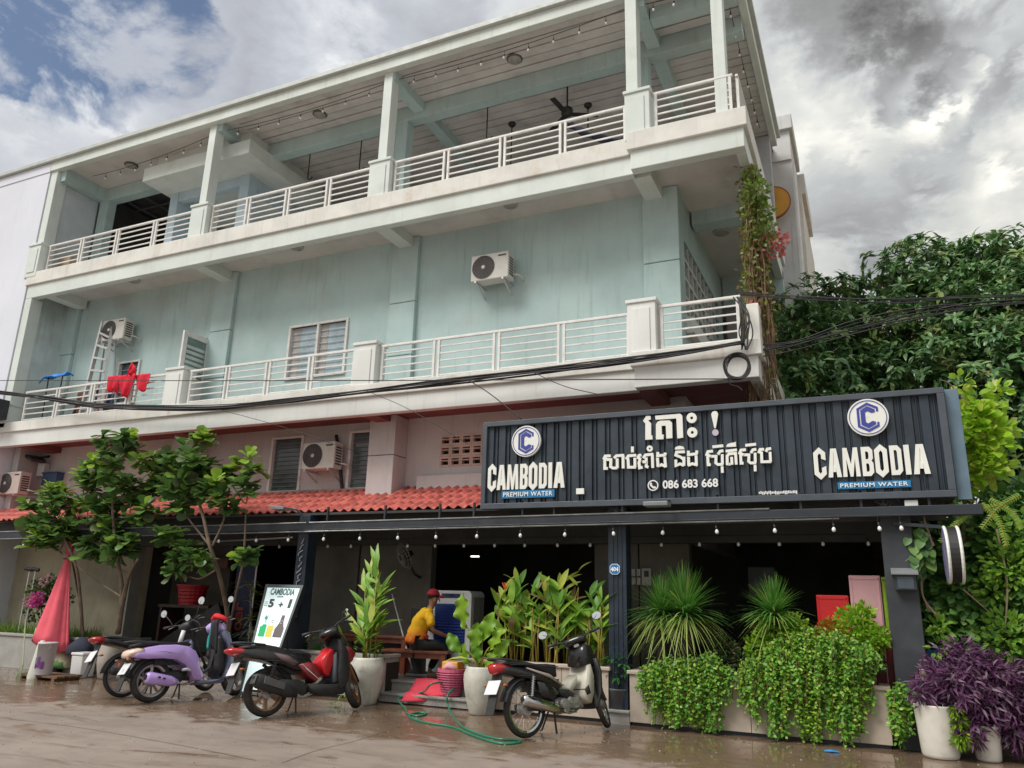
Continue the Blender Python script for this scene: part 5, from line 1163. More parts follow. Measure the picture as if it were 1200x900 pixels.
    def muffler(s, a, b, r, m, pipe=M_chr, y=-.17):
        s.part('muffler', m, lambda q: q.tube([a, V(a).lerp(V(b), .08), V(a).lerp(V(b), .75), b], [r*.75, r, r*.9, r*.45], 14, sq=(.85, 1.1)), smooth=True)
        s.part('exhaust_pipe', pipe, lambda q: q.tube(cr_spline([b, (b[0]+.1, y+.02, b[2]-.03), (b[0]+.26, y+.06, b[2]+.0), (b[0]+.36, y+.1, b[2]+.05)], 5), .017, 8), smooth=True)
        s.part('muffler_tip', M_blkm, lambda q: q.lathe([(r*.5, -.01), (r*.5, .012)], 12, (a[0]-.005, a[1], a[2]), 'x'))
    def details(s, zt=.62, xs=-.38):
        for sd in (-1, 1):
            s.part('swingarm', M_blkm, lambda q: q.bar((.42, sd*.075, .32), (0, sd*.085, s.R), .03, .045))
            e = s.part('rear_indicator', M_blkm, lambda q: q.tube([(xs, sd*.06, zt-.02), (xs-.03, sd*.16, zt-.03)], .008, 6))
            s.part('indicator_lens', mat('amber_lens', (.42, .12, .02), .2, var=0), lambda q: q.loft([((xs-.075, sd*.17, zt-.03), 0, .012, .009), ((xs-.055, sd*.17, zt-.03), 0, .021, .016), ((xs-.02, sd*.17, zt-.03), 0, .015, .011)], 10), False, e, smooth=True)
        s.part('frame_tube', M_blkm, lambda q: (q.tube([(.95, 0, .75), (.86, 0, .42), (.62, 0, .26), (.3, 0, .34), (-.05, 0, .62)], .022, 7), q.box(.0, -.07, .48, .5, .07, .60)))
        s.part('control_cable', M_wire, lambda q: [q.tube(cr_spline([(.84, y, 1.04), (1.0, y*.7, 1.12), (1.06, y*.3, .95), (1.04, .02, .7)], 5), .005, 5) for y in (-.2, -.14, .16)], True, smooth=True)
        s.part('reflector', M_redl, lambda q: q.lathe([(0, -.006), (.022, -.004), (.024, .004)], 10, (xs-.09, 0, zt-.09), 'x', cap=False))
        s.part('chain_case', M_blkm, lambda q: q.loft([((-.06, .10, s.R), 0, .012, .05), ((.2, .10, s.R+.01), 0, .014, .045), ((.42, .10, .31), 0, .012, .06)], 10, 3), smooth=True)
        s.part('brake_disc', M_chr, lambda q: q.lathe([(.11, -.063), (.11, -.059), (.07, -.059), (.07, -.063), (.11, -.063)], 26, (s.wb, 0, s.R), 'y', cap=False), True)
        s.part('seat_seam', M_blkm, lambda q: q.tube([(-.3, -.145, .78), (-.05, -.15, .775), (.2, -.148, .75), (.42, -.145, .735)], .006, 5))
        s.part('panel_gap', M_blkm, lambda q: (q.tube([(-.2, -.178, .66), (.1, -.186, .65), (.35, -.18, .60)], .003, 4), q.tube([(.35, -.18, .60), (.42, -.18, .50)], .003, 4)))
    def place(s, rear, front, lean=8):
        s.details(s.tail[0], s.tail[1])
        a, b = V((*rear, 0)), V((*front, 0)); yaw = atan2(b.y-a.y, b.x-a.x)
        s.t.matrix_world = M.Translation((a.x, a.y, 0.006)) @ M.Rotation(yaw, 4, 'Z') @ M.Rotation(radians(-lean), 4, 'X') @ M.Diagonal((s.sc, s.sc, s.sc, 1))

# purple retro scooter
M_pur = mat('lilac_paint', (.56, .385, .86), .25, var=.04, coat=.6); M_slate = mat('slate_lilac', (.16, .17, .27), .35, var=.06, coat=.3); M_cream = mat('cream_lens', (.75, .55, .45), .2, var=.05, coat=.4)
b = Bike('lilac retro scooter with clothes over its handlebar', 'scooter', 1.24, .283, steer=-30)
b.wheel(0, M_rimg, .115, 5, rt=.072); b.wheel(b.wb, M_rimg, .1, 5, front=True, rt=.066)
b.puff('body_panel', M_pur, [(-.36, .61), (-.33, .67), (-.2, .725), (.0, .755), (.25, .755), (.42, .73), (.55, .66), (.62, .55), (.65, .40), (.72, .29), (.66, .23), (.56, .25), (.50, .36), (.40, .47), (.25, .545), (.05, .57), (-.2, .57)], .185, .11)
b.puff('floor_board', M_slate, [(.58, .25), (.62, .19), (.98, .19), (1.08, .26), (1.1, .36), (1.02, .29), (.95, .25)], .15, .1)
b.puff('leg_shield', M_slate, [(.96, .22), (1.09, .28), (1.13, .45), (1.12, .66), (1.03, .92), (.97, .95), (.94, .92), (1.02, .70), (1.04, .50), (1.0, .33)], .205, .10)
b.puff('inner_shield', M_blkm, [(.92, .27), (1.0, .35), (1.02, .52), (.99, .70), (.93, .88), (.88, .84), (.91, .66), (.90, .45)], .165, .12)
b.puff('seat', M_seat, [(-.34, .73), (-.32, .765), (-.1, .80), (.1, .79), (.25, .775), (.45, .79), (.53, .745), (.5, .72), (.2, .75), (-.1, .745)], .15, .25)
b.part('grab_rail', M_blkm, lambda q: q.tube(cr_spline([(-.05, -.13, .77), (-.3, -.12, .8), (-.4, 0, .8), (-.3, .12, .8), (-.05, .13, .77)], 6), .013, 7), smooth=True)
b.part('tail_lamp', M_cream, lambda q: q.loft([((-.40, 0, .615), .2, .08, .03), ((-.37, 0, .64), .2, .14, .05), ((-.27, 0, .665), .1, .188, .06), ((-.2, 0, .67), 0, .19, .05)], 16), smooth=True)
b.arc_fender('rear_mudguard', M_blkm, 0, radians(40), radians(165), .07, .03)
b.plate(-.32, .50, .55)
b.engine(.08, .48, .30, M_blkm)
b.muffler((-.16, -.19, .33), (.30, -.17, .24), .072, M_pur)
b.part('muffler_slot', M_blkm, lambda q: [q.tube([(-.02+.07*i, -.262, .325-.02*i), (.01+.07*i, -.262, .315-.02*i)], .012, 8) for i in range(2)])
b.part('air_box', M_blkm, lambda q: q.loft([((-.05, .13, .36), 0, .04, .09), ((.2, .14, .38), 0, .06, .11), ((.35, .14, .36), 0, .04, .08)], 12, 3), smooth=True)
b.part('kick_cover', M_plate, lambda q: q.loft([((.36, -.15, .40), .4, .03, .02), ((.42, -.16, .41), .4, .04, .025), ((.5, -.15, .385), .4, .03, .02)], 10), smooth=True)
b.arc_fender('front_fender', M_slate, b.wb, radians(25), radians(150), .075, .035, True)
b.fork(.8, M_rimg); b.stand()
b.puff('handle_cover', M_pur, [(.82, .95), (.80, 1.02), (.88, 1.07), (1.0, 1.05), (1.05, .96), (.98, .88), (.88, .90)], .11, .25, True)
b.part('headlamp', mat('lens_clear', (.7, .7, .7), .1), lambda q: q.loft([((1.04, 0, .98), 0, .09, .08), ((1.09, 0, .98), 0, .05, .05)], 16), True, smooth=True)
b.bars(.9, 1.0, .34, .03)
b.mirror(-1, (.88, -.22, 1.03), (.84, -.34, 1.30), .05); b.mirror(1, (.88, .22, 1.03), (.84, .40, 1.24), .05)
b.place((-9.86, 8.86), (-9.50, 10.06), 7); BP = b
# dark underbone half hidden behind the lilac scooter
b = Bike('black motorbike with red tail lamp half hidden behind the lilac scooter', 'motorbike', 1.23, .285, steer=-26)
b.wheel(0, M_rimg, .085, 6, rt=.05); b.wheel(b.wb, M_rimg, .08, 6, front=True, rt=.05)
b.puff('tail_panel', M_blkp, [(-.42, .76), (-.40, .82), (-.1, .79), (.3, .70), (.5, .58), (.45, .52), (.2, .60), (-.1, .68)], .12, .2)
b.puff('seat', M_seat, [(-.38, .82), (-.35, .85), (-.05, .83), (.2, .77), (.48, .75), (.5, .69), (.2, .71), (-.1, .78)], .125, .25)
b.part('tail_lamp', M_redl, lambda q: q.loft([((-.52, 0, .79), .5, .04, .02), ((-.46, 0, .79), .4, .11, .05), ((-.36, 0, .79), .2, .13, .055)], 14), smooth=True)
b.arc_fender('rear_mudguard', M_blkm, 0, radians(50), radians(170), .065, .035); b.plate(-.42, .62, .5)
b.puff('body_panel', M_slate, [(.3, .62), (.55, .55), (.75, .5), (.95, .78), (1.0, .72), (.98, .4), (.8, .33), (.6, .42), (.4, .5)], .14, .15)
b.engine(.35, .75, .33, M_eng); b.muffler((-.25, -.13, .36), (.3, -.13, .28), .048, M_blkm); b.arc_fender('front_fender', M_blkm, b.wb, radians(20), radians(140), .06, .03, True)
b.fork(.8, M_blkm); b.stand(); b.puff('handle_cover', M_blkm, [(.84, .92), (.82, 1.0), (.92, 1.05), (1.02, 1.0), (1.04, .88), (.94, .86)], .1, .25, True); b.bars(.9, 1.0, .34, .03)
b.mirror(-1, (.88, -.22, 1.02), (.86, -.34, 1.27), .062); b.mirror(1, (.88, .22, 1.02), (.86, .36, 1.27), .06)
b.part('screen_post', M_plate, lambda q: q.tube([(.78, -.05, .7), (.84, -.05, .9)], .035, 8), smooth=True)
b.place((-10.66, 9.05), (-10.30, 10.26), 9)
# black and red sport scooter
M_dred = mat('dark_red_paint', (.26, .02, .028), .35, var=.1, coat=.3); M_bred = mat('bright_red_panel', (.62, .012, .02), .35, var=.06, coat=.3)
b = Bike('black and red sport scooter with bronze wheels before the advertising board', 'scooter', 1.27, .29, steer=-48)
b.wheel(0, M_rimb, .12, 7, rt=.07); b.wheel(b.wb, M_rimb, .1, 7, front=True, rt=.06)
b.puff('body_panel', M_blkp, [(-.46, .745), (-.44, .80), (-.2, .83), (.1, .80), (.4, .73), (.56, .68), (.62, .60), (.55, .50), (.35, .52), (.15, .60), (-.1, .66), (-.3, .69)], .155, .13)
b.puff('seat', M_seat, [(-.4, .82), (-.36, .85), (-.12, .865), (.05, .835), (.22, .785), (.45, .77), (.6, .72), (.62, .68), (.4, .70), (.1, .77), (-.2, .81)], .14, .25)
b.puff('side_panel', mat('grey_pink_panel', (.20, .13, .14), .4, var=.1), [(.0, .755), (.2, .72), (.38, .62), (.30, .58), (.12, .65)], .168, .1)
b.puff('side_panel', M_dred, [(.33, .60), (.50, .63), (.63, .60), (.70, .44), (.62, .36), (.50, .44)], .18, .14)
b.part('stripe', M_plate, lambda q: [q.bar((.40+.05*i, -.184, .60-.05*i), (.60+.04*i, -.183, .44-.03*i), .006, .006, (0, 1, 0)) for i in range(2)])
b.part('grab_rail', M_blkm, lambda q: q.tube(cr_spline([(-.1, -.13, .85), (-.38, -.13, .88), (-.48, 0, .885), (-.38, .13, .88), (-.1, .13, .85)], 6), .014, 7), smooth=True)
b.part('tail_lamp', M_redl, lambda q: q.loft([((-.56, 0, .79), .3, .05, .02), ((-.5, 0, .785), .3, .11, .05), ((-.40, 0, .775), .2, .15, .055), ((-.33, 0, .785), .1, .155, .03)], 14), smooth=True)
b.puff('hugger', M_blkm, [(.02, .60), (.16, .58), (.30, .50), (.34, .42), (.26, .40), (.12, .52)], .07, .1); b.plate(-.40, .63, .45)
b.puff('centre_tunnel', M_bred, [(.70, .62), (.86, .80), (.92, .78), (.90, .58), (.84, .42), (.76, .46)], .12, .12)
b.puff('floor_board', M_blkm, [(.48, .36), (.56, .24), (.7, .2), (1.06, .2), (1.12, .30), (1.0, .34), (.8, .34), (.62, .36)], .17, .12)
b.puff('leg_shield', M_blkm, [(.95, .24), (1.10, .28), (1.13, .5), (1.10, .75), (1.0, .92), (.93, .92), (.96, .75), (.95, .5)], .19, .12)
b.puff('inner_shield', mat('slate_plastic', (.09, .10, .12), .5), [(.88, .34), (.95, .34), (.955, .55), (.94, .75), (.90, .70), (.89, .5)], .15, .1)
b.puff('front_panel', M_dred, [(1.06, .50), (1.2, .60), (1.26, .72), (1.18, .80), (1.06, .84)], .15, .3)
b.engine(.06, .5, .31, M_eng, .13); b.muffler((-.26, -.2, .44), (.34, -.17, .24), .082, M_blkm)
b.puff('muffler_shield', M_blkp, [(-.24, .46), (-.1, .50), (.22, .36), (.24, .28), (.0, .34), (-.22, .40)], .0, .1) if False else None
b.part('heat_shield', mat('shield_grey', (.14, .14, .145), .4, metal=.4), lambda q: (q.bar((-.17, -.288, .43), (.12, -.268, .34), .012, .085), q.bar((-.262, -.2, .445), (-.275, -.2, .45), .12, .12)), bevel=.006)
b.puff('gearbox_cover', M_blkm, [(.10, .44), (.40, .42), (.54, .34), (.50, .24), (.22, .24), (.06, .32)], .155, .15)
b.part('belly_pipe', M_eng, lambda q: q.tube(cr_spline([(.30, -.17, .25), (.42, -.16, .20), (.55, -.12, .24)], 5), .02, 8), smooth=True)
b.part('shock', M_blkm, lambda q: [q.tube([(-.02, -.13, .4), (.06, -.13, .66)], .02, 8), [q.lathe([(.034, 0), (.034, .014)], 10, (-.01+.012*i, -.13, .44+.036*i)) for i in range(6)]])
b.arc_fender('front_fender', M_blkp, b.wb, radians(15), radians(150), .07, .035, True); b.fork(.85, M_rimb, .085, .02); b.stand()
b.puff('handle_cover', M_blkp, [(.72, .94), (.75, 1.0), (.90, 1.10), (1.02, 1.06), (1.10, .92), (1.06, .84), (.95, .90), (.84, .91)], .13, .3, True)
b.puff('beak', M_blkp, [(1.02, .90), (1.10, .98), (1.24, .86), (1.30, .74), (1.2, .72), (1.08, .80)], .13, .3, True)
b.bars(.86, 1.03, .34, .04)
for sd in (-1, 1): b.part('lever_guard', M_blkm, lambda q: q.tube([(.86, sd*.22, 1.06), (.93, sd*.33, 1.02)], .016, 7), True)
b.mirror(-1, (.9, -.2, 1.07), (.89, -.30, 1.20), .02); 
b.place((-7.58, 8.75), (-7.11, 9.95), 8)
# black and cream underbone
M_crm = mat('cream_plastic', (.54, .52, .44), .4, var=.1, dirt=((.35, .28, .18), .3, 9.)); M_grf = mat('graphite_paint', (.06, .06, .07), .3, var=.1, coat=.3)
b = Bike('old black and cream motorbike with wire wheels and chrome exhaust', 'motorbike', 1.24, .305, steer=-40)
b.wheel(0, M_chr, .07, wire=True, rt=.055); b.wheel(b.wb, M_chr, .065, wire=True, front=True, rt=.05)
b.puff('tail_panel', M_blkp, [(-.42, .70), (-.40, .78), (-.1, .76), (.2, .69), (.5, .55), (.55, .50), (.42, .47), (.2, .58), (-.1, .64)], .125, .2)
b.puff('pinstripe_panel', mat('pale_stripe', (.5, .42, .36), .4), [(-.05, .745), (.3, .66), (.52, .53), (.50, .52), (.28, .63), (-.05, .73)], .132, .02)
b.puff('side_cover', M_blkp, [(.1, .60), (.3, .56), (.45, .45), (.33, .36), (.15, .42)], .135, .15)
b.puff('seat', M_seat, [(-.40, .79), (-.36, .83), (-.1, .82), (.1, .78), (.3, .775), (.46, .76), (.47, .62), (.40, .63), (.2, .70), (-.1, .77)], .13, .22)
b.part('tail_lamp', M_redl, lambda q: q.loft([((-.47, 0, .73), .25, .04, .04), ((-.44, 0, .74), .25, .09, .062), ((-.36, 0, .75), .2, .115, .062), ((-.27, 0, .76), .1, .118, .03)], 14), smooth=True)
b.part('grab_rail', M_blkm, lambda q: q.tube(cr_spline([(-.15, -.12, .81), (-.4, -.11, .845), (-.46, 0, .85), (-.4, .11, .845), (-.15, .12, .81)], 6), .013, 7), smooth=True)
b.arc_fender('rear_mudguard', M_grf, 0, radians(70), radians(165), .06, .04); b.plate(-.40, .60, .5)
b.puff('spine_cover', M_crm, [(.44, .55), (.62, .52), (.80, .64), (.79, .55), (.68, .44), (.5, .47)], .085, .05)
b.puff('leg_shield', M_crm, [(.80, .40), (.86, .56), (.91, .74), (.97, .76), (1.01, .62), (.99, .42), (.93, .30), (.86, .32)], .155, .07)
b.puff('shield_gap', M_blkm, [(.82, .47), (.90, .52), (.93, .42), (.86, .40)], .158, .05)
b.puff('shield_edge', M_blkm, [(1.03, .82), (1.08, .66), (1.06, .42), (.98, .26), (1.0, .24), (1.10, .42), (1.12, .66), (1.07, .82)], .185, .05)
b.puff('chain_cover', M_blkm, [(.42, .50), (.62, .48), (.72, .42), (.6, .38), (.48, .42)], .11, .1)
b.puff('head_cowl', M_blkp, [(.82, .72), (.86, .92), (.90, 1.0), (1.03, .98), (1.11, .82), (1.05, .72)], .135, .25)
b.engine(.42, .86, .31, M_eng, .11)
b.part('crankcase', M_eng, lambda q: [q.lathe([(0, -.15), (.05, -.148), (.06, -.11)], 16, (.5, 0, .33), 'y', cap=False), q.lathe([(0, -.14), (.035, -.138), (.045, -.1)], 14, (.62, 0, .36), 'y', cap=False), q.box(.56, -.13, .22, .7, .1, .28)])
b.muffler((-.16, -.165, .41), (.46, -.15, .26), .056, M_chr)
b.part('shock', M_chr, lambda q: [q.tube([(-.0, -.12, .32), (.05, -.12, .66)], .014, 8), [q.lathe([(.026, 0), (.026, .011)], 10, (.013+.0055*i, -.12, .44+.024*i)) for i in range(9)]])
b.arc_fender('front_fender', M_grf, b.wb, radians(30), radians(140), .055, .03, True); b.fork(.86, M_grf, .07, .022); b.stand()
b.part('footpeg', M_blkm, lambda q: (q.tube([(.6, -.26, .27), (.6, .26, .27)], .013, 7), q.tube([(.28, -.2, .34), (.28, -.12, .36)], .014, 7)))
b.puff('handle_cover', M_blkp, [(.80, 1.0), (.80, 1.05), (.92, 1.09), (1.04, 1.04), (1.06, .98), (.94, .97)], .14, .3, True)
b.part('dial', M_plate, lambda q: q.loft([((.865, 0, .965), .2, .035, .018), ((.855, 0, .965), .2, .033, .016)], 10, 4), True)
b.bars(.90, 1.03, .34, .03)
b.mirror(-1, (.88, -.24, 1.06), (.86, -.36, 1.22), .05, oval=1.25); b.mirror(1, (.88, .24, 1.06), (.86, .36, 1.22), .05, oval=1.25)
b.place((-3.97, 9.21), (-3.44, 10.33), 7)
# clothes on the lilac scooter
mw = BP.t.matrix_world
def loc(x, y, z): return mw @ BP.S @ V((x, y, z))
M_jk = mat('dark_cloth', (.022, .022, .026), .9, bump=.3, bscale=15); M_tl = mat('teal_cloth', (.03, .38, .36), .85, bump=.2); M_rc = mat('scarlet_cloth', (.65, .02, .025), .8, bump=.2)
def hang(name, label, a, b_, drop, m, th=.02, taper=.0):
    a, b_ = V(a), V(b_); d = (b_-a)
    q = MB(); q.sheet(lambda u, v: tuple(a+d*(.5+(u-.5)*(1-taper*v))+V((.03*sin(u*7+v*2)*v, .04*sin(u*5+1)*v, -drop*v*(1-.15*sin(u*6))))), 10, 9, th)
    return tag(q.build(name, m, None, smooth=True), label, 'clothing')
hang('dark_jacket', 'black jacket hanging from the handlebar of the lilac scooter', loc(.55, -.27, .99), loc(.63, -.12, 1.02), .50, M_jk, .03, .3)
hang('teal_cloth', 'teal cloth hanging beside the black jacket on the lilac scooter', loc(.66, -.14, 1.0), loc(.70, -.06, 1.0), .34, M_tl, .015, .6)
c = loc(.80, -.15, 1.08); q = MB(); q.loft([((c.x-.14, c.y, c.z-.03), 0, .04, .03), ((c.x-.05, c.y, c.z+.02), .2, .08, .045), ((c.x+.06, c.y, c.z), .2, .08, .035), ((c.x+.14, c.y+.02, c.z-.03), 0, .03, .03)], 10); tag(q.build('scarlet_cloth', M_rc, None, smooth=True), 'scarlet cloth bunched on the handlebar of the lilac scooter', 'cloth')

# ---------------------------------------------------------------- the seated man
def skin(name, nodes, edges, m, parent, sub=2, root=0):
    """nodes: (position, radius or (rx, ry)); one continuous surface grown over the edges"""
    me = bpy.data.meshes.new(name); off = OFF.get(parent.name, V((0, 0, 0)))
    me.from_pydata([tuple(V(p)-off) for p, r in nodes], edges, []); me.materials.append(m)
    o = bpy.data.objects.new(name, me); COL.objects.link(o); o.parent = parent
    md = o.modifiers.new('skin', 'SKIN'); md.use_smooth_shade = True
    for i, (p, r) in enumerate(nodes):
        sv = me.skin_vertices[0].data[i]; sv.radius = r if isinstance(r, tuple) else (r, r); sv.use_root = (i == root)
    sb = o.modifiers.new('sub', 'SUBSURF'); sb.levels = sub; sb.render_levels = sub; return o
man = thing('person', 'man in yellow and orange polo shirt and red cap seated on the bench', 'person', (0, 0, 0))
OFF[man.name] = V((0, 0, 0))
M_skin = mat('brown_skin', (.27, .135, .085), .5, var=.08, scale=20); M_hair = mat('black_hair', (.012, .010, .010), .6); M_trs = mat('black_trousers', (.014, .014, .016), .85, bump=.2, bscale=25); M_cap = mat('red_cap', (.36, .015, .03), .8, bump=.1)
def shirt_material():
    m = bpy.data.materials.new('yellow_orange_polo'); m.use_nodes = True; n = NT(m.node_tree); MATS[m.name] = m
    o = n.add('ShaderNodeTexCoord').outputs['Object']; s_ = n.add('ShaderNodeSeparateXYZ', i0=o)
    c = n.mix(n.ramp(s_.outputs[2], .52, .82), (.80, .16, .015), (.80, .46, .01))
    pn = n.math('MULTIPLY', n.ramp(n.noise(o, 9., 3), .5, .62, 0, .35), n.ramp(s_.outputs[2], .52, .72, 1, 0)); c = n.mix(pn, c, (.85, .42, .25))
    b_ = n.add('ShaderNodeBsdfPrincipled', in_Base_Color=c, in_Roughness=.85)
    n.set(b_, 'Normal', n.add('ShaderNodeBump', in_Strength=.35, in_Distance=.02, in_Height=n.noise(o, 14., 3)))
    n.add('ShaderNodeOutputMaterial', i0=b_); return m
# local frame: x forward, y to his left, z up from the floor; seat height .42
body = [((0, 0, .50), .12), ((.03, 0, .66), .11), ((.09, 0, .82), .115), ((.15, 0, .94), .10), ((.20, 0, 1.02), .055), ((.25, 0, 1.09), (.05, .05)), ((.27, 0, 1.17), (.085, .075)), ((.275, 0, 1.24), (.09, .08)), ((.26, 0, 1.29), (.06, .06)),
        ((.16, -.19, .955), .055), ((.19, -.25, .84), .045), ((.23, -.27, .72), .04), ((.38, -.22, .66), .034), ((.47, -.17, .63), .028), ((.52, -.15, .62), (.022, .035)),
        ((.16, .19, .955), .055), ((.21, .25, .84), .045), ((.26, .26, .72), .04), ((.40, .18, .66), .034), ((.48, .12, .63), .028), ((.53, .10, .62), (.022, .035)),
        ((.05, -.10, .47), .09), ((.25, -.13, .48), .08), ((.44, -.14, .47), .062), ((.45, -.13, .28), .052), ((.43, -.13, .08), .036), ((.50, -.14, .04), .035), ((.58, -.145, .035), .028),
        ((.05, .10, .47), .09), ((.25, .13, .48), .08), ((.42, .15, .47), .062), ((.36, .15, .28), .052), ((.28, .15, .08), .036), ((.35, .16, .04), .035), ((.43, .165, .035), .028)]
be = [(0, 1), (1, 2), (2, 3), (3, 4), (4, 5), (5, 6), (6, 7), (7, 8), (3, 9), (9, 10), (10, 11), (11, 12), (12, 13), (13, 14), (3, 15), (15, 16), (16, 17), (17, 18), (18, 19), (19, 20), (0, 21), (21, 22), (22, 23), (23, 24), (24, 25), (25, 26), (26, 27), (0, 28), (28, 29), (29, 30), (30, 31), (31, 32), (32, 33), (33, 34)]
skin('body', body, be, M_skin, man)
sh = [((-.01, 0, .48), .175), ((.0, 0, .57), .17), ((.04, 0, .68), .165), ((.09, 0, .82), .17), ((.15, 0, .94), .145), ((.195, 0, 1.03), .075), ((.155, -.19, .955), .085), ((.19, -.26, .86), .075), ((.215, -.28, .77), .072), ((.155, .19, .955), .085), ((.20, .26, .86), .068), ((.23, .28, .78), .066)]
shirt = skin('polo_shirt', sh, [(0, 1), (1, 2), (2, 3), (3, 4), (4, 5), (4, 6), (6, 7), (7, 8), (4, 9), (9, 10), (10, 11)], shirt_material(), man)
tex = bpy.data.textures.new('cloth_folds', 'CLOUDS'); tex.noise_scale = .09
def folds(o, k):
    md = o.modifiers.new('folds', 'DISPLACE'); md.texture = tex; md.strength = k; md.texture_coords = 'LOCAL'
shirt.modifiers['sub'].levels = shirt.modifiers['sub'].render_levels = 3; folds(shirt, .035)
tr = [((.0, 0, .49), (.14, .165)), ((.06, -.10, .475), .105), ((.25, -.13, .485), .095), ((.45, -.14, .47), .078), ((.46, -.13, .28), .068), ((.44, -.13, .11), .06), ((.06, .10, .475), .105), ((.25, .13, .485), .095), ((.43, .15, .47), .078), ((.37, .15, .28), .068), ((.29, .15, .11), .06)]
folds_t = skin('trousers', tr, [(0, 1), (1, 2), (2, 3), (3, 4), (4, 5), (0, 6), (6, 7), (7, 8), (8, 9), (9, 10)], M_trs, man); folds(folds_t, .02)
for x, y in ((.44, -.13), (.29, .15)):
    skin('sandal', [((x-.05, y, .03), .035), ((x+.06, y-.005, .03), .045), ((x+.16, y-.01, .025), .04)], [(0, 1), (1, 2)], mat('tan_sandal', (.42, .32, .24), .7), man)
for sd in (-1, 1):   # five bent fingers on each hand
    bx, by = (.52, -.15) if sd < 0 else (.53, .10)
    for k in range(4):
        o_ = (k-1.5)*.017; L_f = (.055, .065, .062, .048)[k]
        skin('finger', [((bx+.01, by+o_*sd, .62), .010), ((bx+.02+L_f*.6, by+o_*sd*1.1, .622), .009), ((bx+.02+L_f, by+o_*sd*1.1, .60), .008)], [(0, 1), (1, 2)], M_skin, man, 1)
    skin('thumb', [((bx-.02, by-sd*.0+.03, .625), .011), ((bx+.015, by+.05, .63), .010), ((bx+.045, by+.055, .615), .009)], [(0, 1), (1, 2)], M_skin, man, 1)
q = MB(); q.loft([((.175, 0, 1.235), 0, .03, .04), ((.19, 0, 1.24), 0, .075, .075), ((.25, 0, 1.25), 0, .088, .09), ((.30, 0, 1.25), 0, .084, .08), ((.335, 0, 1.245), 0, .06, .05)], 14, 2.); q.v = [(x, y, z) if z > 1.2 else (x, y, 1.2+(z-1.2)*.4) for x, y, z in q.v]; q.build('hair', M_hair, man, smooth=True)
q = MB(); q.sheet(lambda u, v: (.27+.108*cos(u*2*pi)*cos(v*pi/2)-.012, .096*sin(u*2*pi)*cos(v*pi/2), 1.245+.105*sin(v*pi/2)), 20, 6, .004); q.build('cap_crown', M_cap, man, smooth=True)
q = MB(); q.sheet(lambda u, v: (.34+.105*v*(1-.35*(2*u-1)**2), (2*u-1)*.082*(1-.12*v), 1.247-.02*v-.03*(2*u-1)**2), 10, 4, .006); q.build('cap_peak', M_cap, man, smooth=True)
q = MB(); q.loft([((.345, 0, 1.20), 0, .010, .02), ((.372, 0, 1.165), 0, .016, .014), ((.355, 0, 1.15), 0, .012, .008)], 8); q.build('nose', M_skin, man, smooth=True)
for sd in (-1, 1):
    q = MB(); q.loft([((.255, sd*.088, 1.165), 0, .006, .022), ((.275, sd*.095, 1.17), 0, .01, .032), ((.295, sd*.088, 1.175), 0, .006, .024)], 8); q.build('ear', M_skin, man, smooth=True)
    q = MB(); q.loft([((.345, sd*.036, 1.19), 0, .008, .006), ((.352, sd*.034, 1.19), 0, .010, .007)], 8); q.build('eye', M_rod, man)
q = MB(); q.box(.35, -.022, 1.115, .357, .022, 1.121); q.build('mouth', mat('lips', (.2, .07, .06), .5), man)
q = MB(); q.tube([(.13, -.178, .64), (.17, -.172, .60)], .03, 8); q.build('badge', mat('badge_red', (.4, .03, .03), .6), man)
q = MB(); q.sheet(lambda u, v: (.185+.075*cos(u*2*pi), .08*sin(u*2*pi), 1.0+.05*v+.02*cos(u*2*pi)), 16, 2, .006); q.build('collar', mat('polo_collar', (.72, .40, .02), .85), man, smooth=True)
hp = onY(486, 764, 11.68)
man.matrix_world = M.Translation((hp.x, 11.66, TZ)) @ M.Rotation(radians(40), 4, 'Z') @ M.Diagonal((1.06, 1.06, 1.06, 1))
# ---------------------------------------------------------------- vegetation
LV = {}
def leaf_mesh(kind, m, fold, droop, wl):
    key = (kind, m.name, fold, droop, wl)
    if key not in LV:
        T, fs = leaf_template(kind); vs = [(t, w*wl, (l*abs(w))*fold*wl-droop*t*t) for t, w, l in T]
        me = bpy.data.meshes.new('leaf'); me.from_pydata(vs, [], fs); me.materials.append(m); me.polygons.foreach_set('use_smooth', [True]*len(fs)); me.update(); LV[key] = me
    return LV[key]
def leaf_part(parent, m, p, d, up, L, kind='fiddle', fold=.25, droop=.25, wl=.36):
    """one leaf as a part of its plant"""
    d = V(d).normalized(); y = V(up).cross(d); y = y.normalized() if y.length > 1e-4 else V((0, 1, 0)); z = d.cross(y)
    p = V(p)-OFF[parent.name]
    mw = M(((d.x*L, y.x*L, z.x*L, p.x), (d.y*L, y.y*L, z.y*L, p.y), (d.z*L, y.z*L, z.z*L, p.z), (0, 0, 0, 1)))
    return inst(leaf_mesh(kind, m, fold, droop, wl), 'leaf', parent, mw)
def rv(s=1.): return V((rnd.gauss(0, s), rnd.gauss(0, s), rnd.gauss(0, s)))
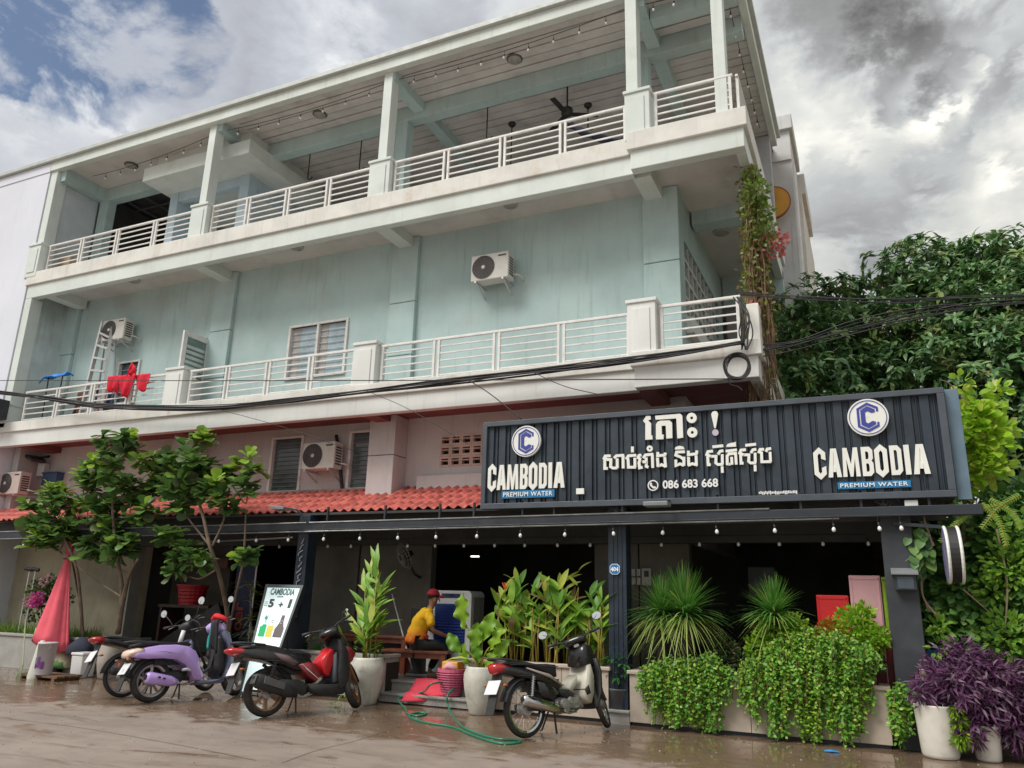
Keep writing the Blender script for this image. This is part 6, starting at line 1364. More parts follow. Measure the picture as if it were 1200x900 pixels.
def blades(name, m, parent, P, D, L, Wd, sag_=.6, seg=5, stuff=True):
    """long arching strips"""
    q_v, q_f = [], []; off = OFF.get(parent.name, V((0, 0, 0)))
    for p, d, l, w in zip(P, D, L, Wd):
        p = V(p); d = V(d).normalized(); s = d.cross(V((0, 0, 1))); s = s.normalized() if s.length > 1e-3 else V((1, 0, 0)); k = len(q_v)
        for i in range(seg+1):
            t = i/seg; c = p+d*l*t-V((0, 0, sag_*l*t*t*(.3+hypot(d.x, d.y)))); ww = w*(1-.85*t**1.5)*(.6+.4*min(1, t*6))
            q_v += [tuple(c+s*ww-off), tuple(c-s*ww-off)]
        q_f += [(k+2*i, k+2*i+1, k+2*i+3, k+2*i+2) for i in range(seg)]
    me = bpy.data.meshes.new(name); me.from_pydata(q_v, [], q_f); me.materials.append(m); me.polygons.foreach_set('use_smooth', [True]*len(q_f)); me.update()
    o = bpy.data.objects.new(name, me); COL.objects.link(o); o.parent = parent; OFF[o.name] = off
    if stuff: o['kind'] = 'stuff'
    return o
M_bark = mat('grey_brown_bark', (.20, .15, .11), .85, var=.3, scale=7, bump=.4, bscale=30); M_barkd = mat('dark_bark', (.06, .045, .035), .9, var=.3, scale=6, bump=.4)
def limbs(parent, paths, m, name='trunk'):
    q = MB()
    for pts, r0, r1 in paths:
        c = cr_spline(pts, 6); q.tube(c, [r0+(r1-r0)*i/(len(c)-1) for i in range(len(c))], 8)
    return q.build(name, m, parent, smooth=True)

# fiddle-leaf trees at the left
L_fig = leafmat('fig_leaf', (.06, .145, .04), (.14, .26, .065), (.21, .36, .07), tr=.28, rough=.35); L_fign = leafmat('fig_leaf_young', (.26, .44, .05), (.42, .60, .08), tr=.45, rough=.35); L_figu = leafmat('fig_leaf_pale', (.10, .14, .06), (.17, .20, .10), tr=.2, rough=.5)
L_figm = leafmat('fig_leaf_mid', (.09, .18, .035), (.20, .32, .05), tr=.3, rough=.4)
def fig_tree(label, base, paths, clumps, Y, n):
    t = thing('fig_tree', label, 'tree', tuple(base), 'broad-leaved trees in front of the garden wall')
    limbs(t, paths, M_bark)
    tot = sum(c[2]**1.3 for c in clumps)
    for px, py, r, young in clumps:
        c = onY(px, py, 10.45+rnd.uniform(-.22, .2)); rr = r*.0148; k = max(12, int(n*r**1.3/tot))
        # a handful of whorls in each clump, leaves radiating from every whorl
        nw = max(1, k//11); ws = [c+V((rnd.uniform(-1, 1)*rr*.75, rnd.uniform(-1, 1)*rr*.55, rnd.uniform(-.85, .8)*rr)) for _ in range(nw)]
        tw = MB()
        for i, w_ in enumerate(ws):
            axis = (w_-c)*1.2+V((0, 0, rr*.9)); axis = axis.normalized() if axis.length > 1e-3 else V((0, 0, 1))
            tw.tube([c-V((0, 0, rr*.8)), c.lerp(w_, .5)-V((0, 0, .05)), w_], [.012, .009, .006], 5)
            for j in range(11):
                ring_ = j/11; a = j*2.4+i; el = 1.25-1.75*ring_
                side = axis.orthogonal().normalized(); side2 = axis.cross(side)
                d = axis*sin(el)+(side*cos(a)+side2*sin(a))*cos(el)+rv(.12)
                top = w_.z > c.z-rr*.05 and (young or rnd.random() < .25) and ring_ < .72
                L = rnd.uniform(.19, .30)*(1.0 if not top else .85)
                leaf_part(t, L_fign if top else (L_figu if rnd.random() < .22 else L_fig), w_-axis*.07*ring_, d, axis+rv(.1), L, 'fiddle', .3, rnd.choice((.15, .3)), rnd.choice((.34, .40)))
        tw.build('twig', M_bark, t)
        XP, XD, XU = [], [], []
        for i in range(int(2+rr*13)):
            w_ = c+V((rnd.uniform(-1, 1)*rr*.95, rnd.uniform(-.7, .9)*rr*.8, rnd.uniform(-1, .75)*rr))
            for j in range(9):
                a = j*2.4+i; d = V((cos(a), sin(a), rnd.uniform(-.4, 1.3))); XP.append(tuple(w_)); XD.append(tuple(d)); XU.append((rnd.uniform(-.3, .3), -.3, 1))
        leaves('foliage', L_fig if not (young and rnd.random() < .25) else L_figm, t, XP, XD, XU, [rnd.uniform(.18, .29) for _ in XP], [rnd.uniform(.065, .10) for _ in XP], 'fiddle', .3, .25)
    return t
def q3(px, py, Y): return onY(px, py, Y)
def qf(px, py, Y): return onY(px, py, Y+(10.5-Y)*min(1, max(0, (742-py)/95)))
Yf = 11.1
fig_tree('broad-leaved tree at the far left with bright tips, behind the folded red parasol', qf(97, 748, Yf), [([qf(97, 748, Yf), qf(94, 700, Yf), qf(88, 660, Yf), qf(70, 620, Yf), qf(58, 590, Yf)], .035, .02), ([qf(88, 660, Yf), qf(66, 640, Yf)], .018, .012)],
         [(52, 580, 27, 1), (72, 592, 22, 1), (42, 605, 16, 1), (60, 622, 24, 0), (44, 636, 16, 1), (72, 634, 18, 0)], Yf, 160)
fig_tree('broad-leaved tree rising highest from the grassy garden bed', qf(138, 742, Yf), [([qf(138, 742, Yf), qf(144, 705, Yf), qf(152, 672, Yf), qf(162, 655, Yf)], .055, .025), ([qf(141, 720, Yf), qf(143, 690, Yf), qf(138, 655, Yf), qf(132, 600, Yf), qf(135, 560, Yf)], .045, .02), ([qf(143, 700, Yf), qf(120, 685, Yf), qf(96, 668, Yf), qf(84, 655, Yf)], .02, .012), ([qf(150, 672, Yf), qf(128, 660, Yf), qf(118, 640, Yf)], .02, .012), ([qf(135, 600, Yf), qf(110, 575, Yf)], .02, .012), ([qf(133, 590, Yf), qf(165, 560, Yf)], .018, .012)],
         [(135, 525, 26, 1), (152, 522, 15, 1), (118, 545, 24, 1), (145, 555, 28, 0), (100, 565, 18, 1), (125, 580, 24, 0), (155, 585, 22, 0), (104, 600, 22, 1), (120, 618, 24, 1), (138, 640, 22, 0), (108, 640, 18, 0), (176, 545, 17, 1), (182, 570, 17, 0), (172, 600, 18, 0), (148, 640, 14, 0)], Yf-.05, 300)
Yg = 11.35
fig_tree('slim broad-leaved tree with a forked trunk behind the lilac scooter', qf(270, 742, Yg), [([qf(268, 742, Yg), qf(266, 715, Yg), qf(256, 670, Yg), qf(246, 640, Yg), qf(238, 605, Yg), qf(228, 575, Yg)], .05, .025), ([qf(249, 640, Yg), qf(262, 610, Yg), qf(268, 575, Yg), qf(272, 560, Yg)], .022, .012), ([qf(253, 668, Yg), qf(235, 678, Yg), qf(222, 676, Yg)], .018, .01), ([qf(250, 655, Yg), qf(228, 643, Yg), qf(212, 640, Yg)], .018, .01), ([qf(246, 640, Yg), qf(215, 600, Yg), qf(195, 570, Yg)], .02, .012), ([qf(270, 565, Yg), qf(288, 590, Yg), qf(289, 560, Yg)], .014, .01)],
         [(215, 545, 26, 0), (232, 520, 15, 1), (200, 560, 24, 0), (226, 560, 24, 0), (205, 530, 18, 1), (212, 585, 20, 0), (240, 550, 14, 1), (248, 575, 15, 1), (262, 590, 13, 0), (268, 552, 11, 1), (290, 545, 15, 1), (288, 568, 13, 0), (200, 632, 13, 1), (218, 645, 12, 0), (205, 660, 12, 0), (232, 662, 12, 0), (284, 655, 9, 1)], Yg-.05, 290)
q = MB(); q.tube([qf(268, 745, Yg), qf(276, 700, Yg), qf(286, 655, Yg), qf(288, 600, Yg)], [.026, .024, .02, .014], 7); tag(q.build('slim_trunk', M_bark, None, smooth=True), 'straight pale stake-like stem right of the forked trunk', 'tree stem')
q = MB(); q.tube([qf(97, 752, 11.55), qf(93, 700, 11.5), qf(84, 655, 11.5)], .022, 7); tag(q.build('wooden_stake', M_barkd, None, smooth=True), 'dark wooden stake beside the folded red parasol', 'stake')

# grass in the bed
L_grass = leafmat('bed_grass', (.08, .18, .03), (.20, .34, .05), (.34, .38, .08), tr=.35)
G_ = thing('bed_grass', 'clumps of short yellow-green grass along the garden bed', 'grass', (-16, 11.4, .6)); G_['kind'] = 'stuff'
P, D = [], []
for k in range(2600):
    x = rnd.uniform(-20.5, -14.35); y = rnd.uniform(11.1, 11.6); P.append((x, y, .57)); D.append((rnd.gauss(0, .4), rnd.gauss(-.1, .4), 1))
blades('grass_blades', L_grass, G_, P, D, [rnd.uniform(.22, .48) for _ in P], [.008]*len(P), .35, 3)
# flowering bougainvillea
L_boug = leafmat('bougainvillea_leaf', (.03, .07, .02), (.10, .17, .03), tr=.3); L_pink = leafmat('magenta_bract', (.55, .03, .28), (.70, .12, .42), (.75, .35, .40), tr=.4); L_palep = leafmat('pale_pink_bract', (.55, .22, .32), (.6, .35, .4), tr=.4)
def cloud_pts(centres, n, flat=1.):
    """points through a union of balls (centre, radius), denser to the outside"""
    w = np.array([c[1]**2 for c in centres]); idx = NR.choice(len(centres), n, p=w/w.sum())
    u = unit(n); r = NR.random(n)**.45
    C = np.array([tuple(centres[i][0]) for i in idx]); R = np.array([centres[i][1] for i in idx])
    P = C+u*(r*R)[:, None]*np.array([1, flat, 1]); return P, u
bt = thing('bougainvillea', 'bushy bougainvillea with magenta flowers at the garden wall', 'shrub', tuple(q3(50, 735, 11.4)))
cs = [(q3(48, 695, 11.4), .30), (q3(60, 690, 11.5), .28), (q3(40, 715, 11.4), .22), (q3(62, 720, 11.45), .22), (q3(75, 700, 11.5), .2)]
P, u = cloud_pts(cs, 900); leaves('foliage', L_boug, bt, P, u+np.array([0, -.3, .2]), unit(900)+np.array([0, -.6, 1]), .07, .028)
for (px, py, r, n, m_) in ((43, 703, .14, 150, L_pink), (35, 705, .10, 50, L_palep), (52, 680, .12, 40, L_palep), (60, 705, .08, 30, L_palep)):
    P, u = cloud_pts([(q3(px, py, 11.15), r)], n); leaves('flowers', m_, bt, P, u, unit(n), .055, .026)
limbs(bt, [([q3(50, 742, 11.4), q3(48, 700, 11.4)], .02, .01), ([q3(52, 742, 11.4), q3(62, 690, 11.45)], .018, .01)], M_bark, 'stem')
# dracaena and small bushes behind the board
L_drac = leafmat('striped_dracaena', (.16, .24, .05), (.42, .46, .14), (.55, .52, .2), tr=.3); L_pothos = leafmat('pothos_leaf', (.06, .17, .02), (.20, .36, .03), (.36, .42, .05), tr=.35)
dt_ = thing('dracaena', 'yellow-striped dracaena left of the advertising board', 'plant', tuple(q3(294, 760, 11.6)))
limbs(dt_, [([q3(296, 765, 11.6), q3(294, 720, 11.6), q3(294, 690, 11.6)], .025, .015)], M_bark, 'stem')
for k in range(46):
    s = rnd.random(); c = q3(294, 755-75*s, 11.6); a = k*2.4; d = V((cos(a), sin(a), rnd.uniform(.1, .9)))
    leaf_part(dt_, L_drac, c, d, (0, 0, 1), rnd.uniform(.24, .40), 'lance', .2, rnd.uniform(.4, .9), .085)
def small_bush(name, label, cat, spots, n, m, L, wl, Y=None, kind='oval', gr=None):
    c0 = spots[0][0]; t = thing(name, label, cat, tuple(c0), gr)
    for k in range(n):
        c, r = rnd.choice(spots); u = rv().normalized(); p = c+u*r*rnd.uniform(.3, 1)
        leaf_part(t, m, p, u+V((0, -.3, .1)), u+V((0, -.3, .7)), L*rnd.uniform(.7, 1.25), kind, .25, .25, wl)
    return t
small_bush('pothos_plant', 'bright green bush between the advertising board and the sport scooter', 'plant', [(q3(356, 755, 11.3), .22), (q3(368, 768, 11.3), .16), (q3(350, 775, 11.3), .15)], 90, L_pothos, .13, .36)
small_bush('bed_weeds', 'dark green weeds behind the floor of the lilac scooter', 'plant', [(q3(287, 775, 11.15), .16), (q3(280, 792, 11.1), .1)], 40, L_boug, .12, .25)
small_bush('ground_weed', 'small green weed on the wet ground under the sport scooter', 'plant', [(onZ(402, 822, .05), .13), (onZ(394, 826, .04), .08)], 60, L_pothos, .06, .2, kind='lance')
# canna clump in the planter
L_can = leafmat('canna_leaf', (.13, .33, .05), (.36, .60, .08), (.60, .66, .10), tr=.35); L_cany = leafmat('canna_leaf_yellow', (.46, .60, .08), (.66, .72, .18), tr=.4); L_stem = leafmat('cane_stem', (.24, .20, .03), (.38, .28, .05), tr=.0); L_dry = leafmat('dry_leaf', (.24, .16, .07), (.36, .27, .12), tr=.3)
ct = thing('canna_bed', 'dense yellow-green canna clump filling the planter behind the motorbike', 'plant', (-4.6, 11.2, .66))
tops = [(583, 700), (592, 690), (600, 700), (610, 682), (618, 705), (625, 690), (635, 700), (640, 680), (648, 705), (655, 690), (662, 672), (668, 700), (675, 668), (683, 705), (690, 695), (697, 715), (703, 690), (707, 720), (589, 725), (606, 728), (622, 735), (638, 728), (656, 738), (671, 730), (686, 740), (700, 740)]
nleaf = 0; sm = MB()
for px, py in tops:
    Y = rnd.uniform(11.05, 11.35); tp = q3(px+rnd.uniform(-3, 3), py, Y); bs = V((tp.x+rnd.uniform(-.1, .1), Y, .6))
    for k in range(2):
        b2 = bs+V((rnd.uniform(-.1, .1), rnd.uniform(-.08, .08), 0)); sm.tube([b2, b2.lerp(tp, .5)+rv(.02), tp-V((0, 0, .25))], [.013, .011, .006], 6)
    for k in range(10):
        s = rnd.uniform(.45, 1.0); p = bs.lerp(tp, s); a = rnd.uniform(0, 6.28); el = rnd.uniform(.25, 1.1)+(.3 if s > .75 else 0)
        d = V((cos(a)*cos(el), sin(a)*cos(el)*.8, sin(el)))
        leaf_part(ct, L_cany if (py < 682 and s > .75) or rnd.random() < .08 else (L_dry if rnd.random() < .05 else L_can), p, d, (0, -.5, 1) if abs(d.z) < .9 else (0, -1, 0), rnd.uniform(.22, .40), 'banana', .3, rnd.uniform(.05, .4), rnd.choice((.12, .15, .18)))
sm.build('canes', L_stem, ct, smooth=True)
q = MB(); pz = q3(592, 690, 11.1)
for k in range(6): a = k; q.bar(pz+V((0, 0, -.02)), pz+V((.05*cos(a), .05*sin(a), .09)), .02, .008)
q.build('flower', mat('orange_flower', (.70, .16, .04), .5), ct)
# pots: two tall white jars, tubs
M_pot = mat('white_glaze_pot', (.56, .55, .49), .45, var=.14, scale=6, dirt=((.26, .23, .17), .55, 5.), streak=.25)
def jar(label, px0, px1, pyb, pyt, Yb, gr, prof, m=M_pot):
    base = onZ((px0+px1)/2, pyb); Y = base.y+.05; a, b = onY(px0, (pyb+pyt)/2, Y), onY(px1, (pyb+pyt)/2, Y); w = (b.x-a.x)*.5*.955; zt_ = onY((px0+px1)/2, pyt, Y).z; cx = (a.x+b.x)/2
    t = thing('plant_pot', label, 'pot', (cx, Y, 0), gr)
    q = MB(); q.lathe([(w*r, .004+zt_*h) for r, h in prof], 28, (cx, Y, 0)); q.build('jar', m, t, smooth=True)
    q = MB(); q.lathe([(w*prof[-1][0]*.8, zt_*.94), (0, zt_*.955)], 20, (cx, Y, 0), cap=False); q.build('soil', MATS['potting_soil'], t)
    return t, V((cx, Y, zt_)), w
PR = [(.58, 0), (.62, .02), (.78, .25), (.93, .5), (1., .72), (.98, .85), (.86, .96), (.84, 1.), (.76, .99), (.74, .93)]
_, pA, wA = jar('tall white jar pot left of the steps with a tall green plant', 410, 448, 826, 770, 10.6, 'tall white jar pots beside the steps', PR)
_, pB, wB = jar('tall white jar pot right of the steps with a broad bright leaf plant', 544, 583, 838, 781, 10.6, 'tall white jar pots beside the steps', PR)
tg = thing('ginger_plant', 'tall bright green ginger plant in the left white jar', 'plant', tuple(pA)); stm = MB()
for px, py in ((428, 690), (436, 668), (443, 662), (430, 715), (440, 700), (447, 690), (424, 735)):
    tp = q3(px, py, pA.y+rnd.uniform(-.1, .15)); bs = pA+V((rnd.uniform(-.12, .12), rnd.uniform(-.1, .1), -.03)); stm.tube([bs, bs.lerp(tp, .5)+rv(.02), tp], [.014, .012, .006], 6)
    for k in range(15):
        s = rnd.uniform(.3, 1); p = bs.lerp(tp, s); a = rnd.uniform(0, 6.28); el = rnd.uniform(.5, 1.35)
        leaf_part(tg, L_can if rnd.random() < .9 else L_cany, p, V((cos(a)*cos(el), sin(a)*cos(el)*.7, sin(el))), (0, -.6, .8), rnd.uniform(.24, .44), 'lance', .25, rnd.uniform(.1, .5), .115)
for k in range(60):
    a = rnd.uniform(0, 6.28); leaf_part(tg, L_pothos, pA+V((rnd.uniform(-.2, .2), rnd.uniform(-.15, .15), rnd.uniform(0, .32))), V((cos(a), sin(a), .7)), (0, 0, 1), rnd.uniform(.1, .18), 'lance', .2, .3, .16)
leaf_part(tg, L_cany, q3(434, 730, pA.y-.15), V((.12, -.1, 1)), (0, -1, .1), .36, 'banana', .15, .1, .17)
for px, py, dx in ((420, 735, -1), (405, 715, -1)): leaf_part(tg, L_can, q3(424, 748, pA.y-.05), q3(px-10, py-12, pA.y)-q3(424, 748, pA.y), (0, -1, 1), .55, 'lance', .2, .1, .1)
stm.build('stems', L_stem, tg, smooth=True)
L_al = leafmat('broad_bright_leaf', (.12, .32, .02), (.32, .52, .03), (.5, .55, .04), tr=.4)
ta = thing('broad_leaf_plant', 'light green broad wavy leaf plant in the right white jar', 'plant', tuple(pB)); stm = MB()
def wavy_leaf(parent, m, p, d, up, L, wl, seed_):
    d = V(d).normalized(); y = V(up).cross(d).normalized(); z = d.cross(y)
    def fn(u, v):
        t = u; w = wl*L*(sin(min(1, t*1.25)*pi*.5)**.8)*(1-max(0, t-.55)/.45)**.55 if t < 1 else 0
        s = (v-.5)*2; fr = .035*L/.4*sin(t*17+seed_+s)*abs(s)**2
        return tuple(V(p)+d*(L*t)+y*(w*s)+z*(.30*w*abs(s)+fr-.28*L*t*t))
    q = MB(); q.sheet(fn, 16, 6); return q.build('leaf', m, parent, smooth=True)
for px, py, L, dx in ((546, 712, .50, -.22), (565, 728, .46, .42), (557, 738, .40, .1), (541, 742, .38, -.8), (574, 738, .40, .55), (579, 748, .34, .85), (550, 755, .32, -.5), (569, 758, .32, .6), (561, 752, .3, -.1)):
    tp = q3(px, py+20, pB.y-.02); stm.tube([pB+V((rnd.uniform(-.06, .06), 0, -.04)), pB.lerp(tp, .6)+V((0, 0, .05)), tp], [.014, .012, .009], 6)
    wavy_leaf(ta, L_al, tp-V((0, 0, .06)), V((dx, -.25, 1.)), (dx*.3+rnd.uniform(-.5, .5), -1, .35), L, rnd.uniform(.28, .36), px)
leaf_part(ta, L_cany, q3(548, 772, pB.y-.1), V((-1, -.3, .25)), (0, -.3, 1), .36, 'lance', .2, .45, .12)
stm.build('stems', L_stem, ta, smooth=True)
M_tub = mat('white_plastic_tub', (.70, .67, .60), .45, var=.08, scale=5, dirt=((.42, .34, .24), .5, 4.))
PT = [(.70, 0), (.80, .02), (.84, .08), (.90, .4), (1., .97), (1., 1.), (.93, 1.), (.92, .93)]
_, pC, wC = jar('large white plastic tub under the purple plant', 1072, 1128, 889, 826, 10.6, 'white tubs at the right end', PT, M_tub)
_, pD, wD = jar('second pale tub half hidden under purple leaves at the right', 1138, 1176, 893, 850, 10.8, 'white tubs at the right end', PT, M_tub)
# purple-leaved plant
L_purp = leafmat('purple_leaf', (.07, .026, .075), (.20, .065, .17), (.28, .20, .24), tr=.3, rough=.5)
tp_ = thing('purple_heart_plant', 'mass of trailing purple-leaved plant spilling over the white tubs', 'plant', tuple(pC))
cs = [(q3(1098, 802, 10.75), .25), (q3(1082, 815, 10.6), .14), (q3(1112, 782, 10.9), .24), (q3(1130, 770, 11.0), .22), (q3(1145, 800, 10.9), .38), (q3(1170, 800, 11.0), .35), (q3(1150, 830, 10.75), .27), (q3(1185, 835, 10.9), .3), (q3(1138, 855, 10.6), .16), (q3(1190, 860, 10.85), .18), (q3(1120, 805, 10.6), .25), (q3(1200, 810, 11.), .3)]
P, u = cloud_pts(cs, 4200); leaves('foliage', L_purp, tp_, P, u*.7+np.array([0, -.3, -.1])+unit(4200)*.7, unit(4200)+np.array([0, -.5, 1]), NR.uniform(.08, .15, 4200), .014, 'lance', .4, .35)
P, u = cloud_pts([(q3(1122, 845, 10.55), .09), (q3(1126, 865, 10.52), .09), (q3(1119, 830, 10.52), .06)], 260); o = thing('fern_tuft', 'small bright green fern hanging on the white tub', 'plant', tuple(pC)); leaves('fronds', L_al, o, P, u+np.array([0, -.4, -.8]), unit(260), .08, .012, 'lance')
# small plant in a grey pot beside the middle post
cp = onY(725, 826, 11.05); tq = thing('plant_pot', 'grey plastic pot on the low kerb before the middle post', 'pot', (cp.x, 11.07, .185))
q = MB(); q.lathe([(.10, .187), (.11, .19), (.145, .42), (.155, .43), (.155, .45), (.135, .445), (.13, .40)], 20, (cp.x, 11.09, 0)); q.build('pot_body', mat('grey_pot', (.10, .105, .11), .6, var=.2), tq, smooth=True)
small_bush('potted_shrub', 'small dark green shrub in the grey pot', 'plant', [(V((cp.x, 11.09, .62)), .13), (V((cp.x+.05, 11.06, .78)), .12), (V((cp.x-.06, 11.09, .86)), .12)], 80, leafmat('shrub_leaf', (.025, .12, .02), (.06, .24, .04), tr=.3), .14, .17, kind='lance')
# spiky grass trees in the planter
L_spk = leafmat('spiky_blade', (.08, .26, .05), (.15, .38, .06), (.46, .50, .14), tr=.3); L_spky = leafmat('spiky_blade_pale', (.34, .50, .10), (.50, .56, .20), tr=.35)
def spiky(label, c, R, n, ny):
    t = thing('spiky_plant', label, 'plant', tuple(c-V((0, 0, .4))), 'spiky plants in the long planter')
    q = MB(); q.tube([c-V((0, 0, .62)), c-V((0, 0, .3)), c], [.09, .07, .06], 9); q.build('trunk', M_barkd, t, smooth=True)
    def dirs(n, lo, hi): return [V((cos(a)*cos(e), sin(a)*cos(e), sin(e))) for a, e in ((rnd.uniform(0, 6.28), rnd.uniform(lo, hi)) for _ in range(n))]
    D = dirs(n, .1, 1.5); blades('blades', L_spk, t, [c+d*.04 for d in D], D, [R*rnd.uniform(.75, 1.1) for _ in D], [.014]*n, .30, 5)
    D = dirs(ny, -.25, .45); blades('drooping_blades', L_spky, t, [c+d*.04-V((0, 0, .04)) for d in D], D, [R*rnd.uniform(.6, .95) for _ in D], [.010]*ny, .55, 6)
    return t
spiky('large spiky plant with arching pale lower leaves, left one in the long planter', q3(803, 722, 11.15), .77, 440, 140)
spiky('spiky plant crown bending left behind the large spiky plant', q3(776, 722, 11.22), .68, 240, 90)
spiky('smaller spiky plant further right before the dark dining room', q3(907, 722, 11.15), .58, 300, 30)
# vines over the planter edge
L_vine = leafmat('vine_leaf', (.07, .24, .03), (.24, .52, .06), (.42, .62, .08), tr=.35); L_lime = leafmat('lime_leaf', (.18, .42, .03), (.36, .60, .05), (.50, .62, .08), tr=.42)
def vine_curtain(label, strips, seed_):
    """hanging strands: each strip (px0, px1, top, bottom)"""
    r_ = random.Random(seed_); c0 = q3((strips[0][0]+strips[0][1])/2, strips[0][2], 10.9)
    t = thing('trailing_vine', label, 'vine', tuple(c0), 'trailing vines over the long planter'); st = MB(); P, D, P2, D2 = [], [], [], []
    for x0, x1, y0, y1 in strips:
        n = int((x1-x0)*1.25)
        for k in range(n):
            px = r_.uniform(x0-4, x1+4); ed = min(1, abs(2*(px-x0)/(x1-x0)-1))**2; Y = 10.90-abs(r_.gauss(.02, .07)); e = (.80+.20*abs(sin(px*.17+seed_)))*r_.choice((r_.uniform(.4, .85), r_.uniform(.85, 1.05), r_.uniform(.9, 1.08))); e *= 1-.42*ed; a = q3(px, y0+r_.uniform(0, 16)+16*ed, Y); b_ = q3(px+r_.uniform(-6, 6), y0+(y1-y0)*e, Y-.03)
            b_.z = max(b_.z, .03); st.tube([a, a.lerp(b_, .5)+V((r_.uniform(-.04, .04), -.02, 0)), b_], .004, 4)
            m_ = int((a-b_).length/.017*r_.choice((.5, .9, 1., 1.15))); li = r_.random() < .3
            for i in range(m_):
                s = i/m_; p = a.lerp(b_, s)+V((r_.uniform(-.03, .03), r_.uniform(-.03, .02), r_.uniform(-.02, .02))); (P2 if li else P).append(tuple(p)); (D2 if li else D).append((r_.uniform(-1, 1), r_.uniform(-1.2, .2), r_.uniform(-.7, .5)))
    n = len(P); st.build('stems', mat('vine_stem', (.16, .12, .04), .8), t)
    leaves('foliage', L_vine, t, P, D, unit(n)*.6+np.array([0, -.6, .8]), NR.uniform(.03, .07, n), NR.uniform(.011, .022, n), 'oval', .25, .3)
    n = len(P2); leaves('light_foliage', L_lime, t, P2, D2, unit(n)*.6+np.array([0, -.6, .8]), NR.uniform(.028, .055, n), NR.uniform(.010, .017, n), 'oval', .25, .3)
    return t
vine_curtain('green vine curtain below the large spiky plant', [(754, 776, 768, 858), (776, 800, 775, 860), (800, 822, 775, 862), (812, 850, 762, 872), (756, 848, 765, 850)], 1)
vine_curtain('widest green vine curtain in front of the folding boards', [(874, 900, 770, 850), (893, 935, 755, 880), (930, 985, 755, 886), (980, 1016, 765, 884), (900, 1014, 735, 820), (1000, 1030, 755, 800), (864, 892, 768, 840)], 2)
vine_curtain('thin green vine hanging right of the bare planter end', [(1043, 1068, 795, 878), (1050, 1064, 800, 882)], 3)
tl_ = thing('lime_shrub', 'bright lime-green leafy shrub growing above the widest vine', 'shrub', tuple(q3(960, 760, 11.1)))
cs = [(q3(905, 745, 11.15), .22), (q3(930, 735, 11.1), .18), (q3(885, 760, 11.1), .14), (q3(1000, 735, 11.1), .24), (q3(1018, 750, 11.05), .2), (q3(975, 755, 11.1), .2), (q3(945, 760, 11.05), .24), (q3(920, 765, 11.0), .2), (q3(985, 770, 11.0), .2), (q3(1032, 745, 11.), .1), (q3(1010, 720, 11.15), .14)]
P, u = cloud_pts(cs, 4200); leaves('foliage', L_lime, tl_, P, u+np.array([0, -.3, .3]), unit(4200)*.5+u+np.array([0, -.3, .6]), NR.uniform(.035, .085, 4200), .019)
P, u = cloud_pts([(q3(972, 738, 11.), .13), (q3(985, 748, 10.95), .1), (q3(962, 745, 10.95), .09)], 300); leaves('young_leaves', leafmat('coppery_leaf', (.40, .14, .03), (.55, .25, .04), (.35, .35, .04), tr=.4), tl_, P, u+np.array([0, -.3, .3]), unit(300)+u, .06, .018)
td = thing('dark_vine', 'dull green and dry stems between the two vine curtains', 'vine', tuple(q3(860, 770, 11.1))); cs = [(q3(850, 760, 11.15), .16), (q3(868, 775, 11.1), .15), (q3(835, 745, 11.15), .13), (q3(1022, 775, 11.05), .15)]
P, u = cloud_pts(cs, 700); leaves('foliage', leafmat('dull_leaf', (.04, .09, .03), (.10, .15, .05), (.22, .14, .08), tr=.3), td, P, u+np.array([0, -.3, .0]), unit(700)+u, .055, .014)
# overgrown right edge: climbers before an added dark backing
fb = thing('fence_backing', 'dark fence-like backing added behind the climbers at the right edge', 'fence', (1.5, 11.9, 0))
q = MB(); q.box(.5, 12.3, 0, 7, 12.36, 2.85); q.build('dark_sheet', mat('dark_backing_sheet', (.015, .022, .014), .95, var=.4), fb)  # dark sheet added behind the leaves, standing in for the shade there
for x in (.6, 2.1, 3.6): q = MB(); q.box(x, 12.2, 0, x+.06, 12.28, 2.9); q.build('post', M_black, fb)
L_clm = leafmat('climber_leaf', (.06, .16, .04), (.16, .34, .08), (.26, .44, .10), tr=.3); L_clb = leafmat('climber_leaf_bright', (.16, .36, .04), (.32, .52, .07), tr=.4)
tc = thing('climbing_plant', 'thick green climber covering the dark backing right of the corner post', 'climber', tuple(q3(1140, 700, 11.7)))
cs = [(q3(px, py, Y), r) for px, py, Y, r in ((1100, 690, 11.8, .4), (1130, 690, 11.7, .38), (1150, 660, 11.7, .42), (1180, 640, 11.7, .45), (1200, 690, 11.6, .45), (1165, 710, 11.6, .42), (1130, 730, 11.5, .35), (1190, 730, 11.5, .42), (1105, 640, 11.9, .32), (1140, 615, 11.8, .35), (1180, 605, 11.7, .4), (1210, 610, 11.7, .5), (1205, 770, 11.4, .4), (1170, 760, 11.4, .3), (1110, 745, 11.5, .25), (1085, 650, 11.8, .2), (1230, 680, 11.6, .6), (1240, 600, 11.8, .6))]
P, u = cloud_pts(cs, 5200, .8); leaves('foliage', L_clm, tc, P, u+np.array([0, -.6, -.3]), unit(5200)*.6+np.array([0, -1., .8]), NR.uniform(.08, .17, 5200), NR.uniform(.035, .06, 5200), 'oval', .2, .3)
P, u = cloud_pts([(q3(1185, 665, 11.3), .3), (q3(1180, 745, 11.15), .28), (q3(1195, 630, 11.4), .3), (q3(1165, 690, 11.3), .2), (q3(1100, 735, 11.2), .12), (q3(1098, 760, 11.0), .09)], 900); leaves('bright_leaves', L_clb, tc, P, u+np.array([0, -.6, .1]), unit(900)*.6+np.array([0, -1., .8]), NR.uniform(.05, .12, 900), .026, 'oval')
